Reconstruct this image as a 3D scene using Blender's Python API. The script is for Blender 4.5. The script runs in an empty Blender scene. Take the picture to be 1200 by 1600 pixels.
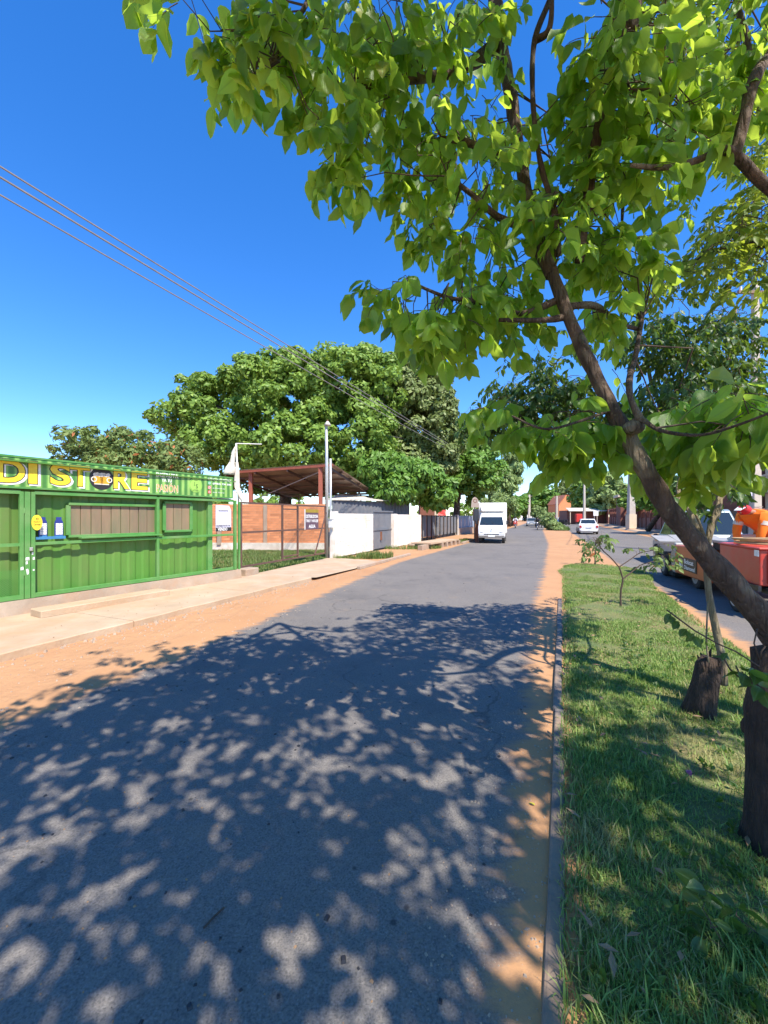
import bpy, bmesh, math, random
import numpy as np
from mathutils import Vector, Matrix, noise as mnoise
R = math.radians
random.seed(7)
rng = np.random.default_rng(7)
scene = bpy.context.scene
col = scene.collection

# ------------------------------------------------------------------ camera, sky, sun, exposure
CH = 1.65            # eye height
FPX = 640.0          # focal length in photo pixels
cam_d = bpy.data.cameras.new("camera")
cam = bpy.data.objects.new("camera", cam_d)
col.objects.link(cam)
cam.location = (0, 0, CH)
cam.rotation_euler = (R(90), 0, 0)
cam_d.sensor_fit = 'HORIZONTAL'
cam_d.sensor_width = 36.0
cam_d.lens = 36.0 * FPX / 1200.0
cam_d.shift_y = 7.0 / 1200.0
cam_d.clip_start = 0.05
cam_d.clip_end = 4000
scene.camera = cam

SUN_H = Vector((0.38, -0.60, 1.0)).normalized()      # towards the sun
sun_el = math.asin(SUN_H.z)
sun_az = math.atan2(SUN_H.x, SUN_H.y)
w = bpy.data.worlds.new("World")
scene.world = w
w.use_nodes = True
wn = w.node_tree.nodes
bg = wn.get("Background") or wn.new("ShaderNodeBackground")
sky = wn.new("ShaderNodeTexSky")
sky.sky_type = 'NISHITA'
sky.sun_disc = False
sky.sun_elevation = sun_el
sky.sun_rotation = sun_az
sky.altitude = 0
sky.air_density = 0.9
sky.dust_density = 0.0
sky.ozone_density = 5.0
hs = wn.new("ShaderNodeHueSaturation")
hs.inputs['Saturation'].default_value = 1.37
hs.inputs['Hue'].default_value = 0.511
hs.inputs['Value'].default_value = 1.45
gm = wn.new("ShaderNodeGamma"); gm.inputs[1].default_value = 0.86
w.node_tree.links.new(sky.outputs[0], gm.inputs[0]); w.node_tree.links.new(gm.outputs[0], hs.inputs['Color'])
w.node_tree.links.new(hs.outputs[0], bg.inputs[0])
bg.inputs[1].default_value = 0.14
wo = wn.get("World Output") or wn.new("ShaderNodeOutputWorld")
w.node_tree.links.new(bg.outputs[0], wo.inputs[0])
sl = bpy.data.lights.new("sun", 'SUN')
sl.energy = 4.6
sl.angle = R(0.53)
sl.color = (1.0, 0.92, 0.79)
so = bpy.data.objects.new("sun", sl)
col.objects.link(so)
so.rotation_euler = SUN_H.to_track_quat('Z', 'Y').to_euler()
vs = scene.view_settings
vs.view_transform = 'Standard'
vs.look = 'None'
vs.gamma = 1.0
vs.use_curve_mapping = False
vs.exposure = 0.92

# ------------------------------------------------------------------ helpers
def at(px, py, Y):
    """world point seen at photo pixel px, py at distance Y ahead"""
    return Vector(((px - 600) / FPX * Y, Y, CH - (py - 807) / FPX * Y))

def gnd(px, py, z=0.0):
    Y = (CH - z) * FPX / (py - 807)
    return Vector(((px - 600) / FPX * Y, Y, z))

def tag(o, label=None, cat=None, group=None, kind=None):
    if label: o['label'] = label
    if cat: o['category'] = cat
    if group: o['group'] = group
    if kind: o['kind'] = kind
    return o

def empty(name, loc=(0, 0, 0), rz=0.0, label=None, cat=None, group=None, kind=None):
    o = bpy.data.objects.new(name, None)
    o.empty_display_size = 0.2
    col.objects.link(o)
    o.location = loc
    o.rotation_euler = (0, 0, rz)
    return tag(o, label, cat, group, kind)

def finish(name, me, mat, parent=None, smooth=False, world=True):
    """link mesh as an object; if world, its vertices are world coordinates and are made local to an unrotated parent"""
    mats = mat if isinstance(mat, (list, tuple)) else [mat]
    for m in mats:
        me.materials.append(m)
    if smooth:
        me.polygons.foreach_set("use_smooth", [True] * len(me.polygons))
    o = bpy.data.objects.new(name, me)
    col.objects.link(o)
    if parent is not None:
        o.parent = parent
        if world:
            base = Vector((0, 0, 0))
            p = parent
            while p is not None:
                base += p.location
                p = p.parent
            me.transform(Matrix.Translation(-base))
    return o

class MB:
    def __init__(s):
        s.v = []; s.f = []; s.mi = []
    def add(s, vs, fs, mi=0):
        o = len(s.v)
        s.v += [tuple(p) for p in vs]
        s.f += [tuple(i + o for i in f) for f in fs]
        s.mi += [mi] * len(fs)
        return s
    def box(s, c, size, rz=0.0, mi=0, taper=1.0):
        cx, cy, cz = c; sx, sy, sz = [k / 2 for k in size]
        co, si = math.cos(rz), math.sin(rz)
        vs = []
        for dz in (-1, 1):
            t = taper if dz > 0 else 1.0
            for dx, dy in ((-1, -1), (1, -1), (1, 1), (-1, 1)):
                x, y = dx * sx * t, dy * sy * t
                vs.append((cx + x * co - y * si, cy + x * si + y * co, cz + dz * sz))
        return s.add(vs, [(3, 2, 1, 0), (4, 5, 6, 7), (0, 1, 5, 4), (1, 2, 6, 5), (2, 3, 7, 6), (3, 0, 4, 7)], mi)
    def beam(s, a, b, wdt, hgt, up=(0, 0, 1), mi=0):
        a = Vector(a); b = Vector(b); d = (b - a).normalized(); up = Vector(up)
        if abs(d.dot(up)) > .98: up = Vector((0, 1, 0)) if abs(d.y) < .9 else Vector((1, 0, 0))
        x = d.cross(up).normalized(); y = x.cross(d).normalized()
        vs = []
        for p in (a, b):
            for i, j in ((-1, -1), (1, -1), (1, 1), (-1, 1)):
                vs.append(p + x * (i * wdt / 2) + y * (j * hgt / 2))
        return s.add(vs, [(3, 2, 1, 0), (4, 5, 6, 7), (0, 1, 5, 4), (1, 2, 6, 5), (2, 3, 7, 6), (3, 0, 4, 7)], mi)
    def quad(s, a, b, c, d, mi=0):
        return s.add([a, b, c, d], [(0, 1, 2, 3)], mi)
    def tube(s, pts, rad, n=8, mi=0, cap=True, jit=0.0, freq=3.0):
        pts = [Vector(p) for p in pts]
        if not isinstance(rad, (list, tuple)): rad = [rad] * len(pts)
        vs = []; fs = []
        ref = Vector((0.13, 0.21, 1)).normalized()
        prevx = None
        for i, p in enumerate(pts):
            t = (pts[min(i + 1, len(pts) - 1)] - pts[max(i - 1, 0)]).normalized()
            if prevx is None:
                if abs(t.dot(ref)) > .95: ref = Vector((1, 0.1, 0))
                x = t.cross(ref).normalized()
            else:
                x = (prevx - t * prevx.dot(t)).normalized()
            prevx = x
            y = t.cross(x)
            for k in range(n):
                a = 2 * math.pi * k / n
                q = x * math.cos(a) + y * math.sin(a)
                r = rad[i]
                if jit:
                    r *= 1 + jit * mnoise.noise((p + q * rad[i]) * freq)
                vs.append(p + q * r)
        for i in range(len(pts) - 1):
            for k in range(n):
                k2 = (k + 1) % n
                fs.append((i * n + k, i * n + k2, (i + 1) * n + k2, (i + 1) * n + k))
        if cap:
            fs.append(tuple(range(n - 1, -1, -1)))
            fs.append(tuple((len(pts) - 1) * n + k for k in range(n)))
        return s.add(vs, fs, mi)
    def cyl(s, a, b, r, n=16, mi=0, r2=None):
        return s.tube([a, b], [r, r if r2 is None else r2], n, mi)
    def sphere(s, c, r, n=10, m=6, mi=0, squash=(1, 1, 1)):
        vs = [(c[0], c[1], c[2] - r * squash[2])]
        for j in range(1, m):
            ph = -math.pi / 2 + math.pi * j / m
            for i in range(n):
                th = 2 * math.pi * i / n
                vs.append((c[0] + r * squash[0] * math.cos(ph) * math.cos(th), c[1] + r * squash[1] * math.cos(ph) * math.sin(th), c[2] + r * squash[2] * math.sin(ph)))
        vs.append((c[0], c[1], c[2] + r * squash[2]))
        fs = [(0, 1 + (i + 1) % n, 1 + i) for i in range(n)]
        for j in range(m - 2):
            for i in range(n):
                a = 1 + j * n + i; b = 1 + j * n + (i + 1) % n
                fs.append((a, b, b + n, a + n))
        t = len(vs) - 1; o = 1 + (m - 2) * n
        fs += [(o + i, o + (i + 1) % n, t) for i in range(n)]
        return s.add(vs, fs, mi)
    def prism(s, prof, mi=0):
        """prof: closed list of (y, z, half width); extruded along x"""
        n = len(prof)
        vs = [(-h, y, z) for y, z, h in prof] + [(h, y, z) for y, z, h in prof]
        fs = [tuple(range(n)), tuple(range(2 * n - 1, n - 1, -1))]
        for i in range(n):
            j = (i + 1) % n
            fs.append((i, i + n, j + n, j))
        return s.add(vs, fs, mi)
    def disc(s, c, r, u, v, n=24, mi=0, r_in=0.0, sx=1.0, sy=1.0):
        c = Vector(c); u = Vector(u); v = Vector(v)
        o = [c + u * (r * sx * math.cos(2 * math.pi * k / n)) + v * (r * sy * math.sin(2 * math.pi * k / n)) for k in range(n)]
        if r_in <= 0:
            return s.add(o, [tuple(range(n))], mi)
        i_ = [c + u * (r_in * sx * math.cos(2 * math.pi * k / n)) + v * (r_in * sy * math.sin(2 * math.pi * k / n)) for k in range(n)]
        return s.add(o + i_, [(k, (k + 1) % n, n + (k + 1) % n, n + k) for k in range(n)], mi)
    def build(s, name, mat, parent=None, smooth=False, world=True, bevel=0.0, seg=1):
        me = bpy.data.meshes.new(name)
        me.from_pydata(s.v, [], s.f)
        me.update()
        bm = bmesh.new(); bm.from_mesh(me)
        bmesh.ops.recalc_face_normals(bm, faces=bm.faces) if len(bm.faces) < 20000 else None
        bm.to_mesh(me); bm.free()
        if any(s.mi): me.polygons.foreach_set("material_index", s.mi)
        o = finish(name, me, mat, parent, smooth, world)
        if bevel:
            b = o.modifiers.new("bevel", 'BEVEL'); b.width = bevel; b.segments = seg; b.limit_method = 'ANGLE'; b.angle_limit = R(35)
        return o

def np_mesh(name, V, F, mat, parent=None, smooth=False):
    """V (n,3) array, F (m,k) int array with k = 3 or 4"""
    me = bpy.data.meshes.new(name)
    me.vertices.add(len(V)); me.vertices.foreach_set("co", np.asarray(V, dtype=np.float32).ravel())
    k = F.shape[1]
    me.loops.add(F.size); me.loops.foreach_set("vertex_index", F.astype(np.int32).ravel())
    me.polygons.add(len(F))
    me.polygons.foreach_set("loop_start", np.arange(0, F.size, k, dtype=np.int32))
    me.update(calc_edges=True)
    return finish(name, me, mat, parent, smooth)

# ------------------------------------------------------------------ materials
class NT:
    def __init__(s, name):
        s.m = bpy.data.materials.new(name); s.m.use_nodes = True
        s.t = s.m.node_tree; s.n = s.t.nodes
        s.b = s.n["Principled BSDF"]; s.out = s.n["Material Output"]
    def node(s, typ, **kw):
        nd = s.n.new(typ)
        for k, v in kw.items(): setattr(nd, k, v)
        return nd
    def link(s, a, b): s.t.links.new(a, b)
    def pos(s, world=True):
        if world: return s.node("ShaderNodeNewGeometry").outputs['Position']
        return s.node("ShaderNodeTexCoord").outputs['Object']
    def noise(s, co, scale, detail=5, rough=.55, out='Fac'):
        nd = s.node("ShaderNodeTexNoise"); nd.inputs['Scale'].default_value = scale
        nd.inputs['Detail'].default_value = detail; nd.inputs['Roughness'].default_value = rough
        s.link(co, nd.inputs['Vector']); return nd.outputs[out]
    def voro(s, co, scale, feature='F1', out='Distance'):
        nd = s.node("ShaderNodeTexVoronoi"); nd.feature = feature; nd.inputs['Scale'].default_value = scale
        s.link(co, nd.inputs['Vector']); return nd.outputs[out]
    def ramp(s, fac, stops):
        nd = s.node("ShaderNodeValToRGB"); e = nd.color_ramp.elements
        while len(e) > 1: e.remove(e[-1])
        e[0].position = stops[0][0]; e[0].color = tuple(stops[0][1]) + ((1,) if len(stops[0][1]) == 3 else ())
        for p, c in stops[1:]:
            k = e.new(p); k.color = tuple(c) + ((1,) if len(c) == 3 else ())
        s.link(fac, nd.inputs[0]); return nd.outputs[0]
    def mix(s, fac, a, b, mode='MIX'):
        nd = s.node("ShaderNodeMix"); nd.data_type = 'RGBA'; nd.blend_type = mode
        for sock, v in ((nd.inputs[0], fac), (nd.inputs[6], a), (nd.inputs[7], b)):
            if isinstance(v, (int, float)): sock.default_value = v
            elif isinstance(v, tuple): sock.default_value = tuple(v) + ((1,) if len(v) == 3 else ())
            else: s.link(v, sock)
        return nd.outputs[2]
    def math(s, op, a, b=None, clamp=False):
        nd = s.node("ShaderNodeMath"); nd.operation = op; nd.use_clamp = clamp
        for sock, v in ((nd.inputs[0], a), (nd.inputs[1], b)):
            if v is None: continue
            if isinstance(v, (int, float)): sock.default_value = v
            else: s.link(v, sock)
        return nd.outputs[0]
    def bump(s, h, strength=.3, dist=.02, prev=None):
        nd = s.node("ShaderNodeBump"); nd.inputs['Strength'].default_value = strength; nd.inputs['Distance'].default_value = dist
        s.link(h, nd.inputs['Height'])
        if prev is not None: s.link(prev, nd.inputs['Normal'])
        return nd.outputs[0]

def sc3(c, k): return tuple(min(1, x * k) for x in c)

def pm(name, c, c2=None, scale=6, rough=.75, bump=.15, bscale=40, metallic=0.0, world=False, dirt=None, dscale=1.5, damt=.5, spec=None, rvar=0.0, stretch=None):
    """general procedural surface: two-tone noise, optional patches of dirt, fine bump"""
    c2 = c2 or sc3(c, .72)
    n = NT(name); co = n.pos(world)
    if stretch:
        mp = n.node("ShaderNodeMapping"); mp.inputs['Scale'].default_value = stretch
        n.link(co, mp.inputs[0]); co = mp.outputs[0]
    f = n.noise(co, scale, 6, .6)
    k = n.ramp(f, [(.3, c2), (.7, c)])
    if dirt:
        g = n.noise(co, dscale, 8, .7)
        g = n.ramp(g, [(.45, (0, 0, 0)), (.72, (damt,) * 3)])
        k = n.mix(g, k, dirt)
    if rvar:
        oi = n.node("ShaderNodeObjectInfo")
        v = n.math('MULTIPLY_ADD', oi.outputs['Random'], rvar * 2); 
        v.node.inputs[2].default_value = 1 - rvar
        h = n.node("ShaderNodeHueSaturation"); n.link(v, h.inputs['Value']); n.link(k, h.inputs['Color']); k = h.outputs[0]
    n.link(k, n.b.inputs['Base Color'])
    n.b.inputs['Roughness'].default_value = rough
    n.b.inputs['Metallic'].default_value = metallic
    if spec is not None: n.b.inputs['Specular IOR Level'].default_value = spec
    if bump:
        n.link(n.bump(n.noise(co, bscale, 4), bump, .01), n.b.inputs['Normal'])
    return n.m

def leafmat(name, c, c2, trans, tf=.45, rough=.45, isl=True, yellow=None, ya=0.0, rib=False):
    n = NT(name)
    g = n.node("ShaderNodeNewGeometry")
    oi = n.node("ShaderNodeObjectInfo")
    rnd = n.math('FRACT', n.math('ADD', g.outputs['Random Per Island'], oi.outputs['Random']))
    k = n.ramp(rnd, [(0, c2), (1, c)])
    t = n.ramp(rnd, [(0, sc3(trans, .62)), (1, trans)])
    if yellow:
        m = n.math('GREATER_THAN', n.math('FRACT', n.math('MULTIPLY', rnd, 37.0)), 1 - ya)
        k = n.mix(m, k, yellow)
    f = n.noise(g.outputs['Position'], 60 if tf > .3 else 8, 3)
    k = n.mix(n.math('MULTIPLY', f, .35), k, sc3(c2, .8))
    if rib:
        ra = n.node("ShaderNodeAttribute"); ra.attribute_name = "rib"
        rm = n.ramp(ra.outputs['Fac'], [(.86, (0, 0, 0)), (.97, (.7,) * 3)])
        k = n.mix(rm, k, (min(1, c[0] * 2.6), min(1, c[1] * 2.0), c[2] * 3)); t = n.mix(rm, t, sc3(trans, .55))
        vn = n.node("ShaderNodeTexWave"); vn.inputs['Scale'].default_value = 55; vn.inputs['Distortion'].default_value = 3; n.link(g.outputs['Position'], vn.inputs[0])
        n.link(n.bump(n.math('ADD', n.math('MULTIPLY', vn.outputs[1], .3), n.noise(g.outputs['Position'], 45, 3)), .35, .004), n.b.inputs['Normal'])
        k = n.mix(n.ramp(n.noise(g.outputs['Position'], 26, 4), [(.55, (0, 0, 0)), (.75, (.35,) * 3)]), k, sc3(c, 1.5))
    n.link(k, n.b.inputs['Base Color'])
    n.b.inputs['Roughness'].default_value = rough
    n.b.inputs['Specular IOR Level'].default_value = .4
    tr = n.node("ShaderNodeBsdfTranslucent"); n.link(t, tr.inputs['Color'])
    mx = n.node("ShaderNodeMixShader"); mx.inputs[0].default_value = tf
    n.link(n.b.outputs[0], mx.inputs[1]); n.link(tr.outputs[0], mx.inputs[2]); n.link(mx.outputs[0], n.out.inputs[0])
    return n.m

SAND = (.48, .262, .125); SAND2 = (.40, .208, .098)
def sand_color(n, co):
    a = n.noise(co, .7, 6, .6)
    k = n.ramp(a, [(.3, SAND2), (.65, SAND)])
    b = n.noise(co, 55, 3)
    k = n.mix(n.ramp(b, [(.35, (.25,) * 3), (.6, (0, 0, 0))]), k, (.33, .19, .11))
    p = n.voro(co, 22)
    m = n.ramp(p, [(.035, (.8,) * 3), (.06, (0, 0, 0))])
    gate = n.ramp(n.noise(co, 2.3, 2), [(.5, (0, 0, 0)), (.6, (1, 1, 1))])
    return n.mix(n.math('MULTIPLY', m, gate), k, (.22, .15, .11))
def M_sand():
    n = NT("sand"); co = n.pos()
    n.link(sand_color(n, co), n.b.inputs['Base Color']); n.b.inputs['Roughness'].default_value = .95
    h = n.math('ADD', n.noise(co, 4, 6, .6), n.math('MULTIPLY', n.noise(co, 60, 3), .12))
    rt = n.node('ShaderNodeMapping'); rt.inputs['Rotation'].default_value = (0, 0, R(20)); rt.inputs['Scale'].default_value = (2.2, .16, 1); n.link(co, rt.inputs[0])
    h = n.math('ADD', h, n.math('MULTIPLY', n.noise(rt.outputs[0], 2.5, 5), .8))
    n.link(n.bump(h, .8, .06), n.b.inputs['Normal'])
    return n.m
def M_asphalt():
    n = NT("asphalt"); co = n.pos()
    big = n.noise(co, .35, 5, .6)
    k = n.ramp(big, [(.3, (.150, .136, .124)), (.7, (.195, .177, .160))])
    mp = n.node("ShaderNodeMapping"); mp.inputs['Rotation'].default_value = (0, 0, R(-22)); mp.inputs['Scale'].default_value = (1.3, .12, 1)
    mp.vector_type = 'TEXTURE' if False else 'POINT'
    mp.inputs['Rotation'].default_value = (0, 0, R(20))
    n.link(co, mp.inputs[0])
    st = n.noise(mp.outputs[0], 2.2, 4)
    k = n.mix(n.ramp(st, [(.42, (.0,) * 3), (.7, (.55,) * 3)]), k, (.185, .165, .145))
    fine = n.noise(co, 130, 2)
    k = n.mix(n.ramp(fine, [(.36, (.5,) * 3), (.5, (0, 0, 0))]), k, (.05, .05, .052))
    k = n.mix(n.ramp(fine, [(.58, (0, 0, 0)), (.7, (.5,) * 3)]), k, (.28, .26, .24))
    # dark pits and oil spots
    pv = n.voro(co, 9)
    pit = n.ramp(pv, [(.08, (.8,) * 3), (.16, (0, 0, 0))])
    gate = n.ramp(n.noise(co, .9, 3), [(.46, (0, 0, 0)), (.54, (1, 1, 1))])
    k = n.mix(n.math('MULTIPLY', pit, gate), k, (.035, .035, .038))
    # cracks
    wv = n.node("ShaderNodeVectorMath"); wv.operation = 'ADD'
    nz = n.node("ShaderNodeTexNoise"); nz.inputs['Scale'].default_value = 1.6; nz.inputs['Detail'].default_value = 5; n.link(co, nz.inputs['Vector'])
    n.link(co, wv.inputs[0]); n.link(nz.outputs['Color'], wv.inputs[1])
    cr = n.voro(wv.outputs[0], .55, 'DISTANCE_TO_EDGE')
    crm = n.ramp(cr, [(.0, (.6,) * 3), (.012, (0, 0, 0))])
    cg = n.ramp(n.noise(co, .23, 2), [(.44, (0, 0, 0)), (.54, (1, 1, 1))])
    k = n.mix(n.ramp(n.noise(co, .8, 6, .7), [(.5, (0, 0, 0)), (.72, (.5,) * 3)]), k, (.08, .078, .08))
    k = n.mix(n.ramp(n.noise(co, 1.7, 7, .7), [(.58, (0, 0, 0)), (.75, (.45,) * 3)]), k, (.30, .22, .15))
    k = n.mix(n.math('MULTIPLY', crm, cg), k, (.045, .042, .042))
    # sand lying on the edges
    at_ = n.node("ShaderNodeAttribute"); at_.attribute_name = "edge"
    e = at_.outputs['Fac']
    mp2 = n.node("ShaderNodeMapping"); mp2.inputs['Rotation'].default_value = (0, 0, R(20)); mp2.inputs['Scale'].default_value = (.5, 2.0, 1)
    n.link(co, mp2.inputs[0])
    rag = n.math('ADD', n.math('MULTIPLY', n.noise(mp2.outputs[0], 2.4, 8, .65), .62), n.math('MULTIPLY', n.noise(co, 90, 2), .06))
    d = n.math('SUBTRACT', e, rag)
    m = n.ramp(n.math('MULTIPLY_ADD', d, 6.0), [(.0, (1,) * 3), (.5, (.35,) * 3), (1.0, (0, 0, 0))])
    m.node.inputs[0].links[0].from_node.inputs[2].default_value = .5
    k = n.mix(m, k, sand_color(n, co))
    n.link(k, n.b.inputs['Base Color'])
    n.b.inputs['Roughness'].default_value = .85
    n.b.inputs['Specular IOR Level'].default_value = .35
    h = n.math('ADD', n.math('MULTIPLY', fine, .5), n.noise(co, 3, 4))
    n.link(n.bump(h, .45, .012), n.b.inputs['Normal'])
    return n.m
def M_soil():
    n = NT("grass_soil"); co = n.pos()
    k = n.ramp(n.noise(co, 1.6, 7, .65), [(.35, (.09, .13, .04)), (.58, (.17, .17, .06)), (.75, (.26, .17, .085))])
    n.link(k, n.b.inputs['Base Color']); n.b.inputs['Roughness'].default_value = .95
    n.link(n.bump(n.noise(co, 14, 6), .6, .05), n.b.inputs['Normal'])
    return n.m
def M_blade(name, a, b, dry, dry_amt=.5, tf=.3):
    n = NT(name)
    g = n.node("ShaderNodeNewGeometry")
    k = n.ramp(g.outputs['Random Per Island'], [(0, b), (1, a)])
    pn = n.noise(g.outputs['Position'], 1.5, 5, .6)
    pr = n.math('GREATER_THAN', n.math('ADD', n.ramp(pn, [(.5, (0, 0, 0)), (.72, (dry_amt,) * 3)]), n.math('MULTIPLY', n.math('FRACT', n.math('MULTIPLY', g.outputs['Random Per Island'], 17.3)), .55)), .5)
    k = n.mix(n.math('MULTIPLY', pr, .75), k, dry)
    n.link(k, n.b.inputs['Base Color']); n.b.inputs['Roughness'].default_value = .55
    tr = n.node("ShaderNodeBsdfTranslucent"); n.link(n.mix(.5, k, (.25, .38, .05), 'MIX'), tr.inputs['Color'])
    mx = n.node("ShaderNodeMixShader"); mx.inputs[0].default_value = tf
    n.link(n.b.outputs[0], mx.inputs[1]); n.link(tr.outputs[0], mx.inputs[2]); n.link(mx.outputs[0], n.out.inputs[0])
    return n.m
def M_bark(name, c, c2, light, scale=9, str_=.7):
    n = NT(name); co = n.pos(False)
    mp = n.node("ShaderNodeMapping"); mp.inputs['Scale'].default_value = (1, 1, .45); n.link(co, mp.inputs[0]); co2 = mp.outputs[0]
    k = n.ramp(n.noise(co2, scale, 8, .65), [(.3, c2), (.62, c)])
    lp = n.ramp(n.noise(co, 4.5, 3, .5), [(.55, (0, 0, 0)), (.68, (.75,) * 3)])
    k = n.mix(lp, k, light)
    n.link(k, n.b.inputs['Base Color']); n.b.inputs['Roughness'].default_value = .9
    h = n.math('ADD', n.noise(co2, scale * 3, 7, .7), n.math('MULTIPLY', n.voro(co2, scale * 2.2), .7))
    rg = n.node("ShaderNodeMapping"); rg.inputs['Scale'].default_value = (1, 1, .16); n.link(co, rg.inputs[0])
    h = n.math('ADD', h, n.math('MULTIPLY', n.voro(rg.outputs[0], 38, 'DISTANCE_TO_EDGE'), 1.6))
    sp = n.ramp(n.voro(co, 26), [(.10, (.55,) * 3), (.2, (0, 0, 0))])
    k2 = n.mix(n.math('MULTIPLY', sp, n.noise(co, 3, 2)), k, light); n.link(k2, n.b.inputs['Base Color'])
    n.link(n.bump(h, str_, .03), n.b.inputs['Normal'])
    return n.m
def M_glass(name, c=(.02, .03, .035), rough=.06):
    n = NT(name); n.b.inputs['Base Color'].default_value = (*c, 1); n.b.inputs['Roughness'].default_value = rough
    n.b.inputs['Specular IOR Level'].default_value = .9
    return n.m
def M_bannergreen():
    n = NT("banner_print"); co = n.pos()
    mp = n.node("ShaderNodeMapping"); mp.inputs['Rotation'].default_value = (0, 0, R(-60.5)); n.link(co, mp.inputs[0])
    wv = n.node("ShaderNodeTexWave"); wv.inputs['Scale'].default_value = 2.2; wv.inputs['Distortion'].default_value = .6; wv.bands_direction = 'X'
    n.link(mp.outputs[0], wv.inputs[0])
    k = n.ramp(wv.outputs[0], [(.1, (.07, .22, .045)), (.5, (.13, .34, .07)), (.85, (.32, .55, .14))])
    k = n.mix(n.ramp(n.noise(co, 2, 4), [(.4, (0, 0, 0)), (.7, (.5,) * 3)]), k, (.04, .12, .03))
    n.link(k, n.b.inputs['Base Color']); n.b.inputs['Roughness'].default_value = .4
    return n.m

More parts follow.
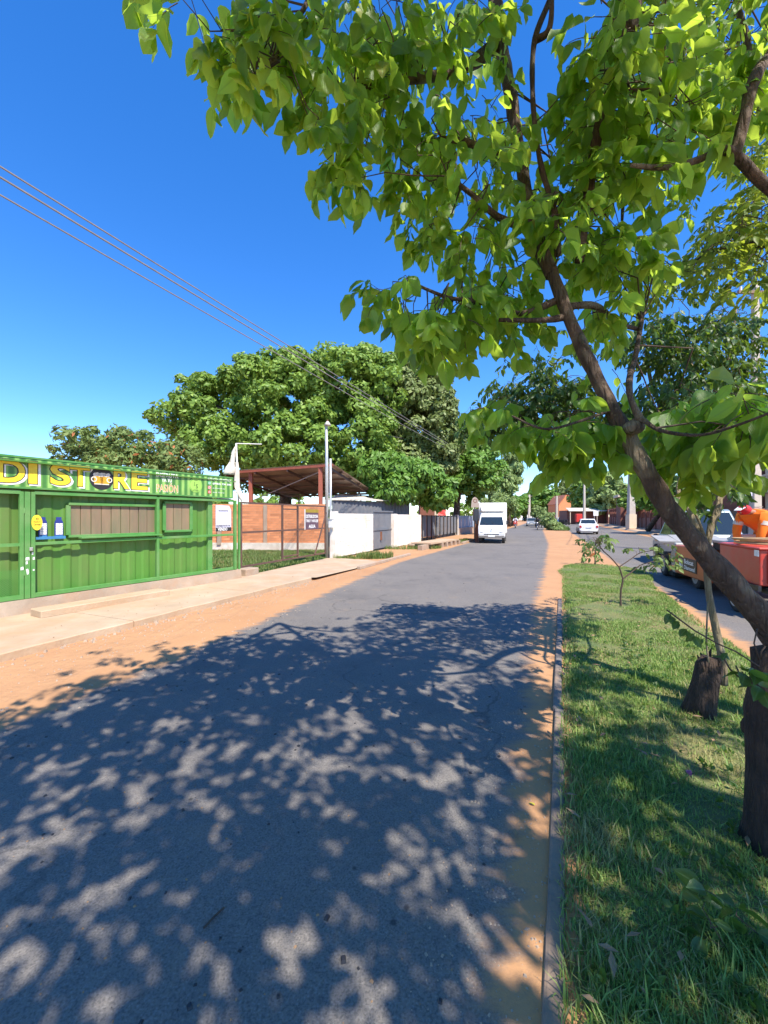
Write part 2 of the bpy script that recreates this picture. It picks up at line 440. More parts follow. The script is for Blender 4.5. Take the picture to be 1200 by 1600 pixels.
M = dict(
    sand=M_sand(), asphalt=M_asphalt(), soil=M_soil(),
    concrete=pm("concrete", (.50, .375, .26), (.38, .28, .185), 1.6, .9, .6, 22, world=True, dirt=(.44, .26, .14), damt=.8, dscale=1.3),
    plinth=pm("plinth_concrete", (.42, .33, .25), (.30, .23, .17), 2.5, .95, .5, 25, world=True, dirt=(.40, .22, .12), damt=.6),
    kerb=pm("kerb_concrete", (.21, .19, .17), (.12, .11, .10), 5, .9, .6, 40, world=True, dirt=(.36, .22, .13), damt=1.0, dscale=2.5),
    green=pm("green_paint", (.10, .30, .07), (.07, .235, .05), 3, .5, .08, 30, dirt=(.20, .26, .12), damt=.6),
    green_wall=pm("container_green_paint", (.10, .26, .035), (.065, .19, .028), 1.8, .5, .06, 30, dirt=(.15, .17, .06), damt=.65, stretch=(1, 1, .35)),
    dark=pm("painted_gap_shade", (.02, .025, .02), rough=.8),  # near-black colour stands in for shade inside gaps and hollows
    white=pm("white_paint", (.78, .77, .74), (.68, .67, .63), 4, .45, .05),
    offwhite=pm("weathered_white", (.70, .66, .58), (.50, .45, .37), 5, .7, .2, dirt=(.35, .25, .17), damt=.4),
    whitewall=pm("whitewashed_brick", (.86, .82, .76), (.74, .67, .58), 3.5, .9, .25, 30, world=True, dirt=(.62, .40, .22), damt=.55, dscale=1.1),
    brick=pm("hollow_brick", (.70, .285, .13), (.55, .20, .08), 7, .9, .45, 40, rvar=.22),
    mortar=pm("mortar", (.50, .36, .26), (.40, .27, .18), 8, .95, .5),
    redsteel=pm("red_oxide_steel", (.36, .10, .055), (.27, .07, .04), 5, .6, .1),
    brownsteel=pm("brown_steel", (.13, .075, .055), (.09, .05, .04), 6, .55, .1, dirt=(.25, .12, .07), damt=.4),
    zinc=pm("weathered_zinc", (.50, .40, .33), (.36, .28, .22), 3, .55, .1, metallic=.25, dirt=(.20, .12, .08), damt=.5),
    greysteel=pm("grey_painted_steel", (.17, .18, .20), (.12, .13, .145), 3, .5, .1, dirt=(.22, .18, .15), damt=.4),
    bluesteel=pm("pale_blue_sheet", (.32, .38, .46), (.24, .29, .36), 2, .55, .1),
    galv=pm("galvanised_pole", (.62, .62, .60), (.50, .50, .49), 8, .4, .05, metallic=.5),
    blackp=pm("black_plastic", (.025, .025, .028), rough=.5, bump=.05),
    rubber=pm("tyre_rubber", (.03, .029, .028), (.05, .045, .04), 10, .85, .2),
    glass=M_glass("vehicle_glass"), 
    window=M_glass("window_glass", (.06, .07, .06), .12),
    lens=M_glass("lamp_lens", (.6, .6, .58), .15),
    amber=M_glass("amber_lens", (.7, .18, .02), .2),
    redlens=M_glass("red_lens", (.45, .01, .01), .2),
    chrome=pm("bright_metal", (.6, .6, .6), rough=.25, metallic=.9, bump=0),
    boardwood=pm("shutter_board", (.30, .20, .12), (.17, .13, .085), 2.2, .6, .15, dirt=(.10, .17, .08), damt=.6, dscale=2.0, stretch=(1.5, 1.5, .3)),  # green patches stand in for a reflection, tinted into the board colour
    yellow=pm("print_yellow", (.88, .70, .05), (.86, .62, .03), 3, .45, 0),
    black=pm("print_black", (.03, .028, .03), rough=.5, bump=0),
    pwhite=pm("print_white", (.82, .82, .80), (.78, .78, .76), rough=.5, bump=0),
    foam=pm("beer_foam", (.85, .80, .68), rough=.5, bump=0),
    beer=pm("beer_gold", (.80, .42, .03), rough=.5, bump=0),
    lime=pm("print_lime", (.36, .66, .12), (.30, .58, .10), rough=.5, bump=0),
    pblue=pm("print_blue", (.03, .05, .28), rough=.5, bump=0),
    cyan=pm("print_cyan", (.06, .25, .50), rough=.5, bump=0),
    lilac=pm("poster_pale", (.62, .62, .74), (.56, .56, .68), rough=.6, bump=0),
    orangeprint=pm("print_orange", (.85, .40, .06), rough=.5, bump=0),
    purple=pm("poster_purple", (.13, .075, .10), (.10, .06, .085), rough=.7, bump=0),
    mustard=pm("poster_mustard", (.36, .26, .03), rough=.7, bump=0),
    pink=pm("icon_pink", (.75, .22, .20), rough=.5, bump=0),
    icongreen=pm("icon_green", (.10, .50, .22), rough=.5, bump=0),
    banner=M_bannergreen(),
    redpaint=pm("sun_faded_red_paint", (.58, .035, .02), (.48, .06, .04), 2.2, .4, .05, dirt=(.42, .16, .12), damt=.6, dscale=1.0),
    orangepaint=pm("orange_paint", (.60, .13, .03), (.48, .10, .03), 3, .45, .05, dirt=(.34, .14, .08), damt=.4),
    greypaint=pm("machine_grey_paint", (.38, .37, .34), (.28, .27, .25), 4, .5, .05, dirt=(.25, .19, .13), damt=.4),
    silver=pm("silver_car_paint", (.46, .50, .54), rough=.3, bump=0, metallic=.4),
    carwhite=pm("white_car_paint", (.80, .80, .80), (.76, .76, .76), rough=.28, bump=0),
    bluegrey=pm("blue_grey_car_paint", (.30, .38, .42), rough=.3, bump=0, metallic=.3),
    darkpaint=pm("dark_car_paint", (.03, .03, .04), rough=.3, bump=0),
    red=pm("red_plain", (.62, .04, .03), rough=.5, bump=.05),
    skin=pm("skin", (.36, .19, .12), (.31, .16, .10), rough=.6, bump=0),
    orangecloth=pm("orange_workwear", (.90, .22, .01), (.80, .17, .01), 7, .8, .35, 14),
    redcap=pm("red_cap_cloth", (.60, .02, .03), rough=.8, bump=.1),
    reflective=pm("reflective_band", (.62, .60, .50), rough=.4, bump=0),
    whitecloth=pm("white_cloth", (.72, .72, .74), rough=.85, bump=.2),
    denim=pm("denim", (.12, .17, .28), rough=.9, bump=.2),
    darkcloth=pm("dark_cloth", (.04, .04, .05), rough=.9, bump=.1),
    hose=pm("tan_hose", (.52, .34, .17), (.44, .28, .13), 9, .6, .1),
    brownbrick=pm("reddish_brown_brick", (.27, .105, .07), (.21, .08, .055), 6, .9, .3, rvar=.15),
    brownwall=pm("dark_brown_plaster", (.24, .105, .08), (.19, .08, .062), 2, .85, .2, world=True),
    cream=pm("cream_plaster", (.68, .56, .42), (.60, .48, .35), 2, .85, .15, world=True),
    bluewall=pm("blue_plaster", (.06, .13, .34), (.05, .10, .27), 2, .8, .15, world=True),
    poleconc=pm("pole_concrete", (.52, .46, .40), (.42, .37, .31), 4, .9, .2),
    rooftile=pm("clay_roof", (.42, .16, .09), (.32, .12, .07), 4, .9, .3),
    rust=pm("rusty_steel", (.22, .09, .045), (.13, .05, .03), 9, .9, .4),
    wood=pm("weathered_wood", (.25, .17, .11), rough=.9),
    bark=M_bark("bark_grey_brown", (.135, .088, .060), (.045, .030, .022), (.30, .25, .17), 13, 1.0),
    barkdark=M_bark("bark_dark_stump", (.085, .052, .036), (.03, .02, .015), (.16, .10, .06), 14, 1.0),
    barklight=M_bark("bark_olive", (.25, .20, .12), (.15, .11, .065), (.40, .34, .22)),
    twig=pm("twig_bark", (.10, .065, .045), (.06, .04, .03), 30, .9, .2),
    leaf=leafmat("broad_leaf", (.10, .215, .03), (.04, .115, .018), (.72, .98, .10), .58, .40, rib=True, yellow=(.30, .30, .04), ya=.03),
    leafs=leafmat("glossy_small_leaf", (.06, .13, .030), (.035, .085, .022), (.30, .46, .04), .34, .38, rib=True),
    leafl=leafmat("feathery_leaf", (.16, .25, .04), (.10, .19, .03), (.55, .66, .06), .5, .5),
    mango=leafmat("dense_tree_leaf", (.28, .42, .07), (.13, .24, .04), (.38, .55, .08), .28, .5),
    olive=leafmat("olive_tree_leaf", (.27, .32, .11), (.12, .18, .045), (.24, .32, .07), .22, .5),
    bright=leafmat("bright_tree_leaf", (.18, .33, .05), (.10, .22, .03), (.28, .45, .05), .25, .5),
    pale=leafmat("pale_tree_leaf", (.34, .44, .17), (.19, .28, .08), (.30, .42, .10), .28, .6),
    bloomleaf=leafmat("feathery_yellow_green_leaf", (.24, .33, .10), (.13, .20, .05), (.30, .38, .09), .3, .6, yellow=(.55, .14, .05), ya=.035),
    grass=M_blade("grass_blade", (.31, .43, .10), (.13, .24, .045), (.42, .34, .16), .62),
    weed=M_blade("weed_blade", (.17, .26, .06), (.09, .16, .03), (.36, .30, .13), .3),
    flower=pm("pink_petal", (.62, .22, .42), rough=.7, bump=0),
    dryleaf=pm("dry_leaf", (.34, .22, .12), (.24, .14, .08), 20, .9, .2),
    yleaf=pm("yellow_leaf", (.52, .46, .05), rough=.8, bump=0),
    cable=pm("cable", (.26, .23, .23), rough=.6, bump=0),
)

# ------------------------------------------------------------------ text as flat print
def text(name, s, origin, u, n, height, mat, parent, width=None, bold=0.0, off=0.006, shear=0.0, align='LEFT', depth=0.0):
    """origin = lower left of the letters, u = reading direction, n = outward normal"""
    cu = bpy.data.curves.new(name, 'FONT'); cu.body = s; cu.size = 1.0; cu.offset = bold; cu.shear = shear
    cu.align_x = 'LEFT'; cu.resolution_u = 4; cu.space_line = .8
    if depth: cu.extrude = depth
    ob = bpy.data.objects.new(name, cu); col.objects.link(ob)
    dg = bpy.context.evaluated_depsgraph_get(); dg.update()
    me = bpy.data.meshes.new_from_object(ob.evaluated_get(dg))
    bpy.data.objects.remove(ob); bpy.data.curves.remove(cu)
    co = np.empty(len(me.vertices) * 3, dtype=np.float32); me.vertices.foreach_get("co", co); co = co.reshape(-1, 3)
    mn = co.min(0); mx = co.max(0)
    k = height / (mx[1] - mn[1])
    kx = (width / (mx[0] - mn[0])) if width else k
    u = Vector(u).normalized(); n = Vector(n).normalized(); up = n.cross(u) if n.cross(u).z > 0 else -n.cross(u)
    x0 = mn[0]
    if align == 'CENTER': x0 = (mn[0] + mx[0]) / 2
    U = np.array(u); N = np.array(n); P = np.array(up); O = np.array(Vector(origin))
    W = O + np.outer((co[:, 0] - x0) * kx, U) + np.outer((co[:, 1] - mn[1]) * k, P) + np.outer(co[:, 2] * k + off, N)
    me.vertices.foreach_set("co", W.astype(np.float32).ravel()); me.update()
    me.materials.clear()
    return finish(name, me, mat, parent)

def skin(name, verts, edges, radii, mat, parent, sub=2, world=False):
    me = bpy.data.meshes.new(name); me.from_pydata([tuple(v) for v in verts], edges, []); me.update()
    o = finish(name, me, mat, parent, world=world)
    m = o.modifiers.new("skin", 'SKIN'); m.use_smooth_shade = True
    for i, v in enumerate(me.skin_vertices[0].data):
        v.radius = (radii[i][0], radii[i][1]) if isinstance(radii[i], tuple) else (radii[i], radii[i]); v.use_root = (i == 0)
    s = o.modifiers.new("sub", 'SUBSURF'); s.levels = sub; s.render_levels = sub
    return o

# ================================================================== GROUND
def resample(pts, n, power=1.0):
    P = np.array([list(p)[:2] for p in pts], dtype=float)
    d = np.r_[0, np.cumsum(np.hypot(*np.diff(P, axis=0).T))]
    t = np.linspace(0, 1, n) ** power * d[-1]
    return np.c_[np.interp(t, d, P[:, 0]), np.interp(t, d, P[:, 1])]

def sheet(name, pts, z, mat, parent=None, kind='structure'):
    mb = MB(); mb.add([(p[0], p[1], z) for p in pts], [tuple(range(len(pts)))])
    o = mb.build(name, mat, parent)
    if parent is None: tag(o, kind=kind)
    return o

g = MB(); g.quad((-900, -60, 0), (900, -60, 0), (900, 1500, 0), (-900, 1500, 0))
tag(g.build("ground", M['sand']), kind='structure')

def road(name, L, Rr, n=220, nc=14, z=.004, widen=.55):
    A = resample(L, n, 1.6); B = resample(Rr, n, 1.6)
    d = (B - A); wd = np.hypot(d[:, 0], d[:, 1])[:, None]; du = d / wd
    A2 = A - du * widen; B2 = B + du * widen
    t = np.linspace(0, 1, nc)
    V = []; E = []
    for i in range(n):
        for k in t:
            p = A2[i] * (1 - k) + B2[i] * k
            V.append((p[0], p[1], z)); tot = wd[i, 0] + 2 * widen
            E.append(min(k, 1 - k) * tot)
    F = [(i * nc + j, i * nc + j + 1, (i + 1) * nc + j + 1, (i + 1) * nc + j) for i in range(n - 1) for j in range(nc - 1)]
    o = np_mesh(name, np.array(V), np.array(F), M['asphalt'])
    a = o.data.attributes.new("edge", 'FLOAT', 'POINT')
    # a strip of clear asphalt starts where the noise-shifted edge distance passes the widening
    a.data.foreach_set("value", np.array(E, dtype=np.float32) - widen + .31)
    return tag(o, kind='structure')

LL = [(-5.0, -4), (-3.75, .6), (-2.97, 3.17), (-2.5, 4.45), (-1.49, 7.94), (.45, 14.5), (5.4, 25.8), (14.6, 50), (26, 78), (60, 165), (110, 300)]
LR = [(-1.4, -4), (.36, 1.33), (1.27, 3.6), (2.5, 6.9), (4.43, 11.35), (9.9, 24.6), (13.4, 34), (19.4, 50), (31, 78), (65, 162), (116, 297)]
RL = [(1.0, -4), (3.0, 1.6), (4.45, 4.7), (5.75, 7.9), (8.37, 14.9), (13, 26.4), (18.6, 40.6), (33, 76), (48, 112), (80, 200)]
RR = [(6.6, -4), (8.9, 1.6), (10.2, 4.7), (11.5, 7.9), (14.3, 14.9), (18.9, 26.4), (24.3, 40.6), (38.4, 74), (54, 110), (86, 198)]
road("left_road", LL, LR)
road("right_road", RL, RR)

# ---- near median: kerb stones, soil, grass
def medL(y): return .495 + .433 * (y - 1.33) + .10
def medR(y): return medL(y) + 2.15
kerb_root = empty("median_kerb", (medL(0), 0, 0), kind='structure')
y = -1.0; ks = None
while y < 7.8:
    ln = random.uniform(.85, 1.15)
    a = Vector((medL(y) - .045, y, 0)); b = Vector((medL(y + ln) - .045, y + ln, 0))
    mb = MB(); mid = (a + b) / 2; dl = (b - a).length
    mb.box((mid.x + random.uniform(-.008, .008), mid.y, -.028 + random.uniform(-.014, .012)), (.07, dl - .018, .13), -math.atan(.433) + random.uniform(-.006, .006))
    mb.build("kerb_stone", M['kerb'], kerb_root, bevel=.014, seg=2)
    y += ln * .917
def med_outline(inset=0.0):
    p = [(medL(yy) + inset, yy) for yy in np.linspace(-1.2, 11.2, 12)]
    p += [(5.25, 12.4), (5.9, 13.5), (6.7, 14.1), (7.35, 14.05), (7.75, 13.2), (7.85, 12.4)]
    p += [(7.35 , 11.2)] + [(medR(yy), yy) for yy in (9.6, 7.6, 5.9, 4.7, 3, 1.2, -1.2)]
    return p
def bumpy_sheet(name, outline, z, amp, mat, step=.16, parent=None):
    bm = bmesh.new()
    xs = [p[0] for p in outline]; ys = [p[1] for p in outline]
    from mathutils.geometry import tessellate_polygon
    nx = int((max(xs) - min(xs)) / step) + 2; ny = int((max(ys) - min(ys)) / step) + 2
    P = np.array(outline)
    V = {}; F = []
    def inside(x, y):
        c = False; j = len(P) - 1
        for i in range(len(P)):
            if (P[i, 1] > y) != (P[j, 1] > y) and x < (P[j, 0] - P[i, 0]) * (y - P[i, 1]) / (P[j, 1] - P[i, 1]) + P[i, 0]: c = not c
            j = i
        return c
    grid = {}
    for i in range(nx):
        for j in range(ny):
            x = min(xs) + i * step; y = min(ys) + j * step
            grid[i, j] = inside(x, y)
    vi = {}
    verts = []
    def vid(i, j):
        if (i, j) not in vi:
            x = min(xs) + i * step; y = min(ys) + j * step
            edge = not all(grid.get((i + a, j + b), False) for a in (-1, 0, 1) for b in (-1, 0, 1))
            h = .006 if edge else z + amp * mnoise.noise(Vector((x * 1.1, y * 1.1, 0)))
            vi[i, j] = len(verts); verts.append((x, y, h))
        return vi[i, j]
    for i in range(nx - 1):
        for j in range(ny - 1):
            if grid[i, j] and grid[i + 1, j] and grid[i, j + 1] and grid[i + 1, j + 1]:
                F.append((vid(i, j), vid(i + 1, j), vid(i + 1, j + 1), vid(i, j + 1)))
    bm.free()
    o = np_mesh(name, np.array(verts), np.array(F), mat, parent, smooth=True)
    if parent is None: tag(o, kind='structure')
    return o
bumpy_sheet("median_soil", med_outline(), .03, .022, M['soil'], .09)

def in_poly(X, Y, P):
    P = np.array(P); c = np.zeros(len(X), bool); j = len(P) - 1
    for i in range(len(P)):
        cond = ((P[i, 1] > Y) != (P[j, 1] > Y)) & (X < (P[j, 0] - P[i, 0]) * (Y - P[i, 1]) / (P[j, 1] - P[i, 1] + 1e-9) + P[i, 0])
        c ^= cond; j = i
    return c

def grass(name, poly, n, h, wd, mat, z0=.03, dens=None, lean=.55, parent=None, hvar=.5):
    P = np.array(poly); lo = P.min(0); hi = P.max(0)
    X = rng.uniform(lo[0], hi[0], n * 3); Y = rng.uniform(lo[1], hi[1], n * 3)
    k = in_poly(X, Y, poly); X = X[k]; Y = Y[k]
    if dens is not None:
        k = rng.random(len(X)) < dens(X, Y); X = X[k]; Y = Y[k]
    X = X[:n]; Y = Y[:n]; m = len(X)
    a = rng.uniform(0, 2 * math.pi, m); ln = rng.uniform(.15, 1, m) ** 1.3 * lean
    clump = np.sin(X * 5.1 + np.sin(Y * 3.7) * 2) * np.sin(Y * 4.3 + np.sin(X * 2.9) * 2)
    H = h * (1 - hvar / 2 + hvar * rng.random(m)) * (1 + .35 * clump)
    W = wd * rng.uniform(.6, 1.3, m)
    dx, dy = np.cos(a), np.sin(a); sx, sy = -dy, dx
    V = np.zeros((m, 5, 3))
    for i, (t, wk) in enumerate(((0, 1), (0, -1), (.55, .8), (.55, -.8), (1, 0))):
        off = ln * H * t ** 1.8 * 1.2
        V[:, i, 0] = X + dx * off + sx * W * wk / 2
        V[:, i, 1] = Y + dy * off + sy * W * wk / 2
        V[:, i, 2] = z0 + H * t * np.sqrt(np.clip(1 - ln * t * .8, .15, 1))
    base = (np.arange(m) * 5)[:, None]
    F = np.concatenate([base + np.array([[0, 1, 3]]), base + np.array([[0, 3, 2]]), base + np.array([[2, 3, 4]])])
    o = np_mesh(name, V.reshape(-1, 3), F, mat, parent)
    return tag(o, kind='stuff')

near = [(medL(-.4) - .03, -.4), (medL(4.2) - .03, 4.2), (medR(4.2), 4.2), (medR(-.4), -.4)]
far_ = [(medL(yy), yy) for yy in (4.0, 8, 11.2)] + [(5.25, 12.4), (5.9, 13.5), (6.7, 14.1), (7.35, 14.05), (7.75, 13.2), (7.85, 12.4), (7.35, 11.2)] + [(medR(yy), yy) for yy in (9.6, 7.6, 4.0)]
def bald(X, Y):
    v = np.sin(X * 2.1 + 1.3 * np.sin(Y * 1.3)) * np.sin(Y * 1.9 + 1.1 * np.sin(X * 1.7 + 2))
    e = np.clip((X - (.6 + .433 * (Y - 1.33))) / .12, .35, 1)
    return np.clip(1.0 - .75 * (v > .36), 0, 1) * e
gr = empty("median_grass", (2, 2, 0), kind='stuff')
tag(gr, "green grass with dry patches growing on the raised road median")
grass("grass_blades", near, 105000, .058, .006, M['grass'], dens=bald, parent=gr, z0=.012, lean=.85)
grass("tall_grass_blades", near, 2600, .11, .008, M['grass'], dens=bald, parent=gr, z0=.01, lean=.8)
grass("far_grass_blades", far_, 95000, .055, .009, M['grass'], dens=bald, parent=gr, z0=.01, lean=.8)

# ---- left pavement: slab strips, kerb edge, step
pav = empty("left_pavement", (-3, 7, 0), kind='structure')
e0 = Vector((-5.75, 1.3, 0)); e1 = Vector((-1.86, 10.45, 0)); ed = (e1 - e0).normalized(); en = Vector((-ed.y, ed.x, 0))
L = (e1 - e0).length; PAVE_L = L; s = 0
while s < L - .2:
    ln = min(random.choice((2.1, 2.6, 3.0)), L - s)
    if L - s - ln < .6: ln = L - s
    m = 10
    mb = MB(); vs = []; fs = []
    for i in range(m + 1):
        p = e0 + ed * (s + .006 + (ln - .012) * i / m)
        j = .035 * mnoise.noise(p * 1.7) + .018 * mnoise.noise(p * 7)
        q = p + en * j
        far = p + en * 4.2
        zt = .10 + .008 * mnoise.noise(p * .9)
        vs += [(q.x, q.y, -.02), (q.x, q.y, zt - .012), (q.x + en.x * .02, q.y + en.y * .02, zt), (far.x, far.y, zt + .0), (far.x, far.y, -.02)]
    for i in range(m):
        for k in range(4):
            fs.append((i * 5 + k, (i + 1) * 5 + k, (i + 1) * 5 + k + 1, i * 5 + k + 1))
    fs += [(0, 1, 2, 3, 4), tuple((m * 5) + k for k in (4, 3, 2, 1, 0))]
    mb.add(vs, fs); mb.build("pavement_slab", M['concrete'], pav)
    s += ln
# broken crumbs along the kerb edge
cr = MB()
for i in range(260):
    t = random.uniform(.1, 1.0); p = e0 + ed * (L * t) - en * random.uniform(.0, .22) ** 1.0
    r = random.uniform(.006, .028)
    cr.box((p.x, p.y, r * .5), (r * 1.6, r * 1.3, r), random.uniform(0, 3), taper=.6)
tag(cr.build("kerb_crumbs", M['plinth']), kind='stuff', label="crumbs of broken concrete along the pavement edge")
# driveway apron and the raised verge beyond
dv = MB(); 
pts = [(-3.75, 10.42), (-1.75, 10.6), (-.9, 12.6), (-.15, 14.6), (-.6, 15.2), (-1.9, 15.75), (-2.2, 15.8), (-3.7, 10.9)]
dv.add([(x, y, .055 + .02 * math.sin(x * 3)) for x, y in pts], [tuple(range(len(pts)))])
dv.add([(x, y, -.01) for x, y in pts], [])
tag(dv.build("driveway_apron", M['concrete']), kind='structure')

def kerbline(name, pts, h, wd, mat, seg=1.0):
    root = empty(name, (pts[0][0], pts[0][1], 0), kind='structure')
    P = resample(pts, max(2, int(sum(math.dist(pts[i], pts[i + 1]) for i in range(len(pts) - 1)) / seg) + 1))
    for i in range(len(P) - 1):
        a = Vector((P[i][0], P[i][1], h / 2)); b = Vector((P[i + 1][0], P[i + 1][1], h / 2)); d = (b - a).normalized() * .012
        mb = MB(); mb.beam(a + d, b - d, wd, h + random.uniform(-.01, .01)); mb.build("kerb_stone", mat, root, bevel=.01)
    return root
kerbline("verge_kerb", [tuple(gnd(560, 890)[:2]), tuple(gnd(640, 868)[:2])], .10, .12, M['plinth'])
kerbline("far_verge_kerb", [tuple(gnd(722, 850)[:2]), tuple(gnd(747, 843)[:2]), (8.2, 34), (13.3, 48)], .12, .14, M['plinth'], 2.0)
sw = MB()
RS = [(10.4, 4.7), (11.7, 7.9), (14.5, 14.9), (19.1, 26.4), (24.5, 40.6), (38.6, 74), (54, 110)]
for (a, b) in zip(RS[:-1], RS[1:]):
    sw.add([(a[0] + .9, a[1], 0), (b[0] + .9, b[1], 0), (b[0] + 1.1, b[1], .14), (a[0] + 1.1, a[1], .14), (b[0] + 14, b[1], .3), (a[0] + 14, a[1], .3)], [(0, 1, 2, 3), (3, 2, 4, 5)])
tag(sw.build("right_pavement", M['concrete']), kind='structure')

# grass inside the lot
lot = [(-12, 10.9), (-3.75, 11.0), (-2.2, 15.6), (-2.5, 19.4), (-12, 19.4)]
lotg = sheet("lot_lawn", lot, .02, M['soil'])
grass("lot_grass", [(-8, 10.9), (-3.78, 11.0), (-2.2, 15.7), (-2.6, 19.4), (-8.5, 19.4)], 30000, .10, .02, M['weed'], z0=.02)
tag(bpy.data.objects["lot_grass"], "lawn growing between the brown gate and the orange brick wall")
for nm, lb, c, rx, ry, n, h in (("weed_patch", "weed patch at the foot of the litter basket", (585, 872), .75, .45, 900, .28), ("weed_patch", "weeds against the foot of the white wall by the steel pole", (540, 874), .45, .35, 350, .18),
                         ("weed_patch", "weeds beside the round drain rim", (675, 857), .5, .5, 450, .2), ("weed_patch", "grass strip on the verge just left of the box truck", (725, 846), .5, 2.2, 1400, .14),
                         ("weed_patch", "weeds at the foot of the whitewashed wall by the grey fence", (640, 858), 1.3, .3, 500, .2)):
    p = gnd(*c)
    poly = [(p.x + rx * math.cos(t) + .37 * ry * math.sin(t), p.y + ry * math.sin(t)) for t in np.linspace(0, 2 * math.pi, 14)[:-1]]
    o = grass(nm, poly, n, h, .018, M['weed'], z0=.0); tag(o, lb)

# ================================================================== KIOSK
K0 = Vector((-5.95, 6.35, 0)); KU = Vector((.492, .870, 0)).normalized(); KN = Vector((KU.y, -KU.x, 0))   # KN faces the road
def kpt(s, z, off=0.0): return K0 + KU * s + KN * off + Vector((0, 0, z))
def ks(px):
    k = (px - 600) / FPX; return (k * 6.35 + 5.95) / (KU.x - KU.y * k)
S_END = ks(371); S_CE = ks(325) + .13
kio = empty("container_kiosk", tuple(kpt(1.5, .3, -1.5)), label="green corrugated container kiosk behind the green security fence", cat="kiosk")
def corr(mb, p0, u, n, length, z0, z1, pitch=.28, depth=.018):
    s = 0; pr = []
    while s < length:
        for ds, d in ((0, 0), (.36, 0), (.5, 1), (.86, 1), (1.0, 0)):
            if ds < 1.0: pr.append((min(s + ds * pitch, length), d))
        s += pitch
    pr.append((length, 0))
    vs = []
    for q, d in pr:
        p = p0 + u * q - n * (d * depth)
        vs += [(p.x, p.y, z0), (p.x, p.y, z1)]
    mb.add(vs, [(2 * i, 2 * i + 2, 2 * i + 3, 2 * i + 1) for i in range(len(pr) - 1)])
CO = -.11
mb = MB(); corr(mb, kpt(-2.2, 0, CO), KU, KN, S_CE + 2.2 - .08, .34, 2.42)
mb.build("container_wall", M['green_wall'], kio)
mb = MB(); corr(mb, kpt(S_CE, 0, CO), -KN, KU, 2.4, .34, 2.42)
mb.build("container_end_wall", M['green_wall'], kio)
mb = MB()
mb.beam(kpt(-2.2, .29, CO), kpt(S_CE + .02, .29, CO), .10, .14); mb.beam(kpt(S_CE - .04, .3, CO + .02), kpt(S_CE - .04, 2.46, CO + .02), .12, .12, up=KU)
mb.beam(kpt(-2.2, 2.44, CO), kpt(S_CE + .02, 2.44, CO), .12, .12)
mb.build("corner_frame", M['green'], kio, bevel=.006)
mb = MB(); mb.add([tuple(kpt(-2.2, 2.5, CO)), tuple(kpt(S_CE, 2.5, CO)), tuple(kpt(S_CE, 2.5, CO - 2.4)), tuple(kpt(-2.2, 2.5, CO - 2.4)),
     tuple(kpt(-2.2, 2.44, CO)), tuple(kpt(S_CE, 2.44, CO)), tuple(kpt(S_CE, 2.44, CO - 2.4)), tuple(kpt(-2.2, 2.44, CO - 2.4))], [(0, 1, 2, 3), (7, 6, 5, 4), (0, 4, 5, 1), (1, 5, 6, 2), (2, 6, 7, 3), (3, 7, 4, 0)])
mb.build("roof", M['green_wall'], kio)
# serving windows: frame, boards, pane
def kiosk_window(s0, s1, z0, z1, nb, pane=True):
    fr = MB(); t = .045
    fr.beam(kpt(s0, z0, CO + .03), kpt(s1, z0, CO + .03), .07, t); fr.beam(kpt(s0, z1, CO + .03), kpt(s1, z1, CO + .03), .07, t)
    fr.beam(kpt(s0, z0 + t / 2, CO + .03), kpt(s0, z1 - t / 2, CO + .03), .07, t, up=KN); fr.beam(kpt(s1, z0 + t / 2, CO + .03), kpt(s1, z1 - t / 2, CO + .03), .07, t, up=KN)
    w_ = fr.build("window", M['green'], kio, bevel=.004)
    bw = (s1 - s0 - t) / nb
    for i in range(nb):
        b = MB(); a0 = s0 + t / 2 + i * bw + .006; off = CO + .012 + random.uniform(0, .006)
        b.beam(kpt(a0, (z0 + z1) / 2, off), kpt(a0 + bw - .012, (z0 + z1) / 2, off), .016, z1 - z0 - t)
        b.build("board", M['boardwood'], w_)
ch_ = lambda px: (ks(px))
def cs(px):  # s of a pixel column on the container plane
    k = (px - 600) / FPX; p = K0 + KN * CO; return (k * p.y - p.x) / (KU.x - KU.y * k)
kiosk_window(cs(105), cs(243), 1.30, 1.87, 9)
kiosk_window(cs(255), cs(297), 1.33, 1.95, 3)
mb = MB(); mb.beam(kpt(cs(120), 1.27, CO + .1), kpt(cs(246), 1.27, CO + .1), .16, .03); mb.build("counter_shelf", M['green'], kio, bevel=.004)
mb = MB(); mb.beam(kpt(-2.2, 2.52, -.02), kpt(S_END - .1, 2.52, -.2), .5, .02)
mb.build("canopy_roof", M['green_wall'], kio)

# security fence in front of the kiosk
fen = empty("green_security_fence", tuple(kpt(2, .3)), label="green steel tube security fence on a concrete plinth in front of the kiosk", cat="fence")
mb = MB()
m_ = 16; vs = []; fs = []
for i in range(m_ + 1):
    s_ = -2.3 + (S_END + .05 + 2.3) * i / m_; jj = .03 * mnoise.noise(Vector((s_ * 1.3, 3, 0)))
    vs += [tuple(kpt(s_, .05, .11 + jj)), tuple(kpt(s_, .315, .07 + jj * .4)), tuple(kpt(s_, .32, -.5)), tuple(kpt(s_, .05, -.5))]
for i in range(m_):
    for k in range(3): fs.append((i * 4 + k, (i + 1) * 4 + k, (i + 1) * 4 + k + 1, i * 4 + k + 1))
fs += [(0, 1, 2, 3), tuple(m_ * 4 + k for k in (3, 2, 1, 0))]
mb.add(vs, fs); mb.build("plinth", M['plinth'], fen)
def fpost(px, wd=.06, z1=2.05):
    s_ = ks(px); b = MB(); b.beam(kpt(s_, .32), kpt(s_, z1), wd, .06, up=KN); b.build("post", M['green'], fen, bevel=.004)
for px, wd in ((33, .055), (42, .075), (51, .055), (246, .055), (367, .07)): fpost(px, wd)
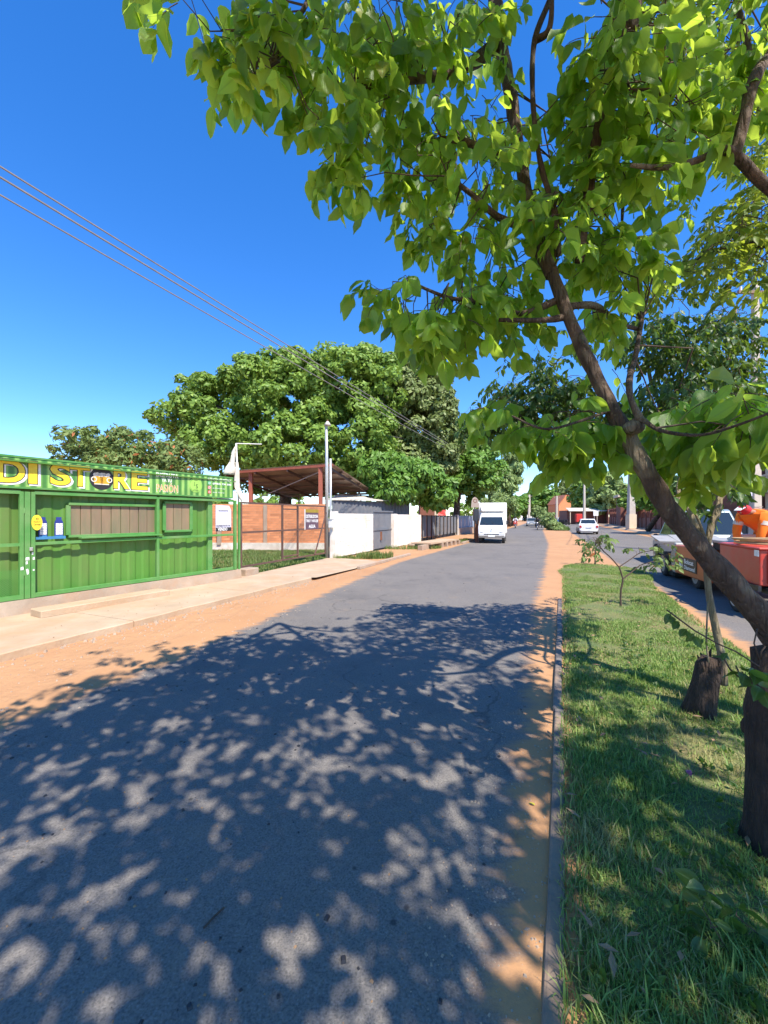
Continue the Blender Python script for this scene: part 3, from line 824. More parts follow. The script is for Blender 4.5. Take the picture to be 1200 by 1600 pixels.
b = MB(); b.beam(kpt(ks(373.5), .1), kpt(ks(373.5), 2.02), .05, .05, up=KN); b.build("post", M['green'], fen, bevel=.004)
def frail(p0, p1, z, h=.05):
    b = MB(); b.beam(kpt(ks(p0), z, .002), kpt(ks(p1), z, .002), .05, h); b.build("rail", M['green'], fen, bevel=.004)
b = MB(); b.beam(kpt(-2.2, .36, .002), kpt(ks(31), .36, .002), .05, .07); b.build("rail", M['green'], fen)
b = MB(); b.beam(kpt(-2.2, 1.2, .002), kpt(ks(31), 1.2, .002), .05, .05); b.build("rail", M['green'], fen)
b = MB(); b.beam(kpt(-2.2, 2.04, .002), kpt(ks(31), 2.04, .002), .05, .06); b.build("rail", M['green'], fen)
for a, c in ((53.5, 244), (248, 364)):
    frail(a, c, .36, .07); frail(a, c, 1.2); frail(a, c, 2.04, .06)
for k in range(11):
    px_ = random.choice((41, 42, 43, 50.5, 32)); s_ = ks(px_) + random.uniform(-.01, .01); z_ = random.uniform(.72, 1.05); w_, h_ = random.uniform(.008, .02), random.uniform(.008, .03)
    b = MB(); b.add([kpt(s_ + a * w_, z_ + c_ * h_, .034) for a, c_ in ((-1, -1), (1, -.8), (.8, 1), (-1, .7))], [(0, 1, 2, 3)]); b.build("paint_scuff", M['pwhite'], fen)
for z_ in (.7, 1.7):
    b = MB(); b.cyl(kpt(ks(37.5), z_, .02), kpt(ks(37.5), z_ + .09, .02), .014, 8); b.build("hinge", M['green'], fen)
b = MB(); p_ = kpt(ks(46.8), 1.12, .05); b.box(tuple(p_), (.05, .03, .06), .5); b.build("padlock", M['chrome'], fen, bevel=.006)
# expanded metal in the lower panel of the gate leaf
mb = MB(); s0 = -1.6; s1 = ks(31); z0, z1 = .40, .80
st_ = .035; N_ = int((s1 - s0 + (z1 - z0)) / st_)
for i in range(N_):
    for sg in (1, -1):
        o_ = i * st_
        a = max(0, o_ - (s1 - s0)); b_ = min(z1 - z0, o_)
        if b_ <= a: continue
        def pp(t):
            x = o_ - t; x = x if sg > 0 else (s1 - s0) - x
            return kpt(s0 + x, z0 + t, -.02)
        A, B = pp(a), pp(b_); nn = Vector((0, 0, .004))
        mb.quad(A - nn, B - nn, B + nn, A + nn)
o = mb.build("expanded_metal", M['green'], fen); tag(o, kind='stuff')
# loose rubbish and leaves behind the fence
mb = MB()
for i in range(60):
    s_ = random.uniform(ks(120), ks(350)); p = kpt(s_, .33, random.uniform(-.3, -.1)); r = random.uniform(.01, .035)
    mb.box((p.x, p.y, .32 + r * .4), (r * 2, r * 1.4, r * .7), random.uniform(0, 3), taper=.5)
tag(mb.build("dry_leaf_litter", M['dryleaf']), "dry leaves and crumbs on the kiosk plinth", kind='stuff')
st = MB(); a = gnd(64, 966, .1); b = gnd(265, 930, .1)
u_ = (b - a).normalized(); n_ = Vector((-u_.y, u_.x, 0))
pts = []
for i in range(9):
    t = i / 8; p = a.lerp(b, t) + n_ * .012 * mnoise.noise(a * i); q = p + n_ * .36
    pts += [(p.x, p.y, .09), (p.x, p.y, .205), (q.x, q.y, .21), (q.x, q.y, .09)]
fs = [(i * 4 + k, (i + 1) * 4 + k, (i + 1) * 4 + (k + 1) % 4, i * 4 + (k + 1) % 4) for i in range(8) for k in range(4)] + [(0, 1, 2, 3), (35, 34, 33, 32)]
st.add(pts, fs)
tag(st.build("concrete_step", M['concrete'], bevel=.012), "long low concrete step lying on the pavement before the green fence", "step")

# ---- shop banner
ban = empty("shop_banner", tuple(kpt(1.5, 2.12)), label="green printed shop banner with yellow lettering over the kiosk fence", cat="banner")
BZ0, BZ1, BO = 2.125, 2.59, .05
BE = ks(362)
mb = MB()
def bp(s_, z, off=0.0): return kpt(s_, z, BO + off)
mb.add([bp(-2.2, BZ0), bp(BE, BZ0), bp(BE, BZ1), bp(-2.2, BZ1), bp(-2.2, BZ0, -.03), bp(BE, BZ0, -.03), bp(BE, BZ1, -.03), bp(-2.2, BZ1, -.03)],
       [(0, 1, 2, 3), (7, 6, 5, 4), (0, 4, 5, 1), (1, 5, 6, 2), (2, 6, 7, 3), (3, 7, 4, 0)])
mb.build("banner_panel", M['banner'], ban)
mb = MB(); mb.beam(bp(-2.2, BZ1 + .012, -.015), bp(BE, BZ1 + .012, -.015), .05, .03); mb.beam(bp(-2.2, BZ0 - .015, -.02), bp(BE, BZ0 - .015, -.02), .04, .03)
mb.build("banner_frame", M['green'], ban)
H0 = BZ0 + .058
def word(s_, a, b, h=.36):
    sa, sb = ks(a), ks(b)
    text("lettering", s_, bp(sa + .012, H0 - .035, .001), KU, KN, h + .03, M['pwhite'], ban, (sb - sa) + .035, .045, .002)
    text("lettering", s_, bp(sa - .012, H0 - .012, .001), KU, KN, h + .024, M['black'], ban, (sb - sa) + .024, .055, .004)
    text("lettering", s_, bp(sa, H0, .001), KU, KN, h, M['yellow'], ban, (sb - sa), .028, .006)
def letters(specs):
    for s_, a, b in specs: word(s_, a, b)
letters([("D", -8, 37), ("I", 42, 56), ("S", 76, 108), ("T", 107, 138), ("R", 175, 200), ("E", 203, 228)])
c = bp(ks(156.5), H0 + .165, .004); rad = .205
mb = MB(); mb.disc(c, rad, KU, (0, 0, 1), 32, sx=1.0); mb.build("logo_disc", M['black'], ban)
def mug(dx):
    cc = c + KU * dx + KN * .003
    m1 = MB(); m1.add([cc + KU * x + Vector((0, 0, z)) for x, z in ((-.07, -.11), (.07, -.11), (.085, .07), (-.085, .07))], [(0, 1, 2, 3)]); m1.build("beer_mug_print", M['beer'], ban)
    m2 = MB()
    for k in range(4): m2.disc(cc + KU * (-.055 + .037 * k) + Vector((0, 0, .065 + .01 * (k % 2))) + KN * .002, .034, KU, (0, 0, 1), 14)
    sg = 1 if dx > 0 else -1
    m2.disc(cc + KU * (sg * .075) + Vector((0, 0, -.02)) + KN * .001, .05, KU, (0, 0, 1), 18, r_in=.032)
    m2.add([cc + KU * x + Vector((0, 0, z)) + KN * .001 for x, z in ((-.068, -.112), (.068, -.112), (.066, -.095), (-.066, -.095))], [(0, 1, 2, 3)])
    m2.build("beer_foam_print", M['foam'], ban)
mug(-.055); mug(.055)
def btext(s_, pa, pb, z, h, m, bold=.02, off=.004): 
    text("lettering", s_, bp(ks(pa), z, 0), KU, KN, h, M[m], ban, ks(pb) - ks(pa), bold, off)
btext("DISFRUTA", 241.5, 276.5, BZ0 + .35, .085, 'pwhite', .03)
btext("YA TU", 250, 266, BZ0 + .25, .075, 'pwhite', .03)
btext("PASIÓN", 242, 276, BZ0 + .035, .205, 'pwhite', .02, .003); btext("PASIÓN", 242.5, 275.5, BZ0 + .045, .19, 'orangeprint', -.005)
lc = bp(ks(303.5), (BZ0 + BZ1) / 2, .004)
mb = MB(); mb.disc(lc, .165, KU, (0, 0, 1), 36); mb.build("logo_disc", M['lime'], ban)
mb = MB(); mb.disc(lc + KN * .002, .150, KU, (0, 0, 1), 36, r_in=.143); mb.build("logo_ring", M['banner'], ban)
text("lettering", "J", lc - KU * .05 + Vector((0, 0, -.02)), KU, KN, .09, M['black'], ban, None, 0, .004)
text("lettering", "S", lc + KU * .0 + Vector((0, 0, -.07)), KU, KN, .09, M['black'], ban, None, 0, .004)
text("lettering", "STORE", lc - KU * .06 + Vector((0, 0, -.125)), KU, KN, .025, M['black'], ban, .12, .02, .004)
text("lettering", "JUDI", lc - KU * .04 + Vector((0, 0, .10)), KU, KN, .022, M['black'], ban, .08, .02, .004)
btext("CANCHA SINTETICA", 322, 359, BZ0 + .375, .05, 'pwhite', .035)
btext("(0983) 736 500", 330, 359, BZ0 + .27, .055, 'pwhite', .03)
btext("judistore.py", 330, 350, BZ0 + .175, .035, 'pwhite', .0)
btext("Judi Store", 330, 348, BZ0 + .075, .035, 'pwhite', .0)
for z, m in ((.27, 'icongreen'), (.165, 'pink'), (.06, 'redpaint')):
    q = bp(ks(325), BZ0 + z + .035, .004); mb = MB()
    mb.add([q + KU * x + Vector((0, 0, zz)) for x, zz in ((-.045, -.035), (.045, -.035), (.045, .04), (-.045, .04))], [(0, 1, 2, 3)])
    mb.disc(q + KN * .0, .001, KU, (0, 0, 1), 8); mb.build("icon", M[m], ban)
    mb = MB(); mb.disc(q + KN * .002, .026, KU, (0, 0, 1), 16, r_in=.017); mb.build("icon_ring", M['pwhite'], ban)

# ---- oval and bottle-shaped signs
def bottle_sign(px0, px1, y0, y1, lab):
    off = -.05
    sa, sb = ks(px0), ks(px1); sc = (sa + sb) / 2; hw = (sb - sa) / 2; dY = kpt(sc, 0).y
    z0 = CH - (y1 - 807) / FPX * dY; z1 = CH - (y0 - 807) / FPX * dY; H = z1 - z0
    root = empty("bottle_shaped_sign", tuple(kpt(sc, z0, off)), label=lab, cat="sign", group="bottle-shaped price signs")
    pr = [(-1, 0), (1, 0), (1, .70), (.86, .80), (.6, .88), (.6, 1), (-.6, 1), (-.6, .88), (-.86, .80), (-1, .70)]
    mb = MB(); n = len(pr)
    F_ = [kpt(sc + x * hw, z0 + t * H, off) for x, t in pr]; B_ = [p - KN * .012 for p in F_]
    mb.add(F_ + B_, [tuple(range(n)), tuple(range(2 * n - 1, n - 1, -1))] + [(i, n + i, n + (i + 1) % n, (i + 1) % n) for i in range(n)])
    mb.build("sign_board", M['pblue'], root)
    for r in range(7):
        for cc in range(2):
            mb = MB(); zz = z0 + H * (.12 + r * .083); x0 = -.74 + cc * .82; 
            mb.add([kpt(sc + x * hw, z, off + .003) for x, z in ((x0, zz), (x0 + .76, zz), (x0 + .76, zz + H * .068), (x0, zz + H * .068))], [(0, 1, 2, 3)])
            mb.build("price_cell", M['pwhite'], root)
    mb = MB(); mb.add([kpt(sc + x * hw, z0 + t * H, off + .003) for x, t in ((-.9, .0), (.9, .0), (.9, .07), (-.9, .07))], [(0, 1, 2, 3)]); mb.build("blue_band", M['cyan'], root)
bottle_sign(62.5, 76, 808, 839, "blue and white bottle-shaped price sign right beside the yellow oval sign")
bottle_sign(87.5, 101, 808, 839, "blue and white bottle-shaped price sign next to the kiosk's wide window")
ov = empty("oval_sign", tuple(kpt(ks(56), 1.5, .05)), label="small yellow oval sign on the green fence post", cat="sign")
oc = kpt(ks(56), CH - (816.5 - 807) / FPX * kpt(ks(56), 0).y, .045)
mb = MB(); n = 28
A_ = [oc + KU * (.072 * math.cos(2 * math.pi * k / n)) + Vector((0, 0, .125 * math.sin(2 * math.pi * k / n))) for k in range(n)]
mb.add(A_ + [p - KN * .012 for p in A_], [tuple(range(n)), tuple(range(2 * n - 1, n - 1, -1))] + [(i, n + i, n + (i + 1) % n, (i + 1) % n) for i in range(n)])
mb.build("sign_board", M['yellow'], ov)
text("lettering", "POINT", oc - KU * .048 + Vector((0, 0, .0)), KU, KN, .022, M['black'], ov, .095, .01, .003)
text("lettering", "Cerveza", oc - KU * .048 + Vector((0, 0, -.045)), KU, KN, .03, M['black'], ov, .095, .01, .003)
mb = MB(); mb.disc(oc + Vector((0, 0, .06)) + KN * .003, .02, KU, (0, 0, 1), 14, r_in=.013); mb.build("emblem", M['black'], ov)
# pale blue strip under the bottle signs
mb = MB(); mb.beam(kpt(ks(57), 1.29, -.04), kpt(ks(104), 1.29, -.04), .02, .045)
tag(mb.build("blue_ledge", M['cyan']), "narrow blue strip under the two bottle-shaped signs", "ledge")

# poster board with VENDO
po = empty("sale_poster", tuple(kpt(ks(350), 1.3, -.02)), label="pale grey poster with a black bottom band hanging on the fence's end panel", cat="poster")
sa, sb = ks(338.5), ks(362.5); sm = (sa + sb) / 2; Yp = kpt(sm, 0).y
pz = lambda y: CH - (y - 807) / FPX * Yp
mb = MB(); off = -.03
pr = [(sa, pz(830)), (sb, pz(830)), (sb, pz(797)), (sb - .06, pz(790)), (sa, pz(789))]
F_ = [kpt(x, z, off) for x, z in pr]; n = len(F_)
mb.add(F_ + [p - KN * .01 for p in F_], [tuple(range(n)), tuple(range(2 * n - 1, n - 1, -1))] + [(i, n + i, n + (i + 1) % n, (i + 1) % n) for i in range(n)])
mb.build("poster_sheet", M['lilac'], po)
mb = MB(); mb.add([kpt(x, z, off + .003) for x, z in ((sa, pz(830)), (sb, pz(830)), (sb, pz(824)), (sa, pz(824)))], [(0, 1, 2, 3)]); mb.build("black_band", M['black'], po)
text("lettering", "VENDO", kpt(sa + .05, pz(829.2), off), KU, KN, .075, M['pwhite'], po, (sb - sa) * .62, .03, .006)
text("lettering", "CONECTATE YA", kpt(sa + .01, pz(822.8), off), KU, KN, .04, M['black'], po, (sb - sa) * .92, .03, .004)
text("lettering", "escaneame", kpt(sa + .08, pz(799), off), KU, KN, .03, M['black'], po, (sb - sa) * .6, .0, .004)

# leaning white frame with a torn flag, at the fence end
fl = empty("torn_flag_pole", tuple(kpt(S_END, .3)), label="white pole with top arm and a torn furled flag beside the kiosk banner", cat="flagpole")
pT = at(369, 693, 10.5); pB = at(373, 790, 10.5)
mb = MB(); mb.tube([pB, at(372, 770, 10.5), pT], .022, 8); mb.build("pole", M['white'], fl, smooth=True)
mb = MB(); mb.tube([pT, at(409, 694, 10.7)], .012, 6); mb.build("arm", M['white'], fl)
mb = MB(); vs = []; 
for i in range(13):
    t = i / 12; A = at(369.5, 697, 10.48).lerp(at(366, 742, 10.42), t); B = at(367.5, 697, 10.45).lerp(at(349, 741, 10.3), t)
    for k in range(5):
        q = A.lerp(B, k / 4); q += KN * (.035 * math.sin(k * 2.3 + i * .8)); vs.append(tuple(q))
mb.add(vs, [(i * 5 + k, (i + 1) * 5 + k, (i + 1) * 5 + k + 1, i * 5 + k + 1) for i in range(12) for k in range(4)])
o = mb.build("furled_cloth", M['offwhite'], fl, smooth=True); sm_ = o.modifiers.new("solid", 'SOLIDIFY'); sm_.thickness = .008
mb = MB(); vs = []
for i in range(9):
    t = i / 8; A = at(372, 722, 10.46).lerp(at(378, 786, 10.46), t); B = at(368, 722, 10.44).lerp(at(366, 762, 10.38), min(1, t * 1.2))
    for k in range(4):
        q = A.lerp(B, k / 3); q += KN * (.02 * math.sin(k * 2.1 + i)); vs.append(tuple(q))
mb.add(vs, [(i * 4 + k, (i + 1) * 4 + k, (i + 1) * 4 + k + 1, i * 4 + k + 1) for i in range(8) for k in range(3)])
o = mb.build("hanging_cloth", M['offwhite'], fl, smooth=True); sm_ = o.modifiers.new("solid", 'SOLIDIFY'); sm_.thickness = .008
mb = MB(); mb.beam(at(340, 779.5, 10.2), at(370, 781.5, 10.5), .06, .05); mb.build("bracket", M['white'], fl)

# ================================================================== BROWN GATE, POLE, WALLS
gt = empty("sliding_gate", tuple(at(440, 884, 12.8)), label="wide brown steel tube gate with wire mesh closing the grassy lot", cat="gate")
GA = Vector((-3.83, 10.9, 0)); GB = Vector((-2.13, 15.3, 0)); GU = (GB - GA); GL = GU.length; GU.normalize(); GN = Vector((GU.y, -GU.x, 0))
def gs(px):
    k = (px - 600) / FPX; return (k * GA.y - GA.x) / (GU.x - GU.y * k)
def gp(s_, z, off=0): return GA + GU * s_ + GN * off + Vector((0, 0, z))
def gz(s_, y): return CH - (y - 807) / FPX * (GA + GU * s_).y
ZB, ZM, ZT = .30, 1.22, 2.02
e_ = gs(509)
for z in (ZB, ZM, ZT):
    b = MB(); b.beam(gp(0, z), gp(e_, z), .04, .05); b.build("rail", M['brownsteel'], gt)
for px, wd in ((376, .06), (441, .05), (465, .05), (508, .04)):
    s_ = gs(px); b = MB(); b.beam(gp(s_, ZB if px > 380 else .12, .003), gp(s_, ZT + .02, .003), wd, .05, up=GN); b.build("post", M['brownsteel'], gt)
b = MB(); b.beam(gp(gs(441), ZT - .14, .003), gp(gs(465), ZT - .14, .003), .04, .04); b.beam(gp(gs(441), ZB + .1, .003), gp(gs(465), ZB + .1, .003), .04, .04); b.build("door_frame", M['brownsteel'], gt)
mb = MB(); cnt = 0
for i in range(int((GL + 1.7) / .09)):
    for sg in (1, -1):
        o_ = i * .09; a = max(0, o_ - e_); b_ = min(ZT - ZB, o_)
        if b_ <= a: continue
        def pp(t):
            x = o_ - t; x = x if sg > 0 else e_ - x
            return gp(x, ZB + t, -.02)
        A, B = pp(a), pp(b_); nn = Vector((0, 0, .0022)); mb.quad(A - nn, B - nn, B + nn, A + nn)
tag(mb.build("wire_mesh", M['brownsteel'], gt), kind='stuff')
b = MB(); b.beam(gp(gs(490), .32, .05), gp(gs(508), 1.8, .05), .03, .05); b.build("diagonal_bar", M['brownsteel'], gt)  # thin dark bar slanting up to the gate's right end
mb = MB(); p = gnd(385, 899, .1); mb.box((p.x, p.y + .1, .18), (.34, .5, .2), -.4); tag(mb.build("gate_footing", M['plinth'], bevel=.02), "squat concrete footing block at the left end of the brown gate", "block")
# poster on the gate
gpo = empty("gate_poster", tuple(gp(gs(486), 1.3)), label="dark poster with mustard header and white words hung on the brown gate", cat="poster")
sa, sb = gs(475.5), gs(496.5); off = .03
yz = lambda y: CH - (y - 807) / FPX * (GA + GU * ((sa + sb) / 2)).y
mb = MB(); mb.add([gp(x, z, off + o2) for o2 in (0, -.01) for x, z in ((sa, yz(827)), (sb, yz(827)), (sb, yz(796)), (sa, yz(796)))], [(0, 1, 2, 3), (7, 6, 5, 4), (0, 4, 5, 1), (1, 5, 6, 2), (2, 6, 7, 3), (3, 7, 4, 0)])
mb.build("poster_sheet", M['purple'], gpo)
mb = MB(); mb.add([gp(x, z, off + .003) for x, z in ((sa, yz(801)), (sb, yz(801)), (sb, yz(796)), (sa, yz(796)))], [(0, 1, 2, 3)]); mb.build("header", M['mustard'], gpo)
mb = MB(); mb.beam(gp(sa - .012, yz(827), off), gp(sa - .012, yz(796), off), .02, .03, up=GN); mb.build("edge_strip", M['white'], gpo)
for t_, y_ in (("DISTRIBUIDORA", 809.5), ("TIRE Y AFLOJE", 817), ("AGUA", 825)):
    w_ = (sb - sa) * (.92 if len(t_) > 5 else .5); text("lettering", t_, gp(sa + (sb - sa - w_) / 2, yz(y_), off), GU, GN, .12, M['pwhite'], gpo, w_, .03, .006)

# steel lamp pole
P0 = gnd(511, 871.5, .05); PY = P0.y
lp = empty("lamp_pole", tuple(P0), label="tall galvanised pole with a small lamp head at the gate's right post", cat="lamp pole")
X_ = (511 - 600) / FPX * PY; zt = CH + (807 - 664) / FPX * PY
mb = MB(); mb.tube([(X_, PY, .05), (X_ - .01, PY, 3.7), (X_ - .03, PY, zt)], [.075, .06, .05], 12); mb.build("pole", M['galv'], lp, smooth=True)
mb = MB(); mb.tube([(X_ + .13, PY + .05, .05), (X_ + .13, PY + .05, 3.9)], [.05, .045], 10); mb.build("second_pipe", M['galv'], lp, smooth=True)
mb = MB(); mb.tube([(X_ + .02, PY, zt - .02), (X_ + .02, PY, zt + .08), (X_ + .02, PY, zt + .14)], [.15, .08, .035], 14); mb.build("lamp_head", M['offwhite'], lp, smooth=True)
mb = MB(); mb.sphere((X_ + .02, PY, zt + .17), .035); mb.build("photocell", M['rust'], lp)
b = MB(); b.box((X_ + .28, PY - .02, .95), (.22, .26, 1.8), -.35); tag(b.build("wall_end_pier", M['whitewall']), "slender whitewashed pier beside the steel lamp pole", "pier")
mx = at(517.5, 818, PY - .25); b = MB(); b.box(tuple(mx), (.17, .14, .32), -.4)
mr = empty("meter_box", tuple(mx), label="small white meter box on the post by the white wall", cat="meter box")
b.build("box_body", M['white'], mr, bevel=.01); b = MB(); b.box((mx.x, mx.y - .01, mx.z + .17), (.19, .17, .02), -.4); b.build("rain_cap", M['white'], mr)
b = MB(); b.beam((mx.x, mx.y + .06, mx.z), (X_, PY, mx.z), .03, .03); b.build("bracket", M['galv'], mr)

# ---- brick walls
brick_me = None
def brickwall(root, A, B, z0, z1, bl, bh, mat, jm, maxn, stuffmat=None, th=.14, missing=None, dep=.012, nm="brick"):
    """courses of bricks standing proud of a mortar core; first maxn as objects, the rest joined"""
    A = Vector(A); B = Vector(B); u = (B - A); Lw = u.length; u.normalize(); n = Vector((u.y, -u.x, 0))
    core = MB(); m = (A + B) / 2; core.box((m.x - n.x * th / 2, m.y - n.y * th / 2, (z0 + z1) / 2), (Lw, th, z1 - z0 - .004), math.atan2(u.y, u.x))
    core.build("mortar_core", jm, root)
    me = None; objs = 0; rest = MB(); rows = int((z1 - z0) / bh); j = .014
    rh = (z1 - z0) / rows
    for r in range(rows):
        s_ = -bl * .5 * (r % 2)
        while s_ < Lw - .01:
            a = max(s_, 0); b_ = min(s_ + bl, Lw); s_ += bl
            if b_ - a < .05: continue
            zc = z0 + (r + .5) * rh; c_ = A + u * ((a + b_) / 2) + n * (random.uniform(-.006, .006))
            if b_ - a > bl * .98 and objs < maxn:
                if me is None:
                    q = MB(); q.box((0, 0, 0), (bl - j, dep * 2, rh - j)); ob = q.build(nm, mat, root, world=False, bevel=0)
                    me = ob.data
                else:
                    ob = bpy.data.objects.new(nm, me); col.objects.link(ob); ob.parent = root
                ob.location = Vector((c_.x, c_.y, zc)) - root.location; ob.rotation_euler = (random.uniform(-.01, .01), 0, math.atan2(u.y, u.x)); objs += 1
            else:
                rest.box((c_.x, c_.y, zc), (b_ - a - j, dep * 2, rh - j), math.atan2(u.y, u.x))
    if rest.v:
        o_ = rest.build(nm + "_courses", stuffmat or mat, root); tag(o_, kind='stuff')
WL = Vector((-9.6, 19.9, 0)); WR = Vector((-2.75, 19.6, 0))
bw = empty("orange_brick_wall", tuple((WL + WR) / 2), label="unplastered orange hollow brick wall at the back of the grassy lot", cat="wall")
brickwall(bw, WL, WR, .38, 2.25, .285, .115, M['brick'], M['mortar'], 295)
for px in (343, 415, 497):
    x = (px - 600) / FPX * 19.75; b = MB(); b.box((x, 19.74, 1.25), (.17, .16, 1.9)); b.build("concrete_column", M['plinth'], bw)
b = MB(); b.box(((WL.x + WR.x) / 2, 19.76, .2), (6.9, .22, .36), math.atan2(-.3, 6.85)); b.build("footing", M['offwhite'], bw)

WA = Vector((-1.97, 15.75, 0)); WB = gnd(583, 858.5, .1); WB.z = 0
ww = empty("white_wall", tuple((WA + WB) / 2), label="whitewashed brick wall stained orange at its foot between pole and grey door", cat="wall")
brickwall(ww, WA, WB, .05, 1.77, .30, .10, M['whitewall'], M['whitewall'], 230, dep=.006)
WC = gnd(613, 853, .1); WD = gnd(658, 845, .1); WC.z = WD.z = 0
w2 = empty("white_wall", tuple((WC + WD) / 2), label="short whitewashed brick wall between the grey door and the grey sheet fence", cat="wall")
brickwall(w2, WC, WD, .02, 1.76, .30, .10, M['whitewall'], M['whitewall'], 250, dep=.006)
u_ = (WD - WC).normalized(); b = MB(); pc = WC + u_ * .1; b.box((pc.x, pc.y, .9), (.45, .32, 1.78), math.atan2(u_.y, u_.x)); b.build("pier", M['whitewall'], w2)
# grey door between
dr = empty("sheet_metal_door", tuple((WB + WC) / 2), label="grey sheet metal door in the white wall behind the litter basket", cat="door")
b = MB(); corr(b, WB + Vector((0, 0, 0)), (WC - WB).normalized(), Vector(((WC - WB).normalized().y, -(WC - WB).normalized().x, 0)), (WC - WB).length, .1, 1.86, .16, .02); b.build("door_sheet", M['greysteel'], dr)
b = MB(); b.beam(WB + Vector((0, 0, 1.9)), WC + Vector((0, 0, 1.9)), .08, .07); b.beam(WB + Vector((0, 0, 1.0)), WC + Vector((0, 0, 1.0)), .05, .05); b.build("door_frame", M['greysteel'], dr)

# grey sheet fence, then pale blue sheets on a low wall
FA = Vector((2.5, 27.2, 0)); FB = Vector((6.35, 36.0, 0)); fu = (FB - FA); fL = fu.length; fu.normalize(); fn = Vector((fu.y, -fu.x, 0))
gf = empty("grey_sheet_fence", tuple((FA + FB) / 2), label="grey corrugated sheet fence with dark posts shaded by trees", cat="fence")
npan = 9
for i in range(npan):
    a = FA + fu * (fL * i / npan + .05); b = MB(); corr(b, a, fu, fn, fL / npan - .1, .25, 1.68, .19, .03); b.build("sheet_panel", M['greysteel'], gf)
for i in range(npan + 1):
    a = FA + fu * (fL * i / npan); b = MB(); b.beam(a + fn * .04 + Vector((0, 0, .05)), a + fn * .04 + Vector((0, 0, 1.74)), .07, .07, up=fn); b.build("post", M['blackp'], gf)
b = MB(); b.beam(FA + Vector((0, 0, 1.70)), FB + Vector((0, 0, 1.70)), .05, .05); b.beam(FA + Vector((0, 0, .2)), FB + Vector((0, 0, .2)), .05, .05); b.build("rail", M['blackp'], gf)
FC = FB + fu * .5; FD = Vector((9.4, 42.6, 0)); bu = (FD - FC); bL = bu.length; bu.normalize(); bn = Vector((bu.y, -bu.x, 0))
bf = empty("pale_blue_fence", tuple((FC + FD) / 2), label="pale blue sheet fence on a low masonry base beyond the grey fence", cat="fence")
for i in range(5):
    a = FC + bu * (bL * i / 5 + .03); b = MB(); corr(b, a, bu, bn, bL / 5 - .06, .62, 1.72, .22, .03); b.build("sheet_panel", M['bluesteel'], bf)
b = MB(); b.beam(FC + Vector((0, 0, .3)), FD + Vector((0, 0, .3)), .18, .62); b.build("low_wall", M['plinth'], bf)
b = MB(); b.beam(FC - bu * .2 + Vector((0, 0, 0)), FC - bu * .2 + Vector((0, 0, 1.8)), .25, .25, up=bn); b.build("pier", M['offwhite'], bf)

# ================================================================== SHED
H1 = at(350, 737, 24.2); H2 = at(520, 724, 20.5); D2 = at(586, 769, 27.2); D1 = H1 + (D2 - H2) * 1.0
sh = empty("open_shed", tuple((H1 + D2) / 2 - Vector((0, 0, 3.9))), label="open shed with rusty brown corrugated lean-to roof on red posts", cat="shed")
mb = MB(); n_s = 60
for k in range(n_s + 1):
    pass
vs = []; 
for k in range(n_s * 2 + 1):
    t = k / (n_s * 2); dz = .035 * (k % 2)
    a = H1.lerp(H2, t); b = D1.lerp(D2, t); vs += [(a.x, a.y, a.z + dz), (b.x, b.y, b.z + dz)]
mb.add(vs, [(2 * k, 2 * k + 2, 2 * k + 3, 2 * k + 1) for k in range(n_s * 2)])
o = mb.build("roof_sheets", M['zinc'], sh); sd = o.modifiers.new("solid", 'SOLIDIFY'); sd.thickness = .006
dn = Vector((0, 0, -.09))
for i in range(6):
    t = i / 5; b = MB(); b.beam(H1.lerp(D1, t) + dn, H2.lerp(D2, t) + dn, .06, .12); b.build("purlin", M['redsteel'] if i == 0 else M['brownsteel'], sh)
for t in (.02, .32, .62, .97):
    b = MB(); b.beam(H1.lerp(H2, t) + dn * 2.1, D1.lerp(D2, t) + dn * 2.1, .07, .13); b.build("rafter", M['brownsteel'], sh)
b = MB(); b.beam(H2.lerp(D2, .1) + dn * 3 - Vector((1.0, 0, 0)), at(392, 783, 24), .035, .035); b.build("diagonal_bar", M['zinc'], sh)
def shedpost(px, Y, zt_, r=.13, m='redsteel'):
    x = (px - 600) / FPX * Y; b = MB(); b.beam((x, Y, 0), (x, Y, zt_), r, r, up=(0, 1, 0)); b.build("post", M[m], sh)
shedpost(392, 23.5, H1.z - .15, .20); shedpost(501, 21.0, H2.z - .12, .20); shedpost(563.5, 26.8, D2.z - .15, .09)
shedpost(467, 29.5, D2.z - .2, .09, 'brownsteel')
# dark low sheet building behind the white wall, brick outhouse, red awning
ds = empty("dark_sheet_shack", (-.5, 23.5, 0), label="low dark sheet metal shack behind the first white wall", cat="shack")
A = at(519, 800, 22); B = at(640, 800, 27)
b = MB(); corr(b, Vector((A.x, A.y, 0)), Vector((B.x - A.x, B.y - A.y, 0)).normalized(), Vector((.6, -.8, 0)), math.dist((A.x, A.y), (B.x, B.y)), .0, 2.55, .3, .04); b.build("sheet_wall", M['greysteel'], ds)
b = MB(); b.add([(A.x - .2, A.y - .3, 2.52), (B.x + .2, B.y - .3, 2.62), (B.x, B.y + 3, 3.0), (A.x, A.y + 3, 2.95), (A.x - .2, A.y - .3, 2.58), (B.x + .2, B.y - .3, 2.68), (B.x, B.y + 3, 3.06), (A.x, A.y + 3, 3.01)], [(3, 2, 1, 0), (4, 5, 6, 7), (0, 1, 5, 4), (1, 2, 6, 5), (2, 3, 7, 6), (3, 0, 4, 7)]); b.build("roof", M['offwhite'], ds)
bh_ = empty("brick_outhouse", tuple(at(666, 807, 34)), label="small reddish brick outhouse with a cream corner post behind the grey fence", cat="outhouse")
p = at(666, 807, 34); b = MB(); b.box((p.x, p.y, 1.7), (1.15, 1.6, 3.4)); b.build("wall", M['brownbrick'], bh_)
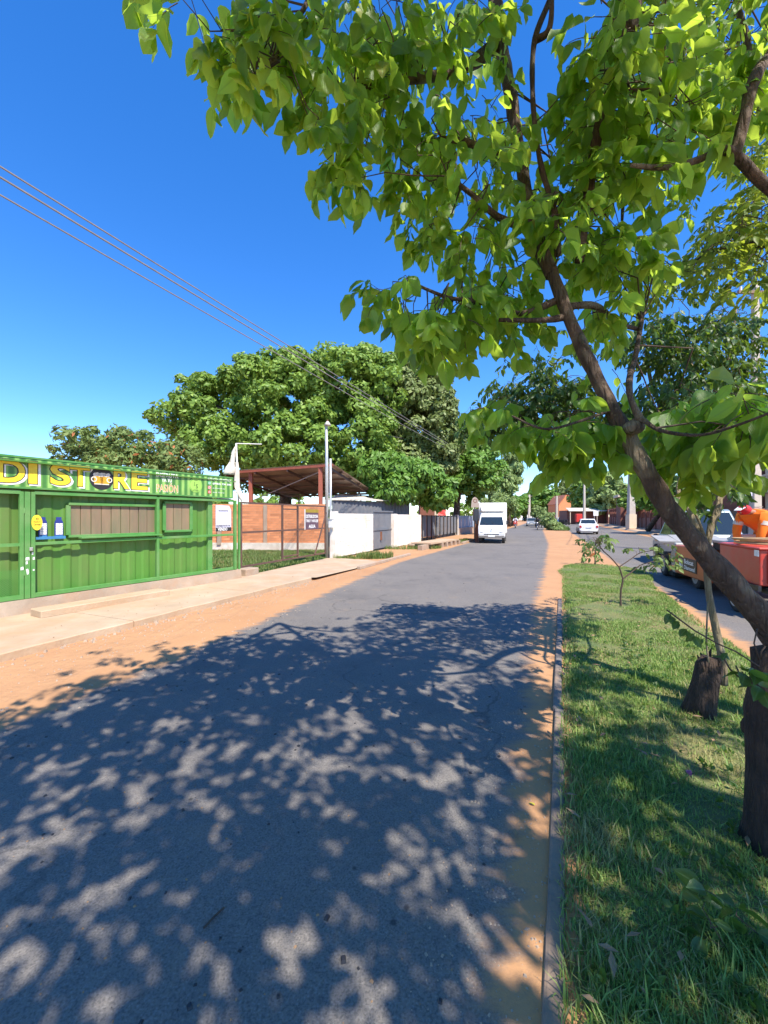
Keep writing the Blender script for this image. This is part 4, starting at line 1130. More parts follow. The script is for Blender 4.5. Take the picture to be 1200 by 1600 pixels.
b = MB(); b.box((p.x + .75, p.y - .5, 1.75), (.28, .3, 3.5)); b.build("corner_post", M['cream'], bh_)
b = MB(); b.box((p.x - .1, p.y, 3.5), (1.7, 2.2, .1)); b.build("roof", M['zinc'], bh_)
aw = empty("red_awning", tuple(at(686, 797, 34)), label="bright red canvas awning showing above the grey fence", cat="awning")
b = MB(); pts_ = []
for i in range(9):
    a = math.pi * i / 8 * .9 + .1; x = 686 - 10.5 * math.cos(a); y = 800 - 9.5 * math.sin(a) ** .5
    pts_.append(at(x, y, 34.2))
pts_ = [at(675, 806, 34)] + pts_ + [at(697, 806, 34)]
n = len(pts_); b.add([tuple(p) for p in pts_] + [(p.x, p.y + 1.2, p.z) for p in pts_], [tuple(range(n)), tuple(range(2 * n - 1, n - 1, -1))] + [(i, n + i, n + (i + 1) % n, (i + 1) % n) for i in range(n)])
b.build("awning_cloth", M['red'], aw)
b = MB(); b.tube([at(676, 806, 34.5), Vector((at(676, 806, 34.5).x, 34.5, 0))], .03, 6); b.tube([at(696, 806, 34.5), Vector((at(696, 806, 34.5).x, 34.5, 0))], .03, 6); b.build("awning_legs", M['greysteel'], aw)

# litter basket
lb = gnd(578, 858, .05); Yb = lb.y
li = empty("litter_basket", tuple(lb), label="rusty litter basket with a tipping lid panel in front of the grey door", cat="litter basket")
b = MB(); n = 16; x, y = lb.x, lb.y
b.tube([(x, y, .1), (x, y, .30), (x, y, .52)], [.13, .16, .17], n); b.build("drum", M['rust'], li)
b = MB()
for i in range(4):
    dx, dy = ((-.21, -.15), (.21, -.15), (.21, .15), (-.21, .15))[i]; b.tube([(x + dx, y + dy, .5), (x + dx, y + dy, .92)], .012, 5)
for z in (.5, .92):
    for (a, c) in (((-.21, -.15), (.21, -.15)), ((.21, -.15), (.21, .15)), ((.21, .15), (-.21, .15)), ((-.21, .15), (-.21, -.15))): b.tube([(x + a[0], y + a[1], z), (x + c[0], y + c[1], z)], .012, 5)
for k in range(9): b.tube([(x - .21, y - .15, .5 + .046 * (k + 1)), (x + .21, y - .15, .5 + .046 * (k + 1))], .005, 4)
b.build("wire_basket", M['rust'], li)
b = MB(); b.box((x + .42, y + .0, .70), (.36, .02, .42)); b.build("lid_panel", M['rust'], li)
b = MB(); b.sphere((x, y, .60), .17, 10, 6, squash=(1.1, .9, .5)); b.build("rubbish_bag", M['offwhite'], li, smooth=True)
b = MB(); b.tube([(x, y, 0), (x, y, .2)], .04, 6); b.build("leg", M['rust'], li)

# drain rim and storm drain mouths
dp = gnd(655, 853, .05); b = MB()
rg = [(dp.x + .55 * math.cos(t), dp.y + .55 * math.sin(t), .10) for t in np.linspace(0, 2 * math.pi, 25)]
b.tube(rg, .09, 8, cap=False); b.add([(dp.x + .5 * math.cos(t), dp.y + .5 * math.sin(t), .13) for t in np.linspace(0, 2 * math.pi, 25)[:-1]], [tuple(range(24))])
tag(b.build("drain_rim", M['plinth'], smooth=True), "round raised concrete drain rim on the sandy verge", "drain")
sd_ = empty("storm_drain", tuple(gnd(700, 855)), label="concrete storm drain with four dark slots by the road edge", cat="storm drain")
a = gnd(672, 858.5); c = gnd(716, 850.5); u_ = (c - a).normalized(); n_ = Vector((u_.y, -u_.x, 0)); ll = (c - a).length
b = MB(); b.beam(a + Vector((0, 0, .28)) - n_ * .5, c + Vector((0, 0, .28)) - n_ * .5, 1.1, .07); b.build("cover_slab", M['concrete'], sd_)
b = MB(); b.beam(a + Vector((0, 0, .12)) - n_ * .6, c + Vector((0, 0, .12)) - n_ * .6, .5, .24); b.build("painted_slot_shade", M['dark'], sd_)  # solid block coloured near-black in place of the shade in the slots
for i in range(6):
    t = (.0, .36, .52, .68, .84, 1.0)[i]; q = a.lerp(c, t); b = MB(); b.box((q.x - n_.x * .2, q.y - n_.y * .2, .12), (.6 if i else 1.6, .22 , .24), math.atan2(u_.y, u_.x) if i == 0 else math.atan2(n_.y, n_.x)); b.build("drain_pier", M['plinth'], sd_)

def pebbles(name, label, region, n, r0, r1, mat, z=.0):
    mb = MB(); k = 0
    while k < n:
        p = region(); r = random.uniform(r0, r1) * random.uniform(.5, 1)
        a = random.uniform(0, 6.28); mb.box((p[0], p[1], z + r * .35), (r * 2, r * 1.5, r * .9), a, taper=.55); k += 1
    return tag(mb.build(name, mat), label, kind='stuff')
def left_verge():
    y = random.uniform(2.2, 14) ; t = random.random(); xl = e0.x + (y - e0.y) * ed.x / ed.y + .05; xr = -2.97 + (y - 3.17) * .31 + .3
    return (xl + (xr - xl) * t, y)
pebbles("verge_pebbles", "pebbles strewn over the sandy left verge", left_verge, 1500, .004, .016, M['plinth'], .001)
def right_strip():
    y = 1.2 + 8 * random.random() ** 1.6; return (medL(y) - .08 - .5 * random.random() ** 1.5, y)
pebbles("kerbside_grit", "grit and small stones along the kerb", right_strip, 900, .002, .008, M['plinth'], .004)
def on_road():
    y = 1.3 + 9 * random.random() ** 1.5; return (random.uniform(-1.9 + .3 * (y - 5) - .6, medL(y) - .3), y)
pebbles("road_grit", "loose grit and leaf crumbs on the asphalt", on_road, 900, .002, .007, M['dryleaf'], .004)
pebbles("dark_road_specks", "dark crumbs lying on the asphalt", on_road, 260, .006, .016, M['black'], .002)

def on_pave():
    t = random.random(); p = e0 + ed * (PAVE_L * t) + en * random.uniform(.1, 1.6); return (p.x, p.y)
pebbles("pavement_litter", "dry leaf bits and grit on the left pavement", on_pave, 130, .003, .010, M['dryleaf'], .108)

# ================================================================== TREES FAR
def unit(v): return v / (np.linalg.norm(v, axis=-1, keepdims=True) + 1e-9)

def cards(centers, normals, size, mat, name, parent, stretch=1.5, fold=.25, droop=0.0):
    """many small folded leaf sprays: two triangles sharing a midrib"""
    m = len(centers)
    t = rng.normal(size=(m, 3)); t[:, 2] -= droop; t = unit(t - normals * (t * normals).sum(1)[:, None]); b = np.cross(normals, t)
    s = size * rng.uniform(.6, 1.35, m)[:, None]
    L = t * s * stretch * .5; W = b * s * .42
    V = np.stack([centers - L, centers + W - normals * s * fold * .4, centers + L, centers - W - normals * s * fold * .4], 1)
    base = (np.arange(m) * 4)[:, None]
    F = np.concatenate([base + np.array([[0, 1, 2]]), base + np.array([[0, 2, 3]])])
    return np_mesh(name, V.reshape(-1, 3), F, mat, parent)

def crown_points(blobs, n_clump, per, cr, flat=.75):
    """blobs: (center, radii); returns leaf centres and normals clustered in clumps near the blob surfaces"""
    vol = np.array([r[0] * r[1] * r[2] for c, r in blobs]) ** .67; vol /= vol.sum()
    C = []; N = []
    for (c, r), v in zip(blobs, vol):
        k = max(3, int(n_clump * v))
        d = unit(rng.normal(size=(k, 3))); rad = rng.uniform(.55, 1.0, k) ** .5
        P = np.array(c) + d * rad[:, None] * np.array(r)
        for p, dd in zip(P, d):
            q = unit(rng.normal(size=(per, 3)) + dd * .35 + np.array([0, 0, .25])); rr = cr * rng.uniform(.6, 1.35) * rng.uniform(.35, 1, per) ** .5
            C.append(p + q * rr[:, None] * np.array([1, 1, flat])); N.append(unit(q + rng.normal(size=(per, 3)) * .45 + np.array([0, 0, .35])))
    return np.concatenate(C), np.concatenate(N)

def pxblob(px, py, rx, ry, Y, ryw):
    c = at(px, py, Y); return (tuple(c), (rx / FPX * Y, ryw, ry / FPX * Y))

def far_tree(label, base, trunk, blobs, n_clump, per, cr, size, mat, bark='bark', r0=.3, name="tree", group=None, droop=0.0, cat="tree", limbs=5, stretch=1.5):
    root = empty(name, tuple(base), label=label, cat=cat, group=group)
    C, N = crown_points(blobs, n_clump, per, cr)
    tag(cards(C, N, size, M[mat], "crown", root, droop=droop, stretch=stretch), kind='stuff')
    b = MB(); base = Vector(base); top = Vector(trunk)
    b.tube([base, base.lerp(top, .3) + Vector((random.uniform(-.1, .1), 0, 0)), base.lerp(top, .65), top], [r0 * 1.25, r0, r0 * .8, r0 * .6], 10, jit=.25, freq=2)
    for c, r in random.sample(blobs, min(limbs, len(blobs))):
        c = Vector(c); s_ = base.lerp(top, random.uniform(.6, 1)); mdl = s_.lerp(c, .5) + Vector((0, 0, .15 * (c - s_).length))
        b.tube([s_, mdl, c], [r0 * .5, r0 * .3, r0 * .1], 7, jit=.2)
    b.build("trunk", M[bark], root, smooth=True)
    return root

far_tree("huge bright green leafy tree spreading behind the open shed", (at(440, 800, 32).x, 32, 0), tuple(at(450, 730, 32)),
    [pxblob(460, 625, 95, 66, 31, 4.2), pxblob(530, 600, 70, 48, 31, 3.5), pxblob(545, 680, 70, 66, 30, 3.2), pxblob(400, 600, 45, 36, 31, 3),
     pxblob(345, 640, 58, 42, 31, 3), pxblob(305, 612, 40, 20, 31, 2.2), pxblob(284, 655, 42, 19, 31, 2.2), pxblob(320, 680, 44, 22, 31, 2.2), pxblob(440, 752, 95, 20, 34, 2), pxblob(530, 748, 60, 22, 34, 2), pxblob(350, 695, 60, 32, 30, 3), pxblob(450, 700, 90, 42, 29, 3.4), pxblob(590, 610, 36, 50, 31, 3), pxblob(475, 570, 42, 20, 31, 2), pxblob(560, 565, 36, 18, 31, 2)],
    760, 110, .78, .24, 'mango', r0=.55, limbs=9)
far_tree("tall olive green tree right of the huge bright tree", (at(560, 800, 36).x, 36, 0), tuple(at(640, 730, 35)),
    [pxblob(635, 600, 40, 42, 34, 3), pxblob(655, 655, 50, 58, 34, 3.2), pxblob(678, 620, 28, 45, 34, 2.2), pxblob(620, 720, 50, 48, 34, 3), pxblob(690, 700, 28, 45, 34, 2.2), pxblob(600, 660, 40, 60, 34.5, 2.5)],
    520, 100, .75, .25, 'olive', r0=.45)
far_tree("low drooping mango-like tree hanging over the white wall", (at(625, 800, 28).x, 28.5, 0), tuple(at(625, 770, 28.5)),
    [pxblob(600, 735, 32, 30, 27, 2), pxblob(640, 750, 38, 33, 27, 2.2), pxblob(617, 765, 32, 22, 26.5, 1.8), pxblob(680, 765, 28, 26, 28, 1.8)],
    170, 80, .55, .26, 'bright', r0=.3, droop=1.2, stretch=2.0)
far_tree("layered bright green tree shading the grey fence next to the truck", (at(712, 800, 38).x, 38, 0), tuple(at(715, 770, 38)),
    [pxblob(720, 690, 34, 30, 38, 3), pxblob(735, 735, 40, 22, 37, 3), pxblob(705, 745, 28, 30, 37, 2.5), pxblob(750, 712, 24, 18, 37, 2), pxblob(755, 755, 24, 12, 36.5, 2), pxblob(742, 690, 30, 20, 38, 2.5), pxblob(765, 735, 18, 18, 38, 2), pxblob(695, 700, 28, 34, 38, 2.5), pxblob(725, 772, 24, 14, 38, 2)],
    270, 85, .62, .26, 'bright', r0=.35)
far_tree("airy tree with scattered orange blossom behind the container kiosk", (at(200, 800, 22).x, 22, 0), tuple(at(200, 760, 22)),
    [pxblob(150, 697, 42, 26, 22, 2), pxblob(120, 712, 26, 22, 22, 1.5), pxblob(200, 700, 42, 24, 22, 2), pxblob(250, 715, 36, 22, 22, 1.6), pxblob(285, 722, 24, 22, 22, 1.5), pxblob(190, 735, 90, 28, 22, 2.2)],
    210, 70, .5, .13, 'bloomleaf', r0=.18, stretch=2.2)
far_tree("wispy pale casuarina-like tree above the truck", (at(796, 807, 66).x, 66, 0), tuple(at(790, 760, 66)),
    [pxblob(800, 735, 11, 28, 66, 2), pxblob(785, 760, 20, 30, 64, 2.5), pxblob(768, 752, 16, 18, 64, 2.5), pxblob(780, 790, 26, 18, 62, 2.5), pxblob(806, 720, 6, 18, 66, 1.5)],
    170, 70, .75, .34, 'pale', r0=.25, droop=2.0, stretch=2.8)
far_tree("small round tree on the verge beyond the truck", (at(800, 820, 70).x, 70, 0), tuple(at(801, 800, 70)),
    [pxblob(800, 792, 14, 14, 70, 1.8), pxblob(812, 785, 10, 12, 72, 1.6)], 60, 60, .6, .36, 'bright', r0=.2, group=None)
for px, py, rx, ry, Y, mt, lb in ((820, 788, 20, 15, 150, 'mango', "dark distant tree at the end of the left carriageway"), (848, 780, 22, 22, 140, 'bright', "bright distant tree behind the far pale pole"),
                              (872, 782, 16, 18, 160, 'mango', "distant tree behind the orange gabled house"), (893, 770, 20, 26, 150, 'olive', "olive distant tree above the parked motorcycles"),
                              (922, 768, 24, 30, 100, 'mango', "dark tree behind the shop with the white awning"), (948, 772, 18, 30, 88, 'pale', "pale leafy tree beside the dark gate on the right pavement"),
                              (790, 798, 20, 14, 170, 'mango', "far tree partly hidden by the casuarina-like tree")):
    far_tree(lb, (at(px, 807, Y).x, Y, 0), tuple(at(px, py + 8, Y)), [pxblob(px, py, rx, ry, Y, 4), pxblob(px - rx * .5, py + 6, rx * .7, ry * .7, Y, 3), pxblob(px + rx * .55, py + 5, rx * .6, ry * .65, Y, 3)], 80, 55, 1.4, .8, mt, r0=.35, limbs=2)
for px, py, rx, ry, Y, mt, lb in ((1045, 772, 34, 26, 38, 'bright', "leafy green tree behind the columned brick wall"), (1090, 765, 30, 30, 36, 'pale', "pale green tree next to the reddish brown building"), (1000, 775, 26, 20, 55, 'mango', "dark green tree over the far end of the columned brick wall")):
    far_tree(lb, (at(px, 807, Y).x, Y + 3, 0.3), tuple(at(px, py + 10, Y)), [pxblob(px, py, rx, ry, Y, 2), pxblob(px - rx * .6, py + 8, rx * .6, ry * .6, Y, 2), pxblob(px + rx * .5, py - 6, rx * .6, ry * .7, Y, 2)], 110, 60, .6, .3, mt, r0=.22, limbs=3)
# background mass of trees closing the horizon
C, N = crown_points([((x, random.uniform(260, 330), random.uniform(5, 8)), (14, 6, random.uniform(7, 12))) for x in range(-420, 520, 17)], 900, 40, 3.5)
ft = cards(C, N, 2.0, M['mango'], "distant_treeline", None); tag(ft, "dark distant treeline closing the horizon", kind='stuff')

# far median island with shrubs
isl = [(19.9, 47.5), (21.2, 47.0), (22.3, 49), (33, 76), (47, 112), (44.5, 113), (30.5, 76.5), (20.2, 51)]
sheet("island_soil", isl, .05, M['soil'])
o = grass("island_grass", isl, 15000, .35, .06, M['weed'], z0=.04); tag(o, "grass on the far median island")
for px, py, rx, ry, Y, lb in ((858, 813, 9, 12, 50, "grey-green loose shrub at the near tip of the far island"), (846, 806, 12, 14, 60, "rounded shrub in the middle of the far island"), (866, 822, 8, 7, 49, "low leafy shrub at the right of the far island tip"), (838, 800, 10, 11, 72, "tall shrub far along the median island")):
    far_tree(lb, (at(px, 807, Y).x, Y, 0), tuple(at(px, py, Y)), [pxblob(px, py, rx, ry, Y, 1), pxblob(px + 3, py + 5, rx * .8, ry * .7, Y, 1)], 60, 55, .32, .17, 'pale', r0=.05, name="shrub", cat="shrub", limbs=2)

# ================================================================== NEAR TREES
def leaf_variant(L, W, fold, curl, tip=.12, seed=0):
    r = np.random.default_rng(seed)
    ts = [0, .12, .3, .5, .7, .87, 1.0]; ws = [0, .52, .93, 1.0, .78, .36, 0]
    V = []; 
    for t, w_ in zip(ts, ws):
        y = t * L; z = -curl * L * t ** 2
        hw = w_ * W / 2
        if w_ == 0: V.append((0, y, z))
        else:
            wob = r.uniform(-.04, .04) * L
            V += [(-hw, y, z + fold * hw + wob), (0, y, z), (hw, y, z + fold * hw - wob)]
    F = [(0, 2, 1), (0, 3, 2)]
    for i in range(4):
        a = 1 + 3 * i; F += [(a, a + 1, a + 3), (a + 1, a + 4, a + 3), (a + 1, a + 2, a + 4), (a + 2, a + 5, a + 4)]
    a = 13; F += [(a, a + 1, 16), (a + 1, a + 2, 16)]
    return np.array(V, float), np.array(F, int)
RIB = np.array([1.0] + [0, 1, 0] * 5 + [1.0], dtype=np.float32)
def setrib(me):
    a = me.attributes.new('rib', 'FLOAT', 'POINT'); a.data.foreach_set('value', np.tile(RIB, len(me.vertices) // 17))

def basis(axis, normal):
    """rows x, y=axis, z=normal for each leaf; returns (m,3,3) whose columns are x,y,z"""
    y = unit(axis); z = unit(normal - y * (normal * y).sum(1)[:, None]); x = np.cross(y, z)
    return np.stack([x, y, z], 2)

class Crown:
    def __init__(s): s.P = []; s.A = []; s.N = []; s.S = []; s.tw = []
    def twig(s, p, d, n, L, gap, droop, tw_r=.0025, face=.6, pair=True):
        """compound twig from p along d carrying n leaves of length L"""
        p = np.array(p, float); d = np.array(d, float); pts = [tuple(p)]
        for i in range(n):
            d = unit(d + np.array([0, 0, -.10 - .12 * droop]) + rng.normal(size=3) * .06); p = p + d * gap; pts.append(tuple(p))
            side = unit(np.cross(d, [0, 0, 1]) + 1e-6) * (1 if i % 2 else -1)
            for sd in ((side, -side) if pair and rng.random() < .55 else (side,)):
                a = unit(d * .45 + sd * .75 + rng.normal(size=3) * .22 + np.array([0, 0, -droop])); 
                nn = unit(np.array([0, 0, 1.0]) * (1 - face) + rng.normal(size=3) * (.25 + face) + np.array([0, -.25, 0]))
                s.P.append(p + a * .012); s.A.append(a); s.N.append(nn); s.S.append(L * rng.uniform(.5, 1.25))
        a = unit(d + np.array([0, 0, -droop * .7])); s.P.append(p); s.A.append(a); s.N.append(unit(np.array([0, 0, 1.0]) + rng.normal(size=3) * .5)); s.S.append(L * rng.uniform(.9, 1.2))
        s.tw.append((pts, tw_r))
    def blob(s, px, py, Y, rx, ry, rY, n, L=.12, gap=.06, nl=5, droop=.75, out=(0, 0, 0), src=None, skel=None, conn=.35):
        for i in range(n):
            while True:
                u = rng.uniform(-1, 1, 3)
                if (u ** 2).sum() < 1: break
            q = np.array(at(px + rx * u[0], py + ry * u[1], Y + rY * u[2]))
            d = unit(np.array([u[0] + rng.normal() * .5, u[2] + rng.normal() * .5, -.25 * droop + rng.normal() * .3]))
            s.twig(q, d, nl, L, gap, droop)
            if skel is not None and rng.random() < conn: s.connect(q, skel)
    def world(s, c, r, n, L=.12, gap=.06, nl=5, droop=.55, skel=None, conn=.2):
        for i in range(n):
            while True:
                u = rng.uniform(-1, 1, 3)
                if (u ** 2).sum() < 1: break
            q = np.array(c) + u * np.array(r); d = unit(np.array([rng.normal(), rng.normal(), -.1 + rng.normal() * .3]))
            s.twig(q, d, nl, L, gap, droop)
            if skel is not None and rng.random() < conn: s.connect(q, skel)
    def connect(s, q, skel):
        S = np.array([p for p, r in skel]); d = np.linalg.norm(S - q, axis=1); i = int(d.argmin())
        if d[i] > .8 or d[i] < .05: return
        a = S[i]; m1 = a + (q - a) * .4 + np.array([0, 0, .12 * d[i]]) + rng.normal(size=3) * .13 * d[i]; m2 = a + (q - a) * .75 + np.array([0, 0, .1 * d[i]]) + rng.normal(size=3) * .09 * d[i]
        s.tw.append(([tuple(a), tuple(m1), tuple(m2), tuple(q)], .0035 + .004 * d[i]))
    def build(s, root, mat, Lw, singles=0, seeds=6, twigmat='twig', fold=.45, curl=.22, stuffname="foliage"):
        P = np.array(s.P); A = np.array(s.A); N = np.array(s.N); S = np.array(s.S); m = len(P)
        B = basis(A, N); var = rng.integers(0, seeds, m)
        VR = [leaf_variant(1.0, Lw * (.9 + .25 * (k % 3) / 2), fold * (.5 + .5 * (k % 2)), curl * (.3 + .35 * (k % 4)), seed=k) for k in range(seeds)]
        single = np.zeros(m, bool)
        if singles:
            C = P + A * S[:, None] * .5; Y = C[:, 1]; px = 600 + FPX * C[:, 0] / np.maximum(Y, .01); py = 807 - FPX * (C[:, 2] - CH) / np.maximum(Y, .01)
            vis = (Y > .5) & (px > 10) & (px < 1190) & (py > 10) & (py < 1590); score = np.where(vis, S / np.maximum(Y, .3), 0)
            idx = np.argsort(-score)[:singles]; single[idx[score[idx] > 0]] = True
            mes = []
            for V, F in VR:
                me = bpy.data.meshes.new("leaf"); me.from_pydata(V.tolist(), [], F.tolist()); me.update(); me.materials.append(M[mat]); me.polygons.foreach_set("use_smooth", [True] * len(me.polygons)); setrib(me); mes.append(me)
            for i in np.where(single)[0]:
                o = bpy.data.objects.new("leaf", mes[var[i]]); col.objects.link(o); o.parent = root
                mt = Matrix(B[i].tolist()).to_4x4() @ Matrix.Diagonal((S[i], S[i], S[i], 1)); mt.translation = Vector(P[i]) - root.location; o.matrix_local = mt
        Vs = []; Fs = []; off = 0
        for k in range(seeds):
            i = np.where((var == k) & ~single)[0]
            if len(i) == 0: continue
            V, F = VR[k]; W = np.einsum('mij,vj->mvi', B[i], V) * S[i][:, None, None] + P[i][:, None, :]
            Vs.append(W.reshape(-1, 3)); Fs.append((F[None] + (np.arange(len(i)) * len(V))[:, None, None] + off).reshape(-1, 3)); off += len(i) * len(V)
        if Vs:
            fo = tag(np_mesh(stuffname, np.concatenate(Vs), np.concatenate(Fs), M[mat], root, smooth=True), kind='stuff'); setrib(fo.data)
        tb = MB()
        for pts, r in s.tw: tb.tube(pts, [r * (1 - .55 * i / (len(pts) - 1)) for i in range(len(pts))], 4, cap=False)
        if tb.v:
            me = bpy.data.meshes.new("twigs"); me.from_pydata(tb.v, [], tb.f); me.update(); tag(finish("twigs", me, M[twigmat], root, True), kind='stuff')
        print("leaves", root.name, m, "single", int(single.sum()))

def smooth_path(pts, rad, n=6):
    P = [Vector(p) for p in pts]; out = []; ro = []
    for i in range(len(P) - 1):
        p0 = P[max(i - 1, 0)]; p1 = P[i]; p2 = P[i + 1]; p3 = P[min(i + 2, len(P) - 1)]
        for k in range(n):
            t = k / n
            out.append(.5 * ((2 * p1) + (-p0 + p2) * t + (2 * p0 - 5 * p1 + 4 * p2 - p3) * t * t + (-p0 + 3 * p1 - 3 * p2 + p3) * t ** 3)); ro.append(rad[i] * (1 - t) + rad[i + 1] * t)
    out.append(P[-1]); ro.append(rad[-1]); return out, ro
def limb(mb, skel, pp, rr, n=10, jit=.22, freq=9):
    """pp: list of (px, py, Y); rr: radii in photo pixels"""
    pts = [at(*p) for p in pp]; rad = [r / FPX * p[2] for r, p in zip(rr, pp)]
    o, r = smooth_path(pts, rad); mb.tube(o, r, n, jit=jit, freq=freq); skel += [(tuple(p), q) for p, q in zip(o, r)]
def wlimb(mb, skel, pts, rad, n=9):
    o, r = smooth_path(pts, rad); mb.tube(o, r, n, jit=.2, freq=7); skel += [(tuple(p), q) for p, q in zip(o, r)]

# ---- tree 1: the leaning tree from the tall stump
t1 = empty("broadleaf_tree", (1.85, 1.98, .03), label="leaning broad-leaved tree regrown from the thick cut stump at the frame edge", cat="tree")
tr = MB(); sk = []
limb(tr, sk, [(1245, 1060, 1.98), (1210, 992, 2.0), (1150, 918, 2.02), (1095, 858, 2.05), (1040, 790, 2.08), (1002, 722, 2.12), (965, 655, 2.16), (932, 590, 2.2), (895, 510, 2.26), (862, 425, 2.32)],
     [19, 19, 17.5, 15.5, 14.2, 12.8, 11.3, 10.2, 9.6, 9.2], 18, .3, 9)
trunk1 = tr.build("trunk", M['bark'], t1, smooth=True)
tr = MB()
limb(tr, sk, [(862, 430, 2.32), (838, 370, 2.38), (822, 300, 2.44), (808, 220, 2.5), (798, 150, 2.56), (780, 60, 2.62), (768, -40, 2.7), (740, -160, 2.8)], [11, 10, 9, 8.5, 10, 10, 10, 8], 12, .2, 9)
limb(tr, sk, [(780, 65, 2.62), (745, 95, 2.55), (700, 115, 2.48), (655, 122, 2.4), (600, 128, 2.32), (550, 150, 2.25)], [11, 9, 7, 7, 6, 4], 8)
limb(tr, sk, [(872, 400, 2.34), (866, 330, 2.3), (848, 270, 2.28), (838, 215, 2.26), (832, 140, 2.25), (836, 60, 2.25), (866, -20, 2.25), (870, -90, 2.25)], [6, 5, 4.2, 3.8, 3.8, 4.5, 4.5, 4], 8)
limb(tr, sk, [(838, 62, 2.25), (856, 50, 2.22), (862, 20, 2.2), (860, -30, 2.2)], [5, 5, 4, 4], 7)
limb(tr, sk, [(800, 240, 2.5), (760, 232, 2.42), (725, 222, 2.36), (690, 216, 2.3)], [7, 5, 5, 3], 7)
limb(tr, sk, [(835, 360, 2.38), (780, 340, 2.35), (745, 310, 2.3), (700, 275, 2.25)], [6.5, 5, 4, 3], 8)
limb(tr, sk, [(868, 470, 2.3), (810, 490, 2.3), (745, 470, 2.3), (700, 465, 2.3), (640, 440, 2.3)], [5.5, 4.5, 3.5, 3, 2], 7)
limb(tr, sk, [(885, 495, 2.28), (850, 500, 2.25), (780, 500, 2.2)], [6, 4, 3], 6)
limb(tr, sk, [(905, 520, 2.26), (912, 535, 2.15), (918, 545, 2.1)], [6, 4, 2], 6)
limb(tr, sk, [(880, 480, 2.28), (930, 478, 2.35), (965, 505, 2.4), (1000, 515, 2.5)], [6, 5, 4, 3], 7)
limb(tr, sk, [(905, 410, 2.34), (935, 200, 2.2), (965, 120, 2.1), (985, 40, 2.0), (1000, -60, 1.95)], [7, 8, 9, 10, 10], 9)
limb(tr, sk, [(975, 670, 2.14), (1000, 655, 2.05), (1030, 672, 1.9), (1090, 680, 1.7), (1150, 665, 1.5), (1215, 640, 1.35)], [5.5, 4, 3, 2.6, 2.2, 2], 8)
limb(tr, sk, [(1000, 655, 2.05), (985, 620, 2.1), (984, 590, 2.2), (992, 560, 2.35), (1003, 500, 2.5)], [6, 4.5, 4.5, 4, 3], 8)
limb(tr, sk, [(955, 640, 2.16), (900, 660, 2.0), (850, 670, 1.95), (800, 650, 2.0)], [3, 2.5, 2, 1.5], 6)
limb(tr, sk, [(575, -60, 2.3), (500, -20, 2.2), (468, 25, 2.1), (436, 82, 2.05), (400, 120, 2.0)], [4, 4, 3.5, 3, 2], 7)
limb(tr, sk, [(768, -40, 2.7), (690, -80, 2.55), (575, -60, 2.3)], [9, 7, 4], 7)
wlimb(tr, sk, [at(740, -160, 2.8), (.1, 2.2, 5.2), (-.4, 1.2, 4.9), (-.7, .2, 4.6), (-.5, -1.0, 4.5)], [.04, .035, .03, .022, .012])
wlimb(tr, sk, [at(740, -160, 2.8), (.9, 2.6, 5.8), (1.6, 2.2, 6.1), (2.4, 2.2, 6.2)], [.04, .03, .022, .01])
wlimb(tr, sk, [at(1000, -60, 1.95), (1.1, 1.2, 4.6), (1.0, .2, 4.9), (.9, -1.2, 5.0)], [.04, .035, .028, .012])
wlimb(tr, sk, [at(870, -90, 2.25), (.9, 1.6, 5.0), (.3, .8, 5.2), (-.2, 0, 5.3)], [.03, .025, .02, .01])
tr.build("branches", M['bark'], t1, smooth=True)
b = MB(); kn = at(990, 668, 2.07); b.sphere((kn.x, kn.y, kn.z), .045, 12, 8, squash=(1.2, 1, .8)); b.build("burl", M['bark'], t1, smooth=True)
# stump of tree 1
b = MB(); X0, Y0 = 1.95, 1.98
b.tube([(X0, Y0, -.02), (X0, Y0, .12), (X0 - .0, Y0, .4), (X0, Y0, .7), (X0 + .01, Y0, .88), (X0 + .02, Y0, .965), (X0 + .03, Y0, .985)], [.185, .165, .15, .15, .152, .15, .09], 22, jit=.16, freq=7)
for k in range(26):
    a = random.uniform(0, 6.28); z = random.uniform(.05, .9); r = .15
    b.sphere((X0 + r * math.cos(a), Y0 + r * math.sin(a), z), random.uniform(.012, .03), 7, 5, squash=(1, 1, 1.8))
b.build("stump", M['barkdark'], t1, smooth=True)
b = MB()
for pts in (((1183, 982, 1.95), (1178, 1005, 1.93), (1186, 1030, 1.95)), ((1196, 1010, 1.9), (1189, 1018, 1.9), (1189, 1030, 1.93)), ((1187, 1042, 1.86), (1150, 1018, 1.84), (1120, 1005, 1.82), (1085, 985, 1.8), (1062, 968, 1.78), (1042, 953, 1.78)), ((1155, 1058, 1.84), (1140, 1045, 1.83), (1125, 1018, 1.82)), ((1150, 1040, 1.85), (1158, 1060, 1.85), (1160, 1050, 1.8))):
    b.tube([at(*p) for p in pts], .0035, 5)
b.build("shoots", M['twig'], t1, smooth=True)

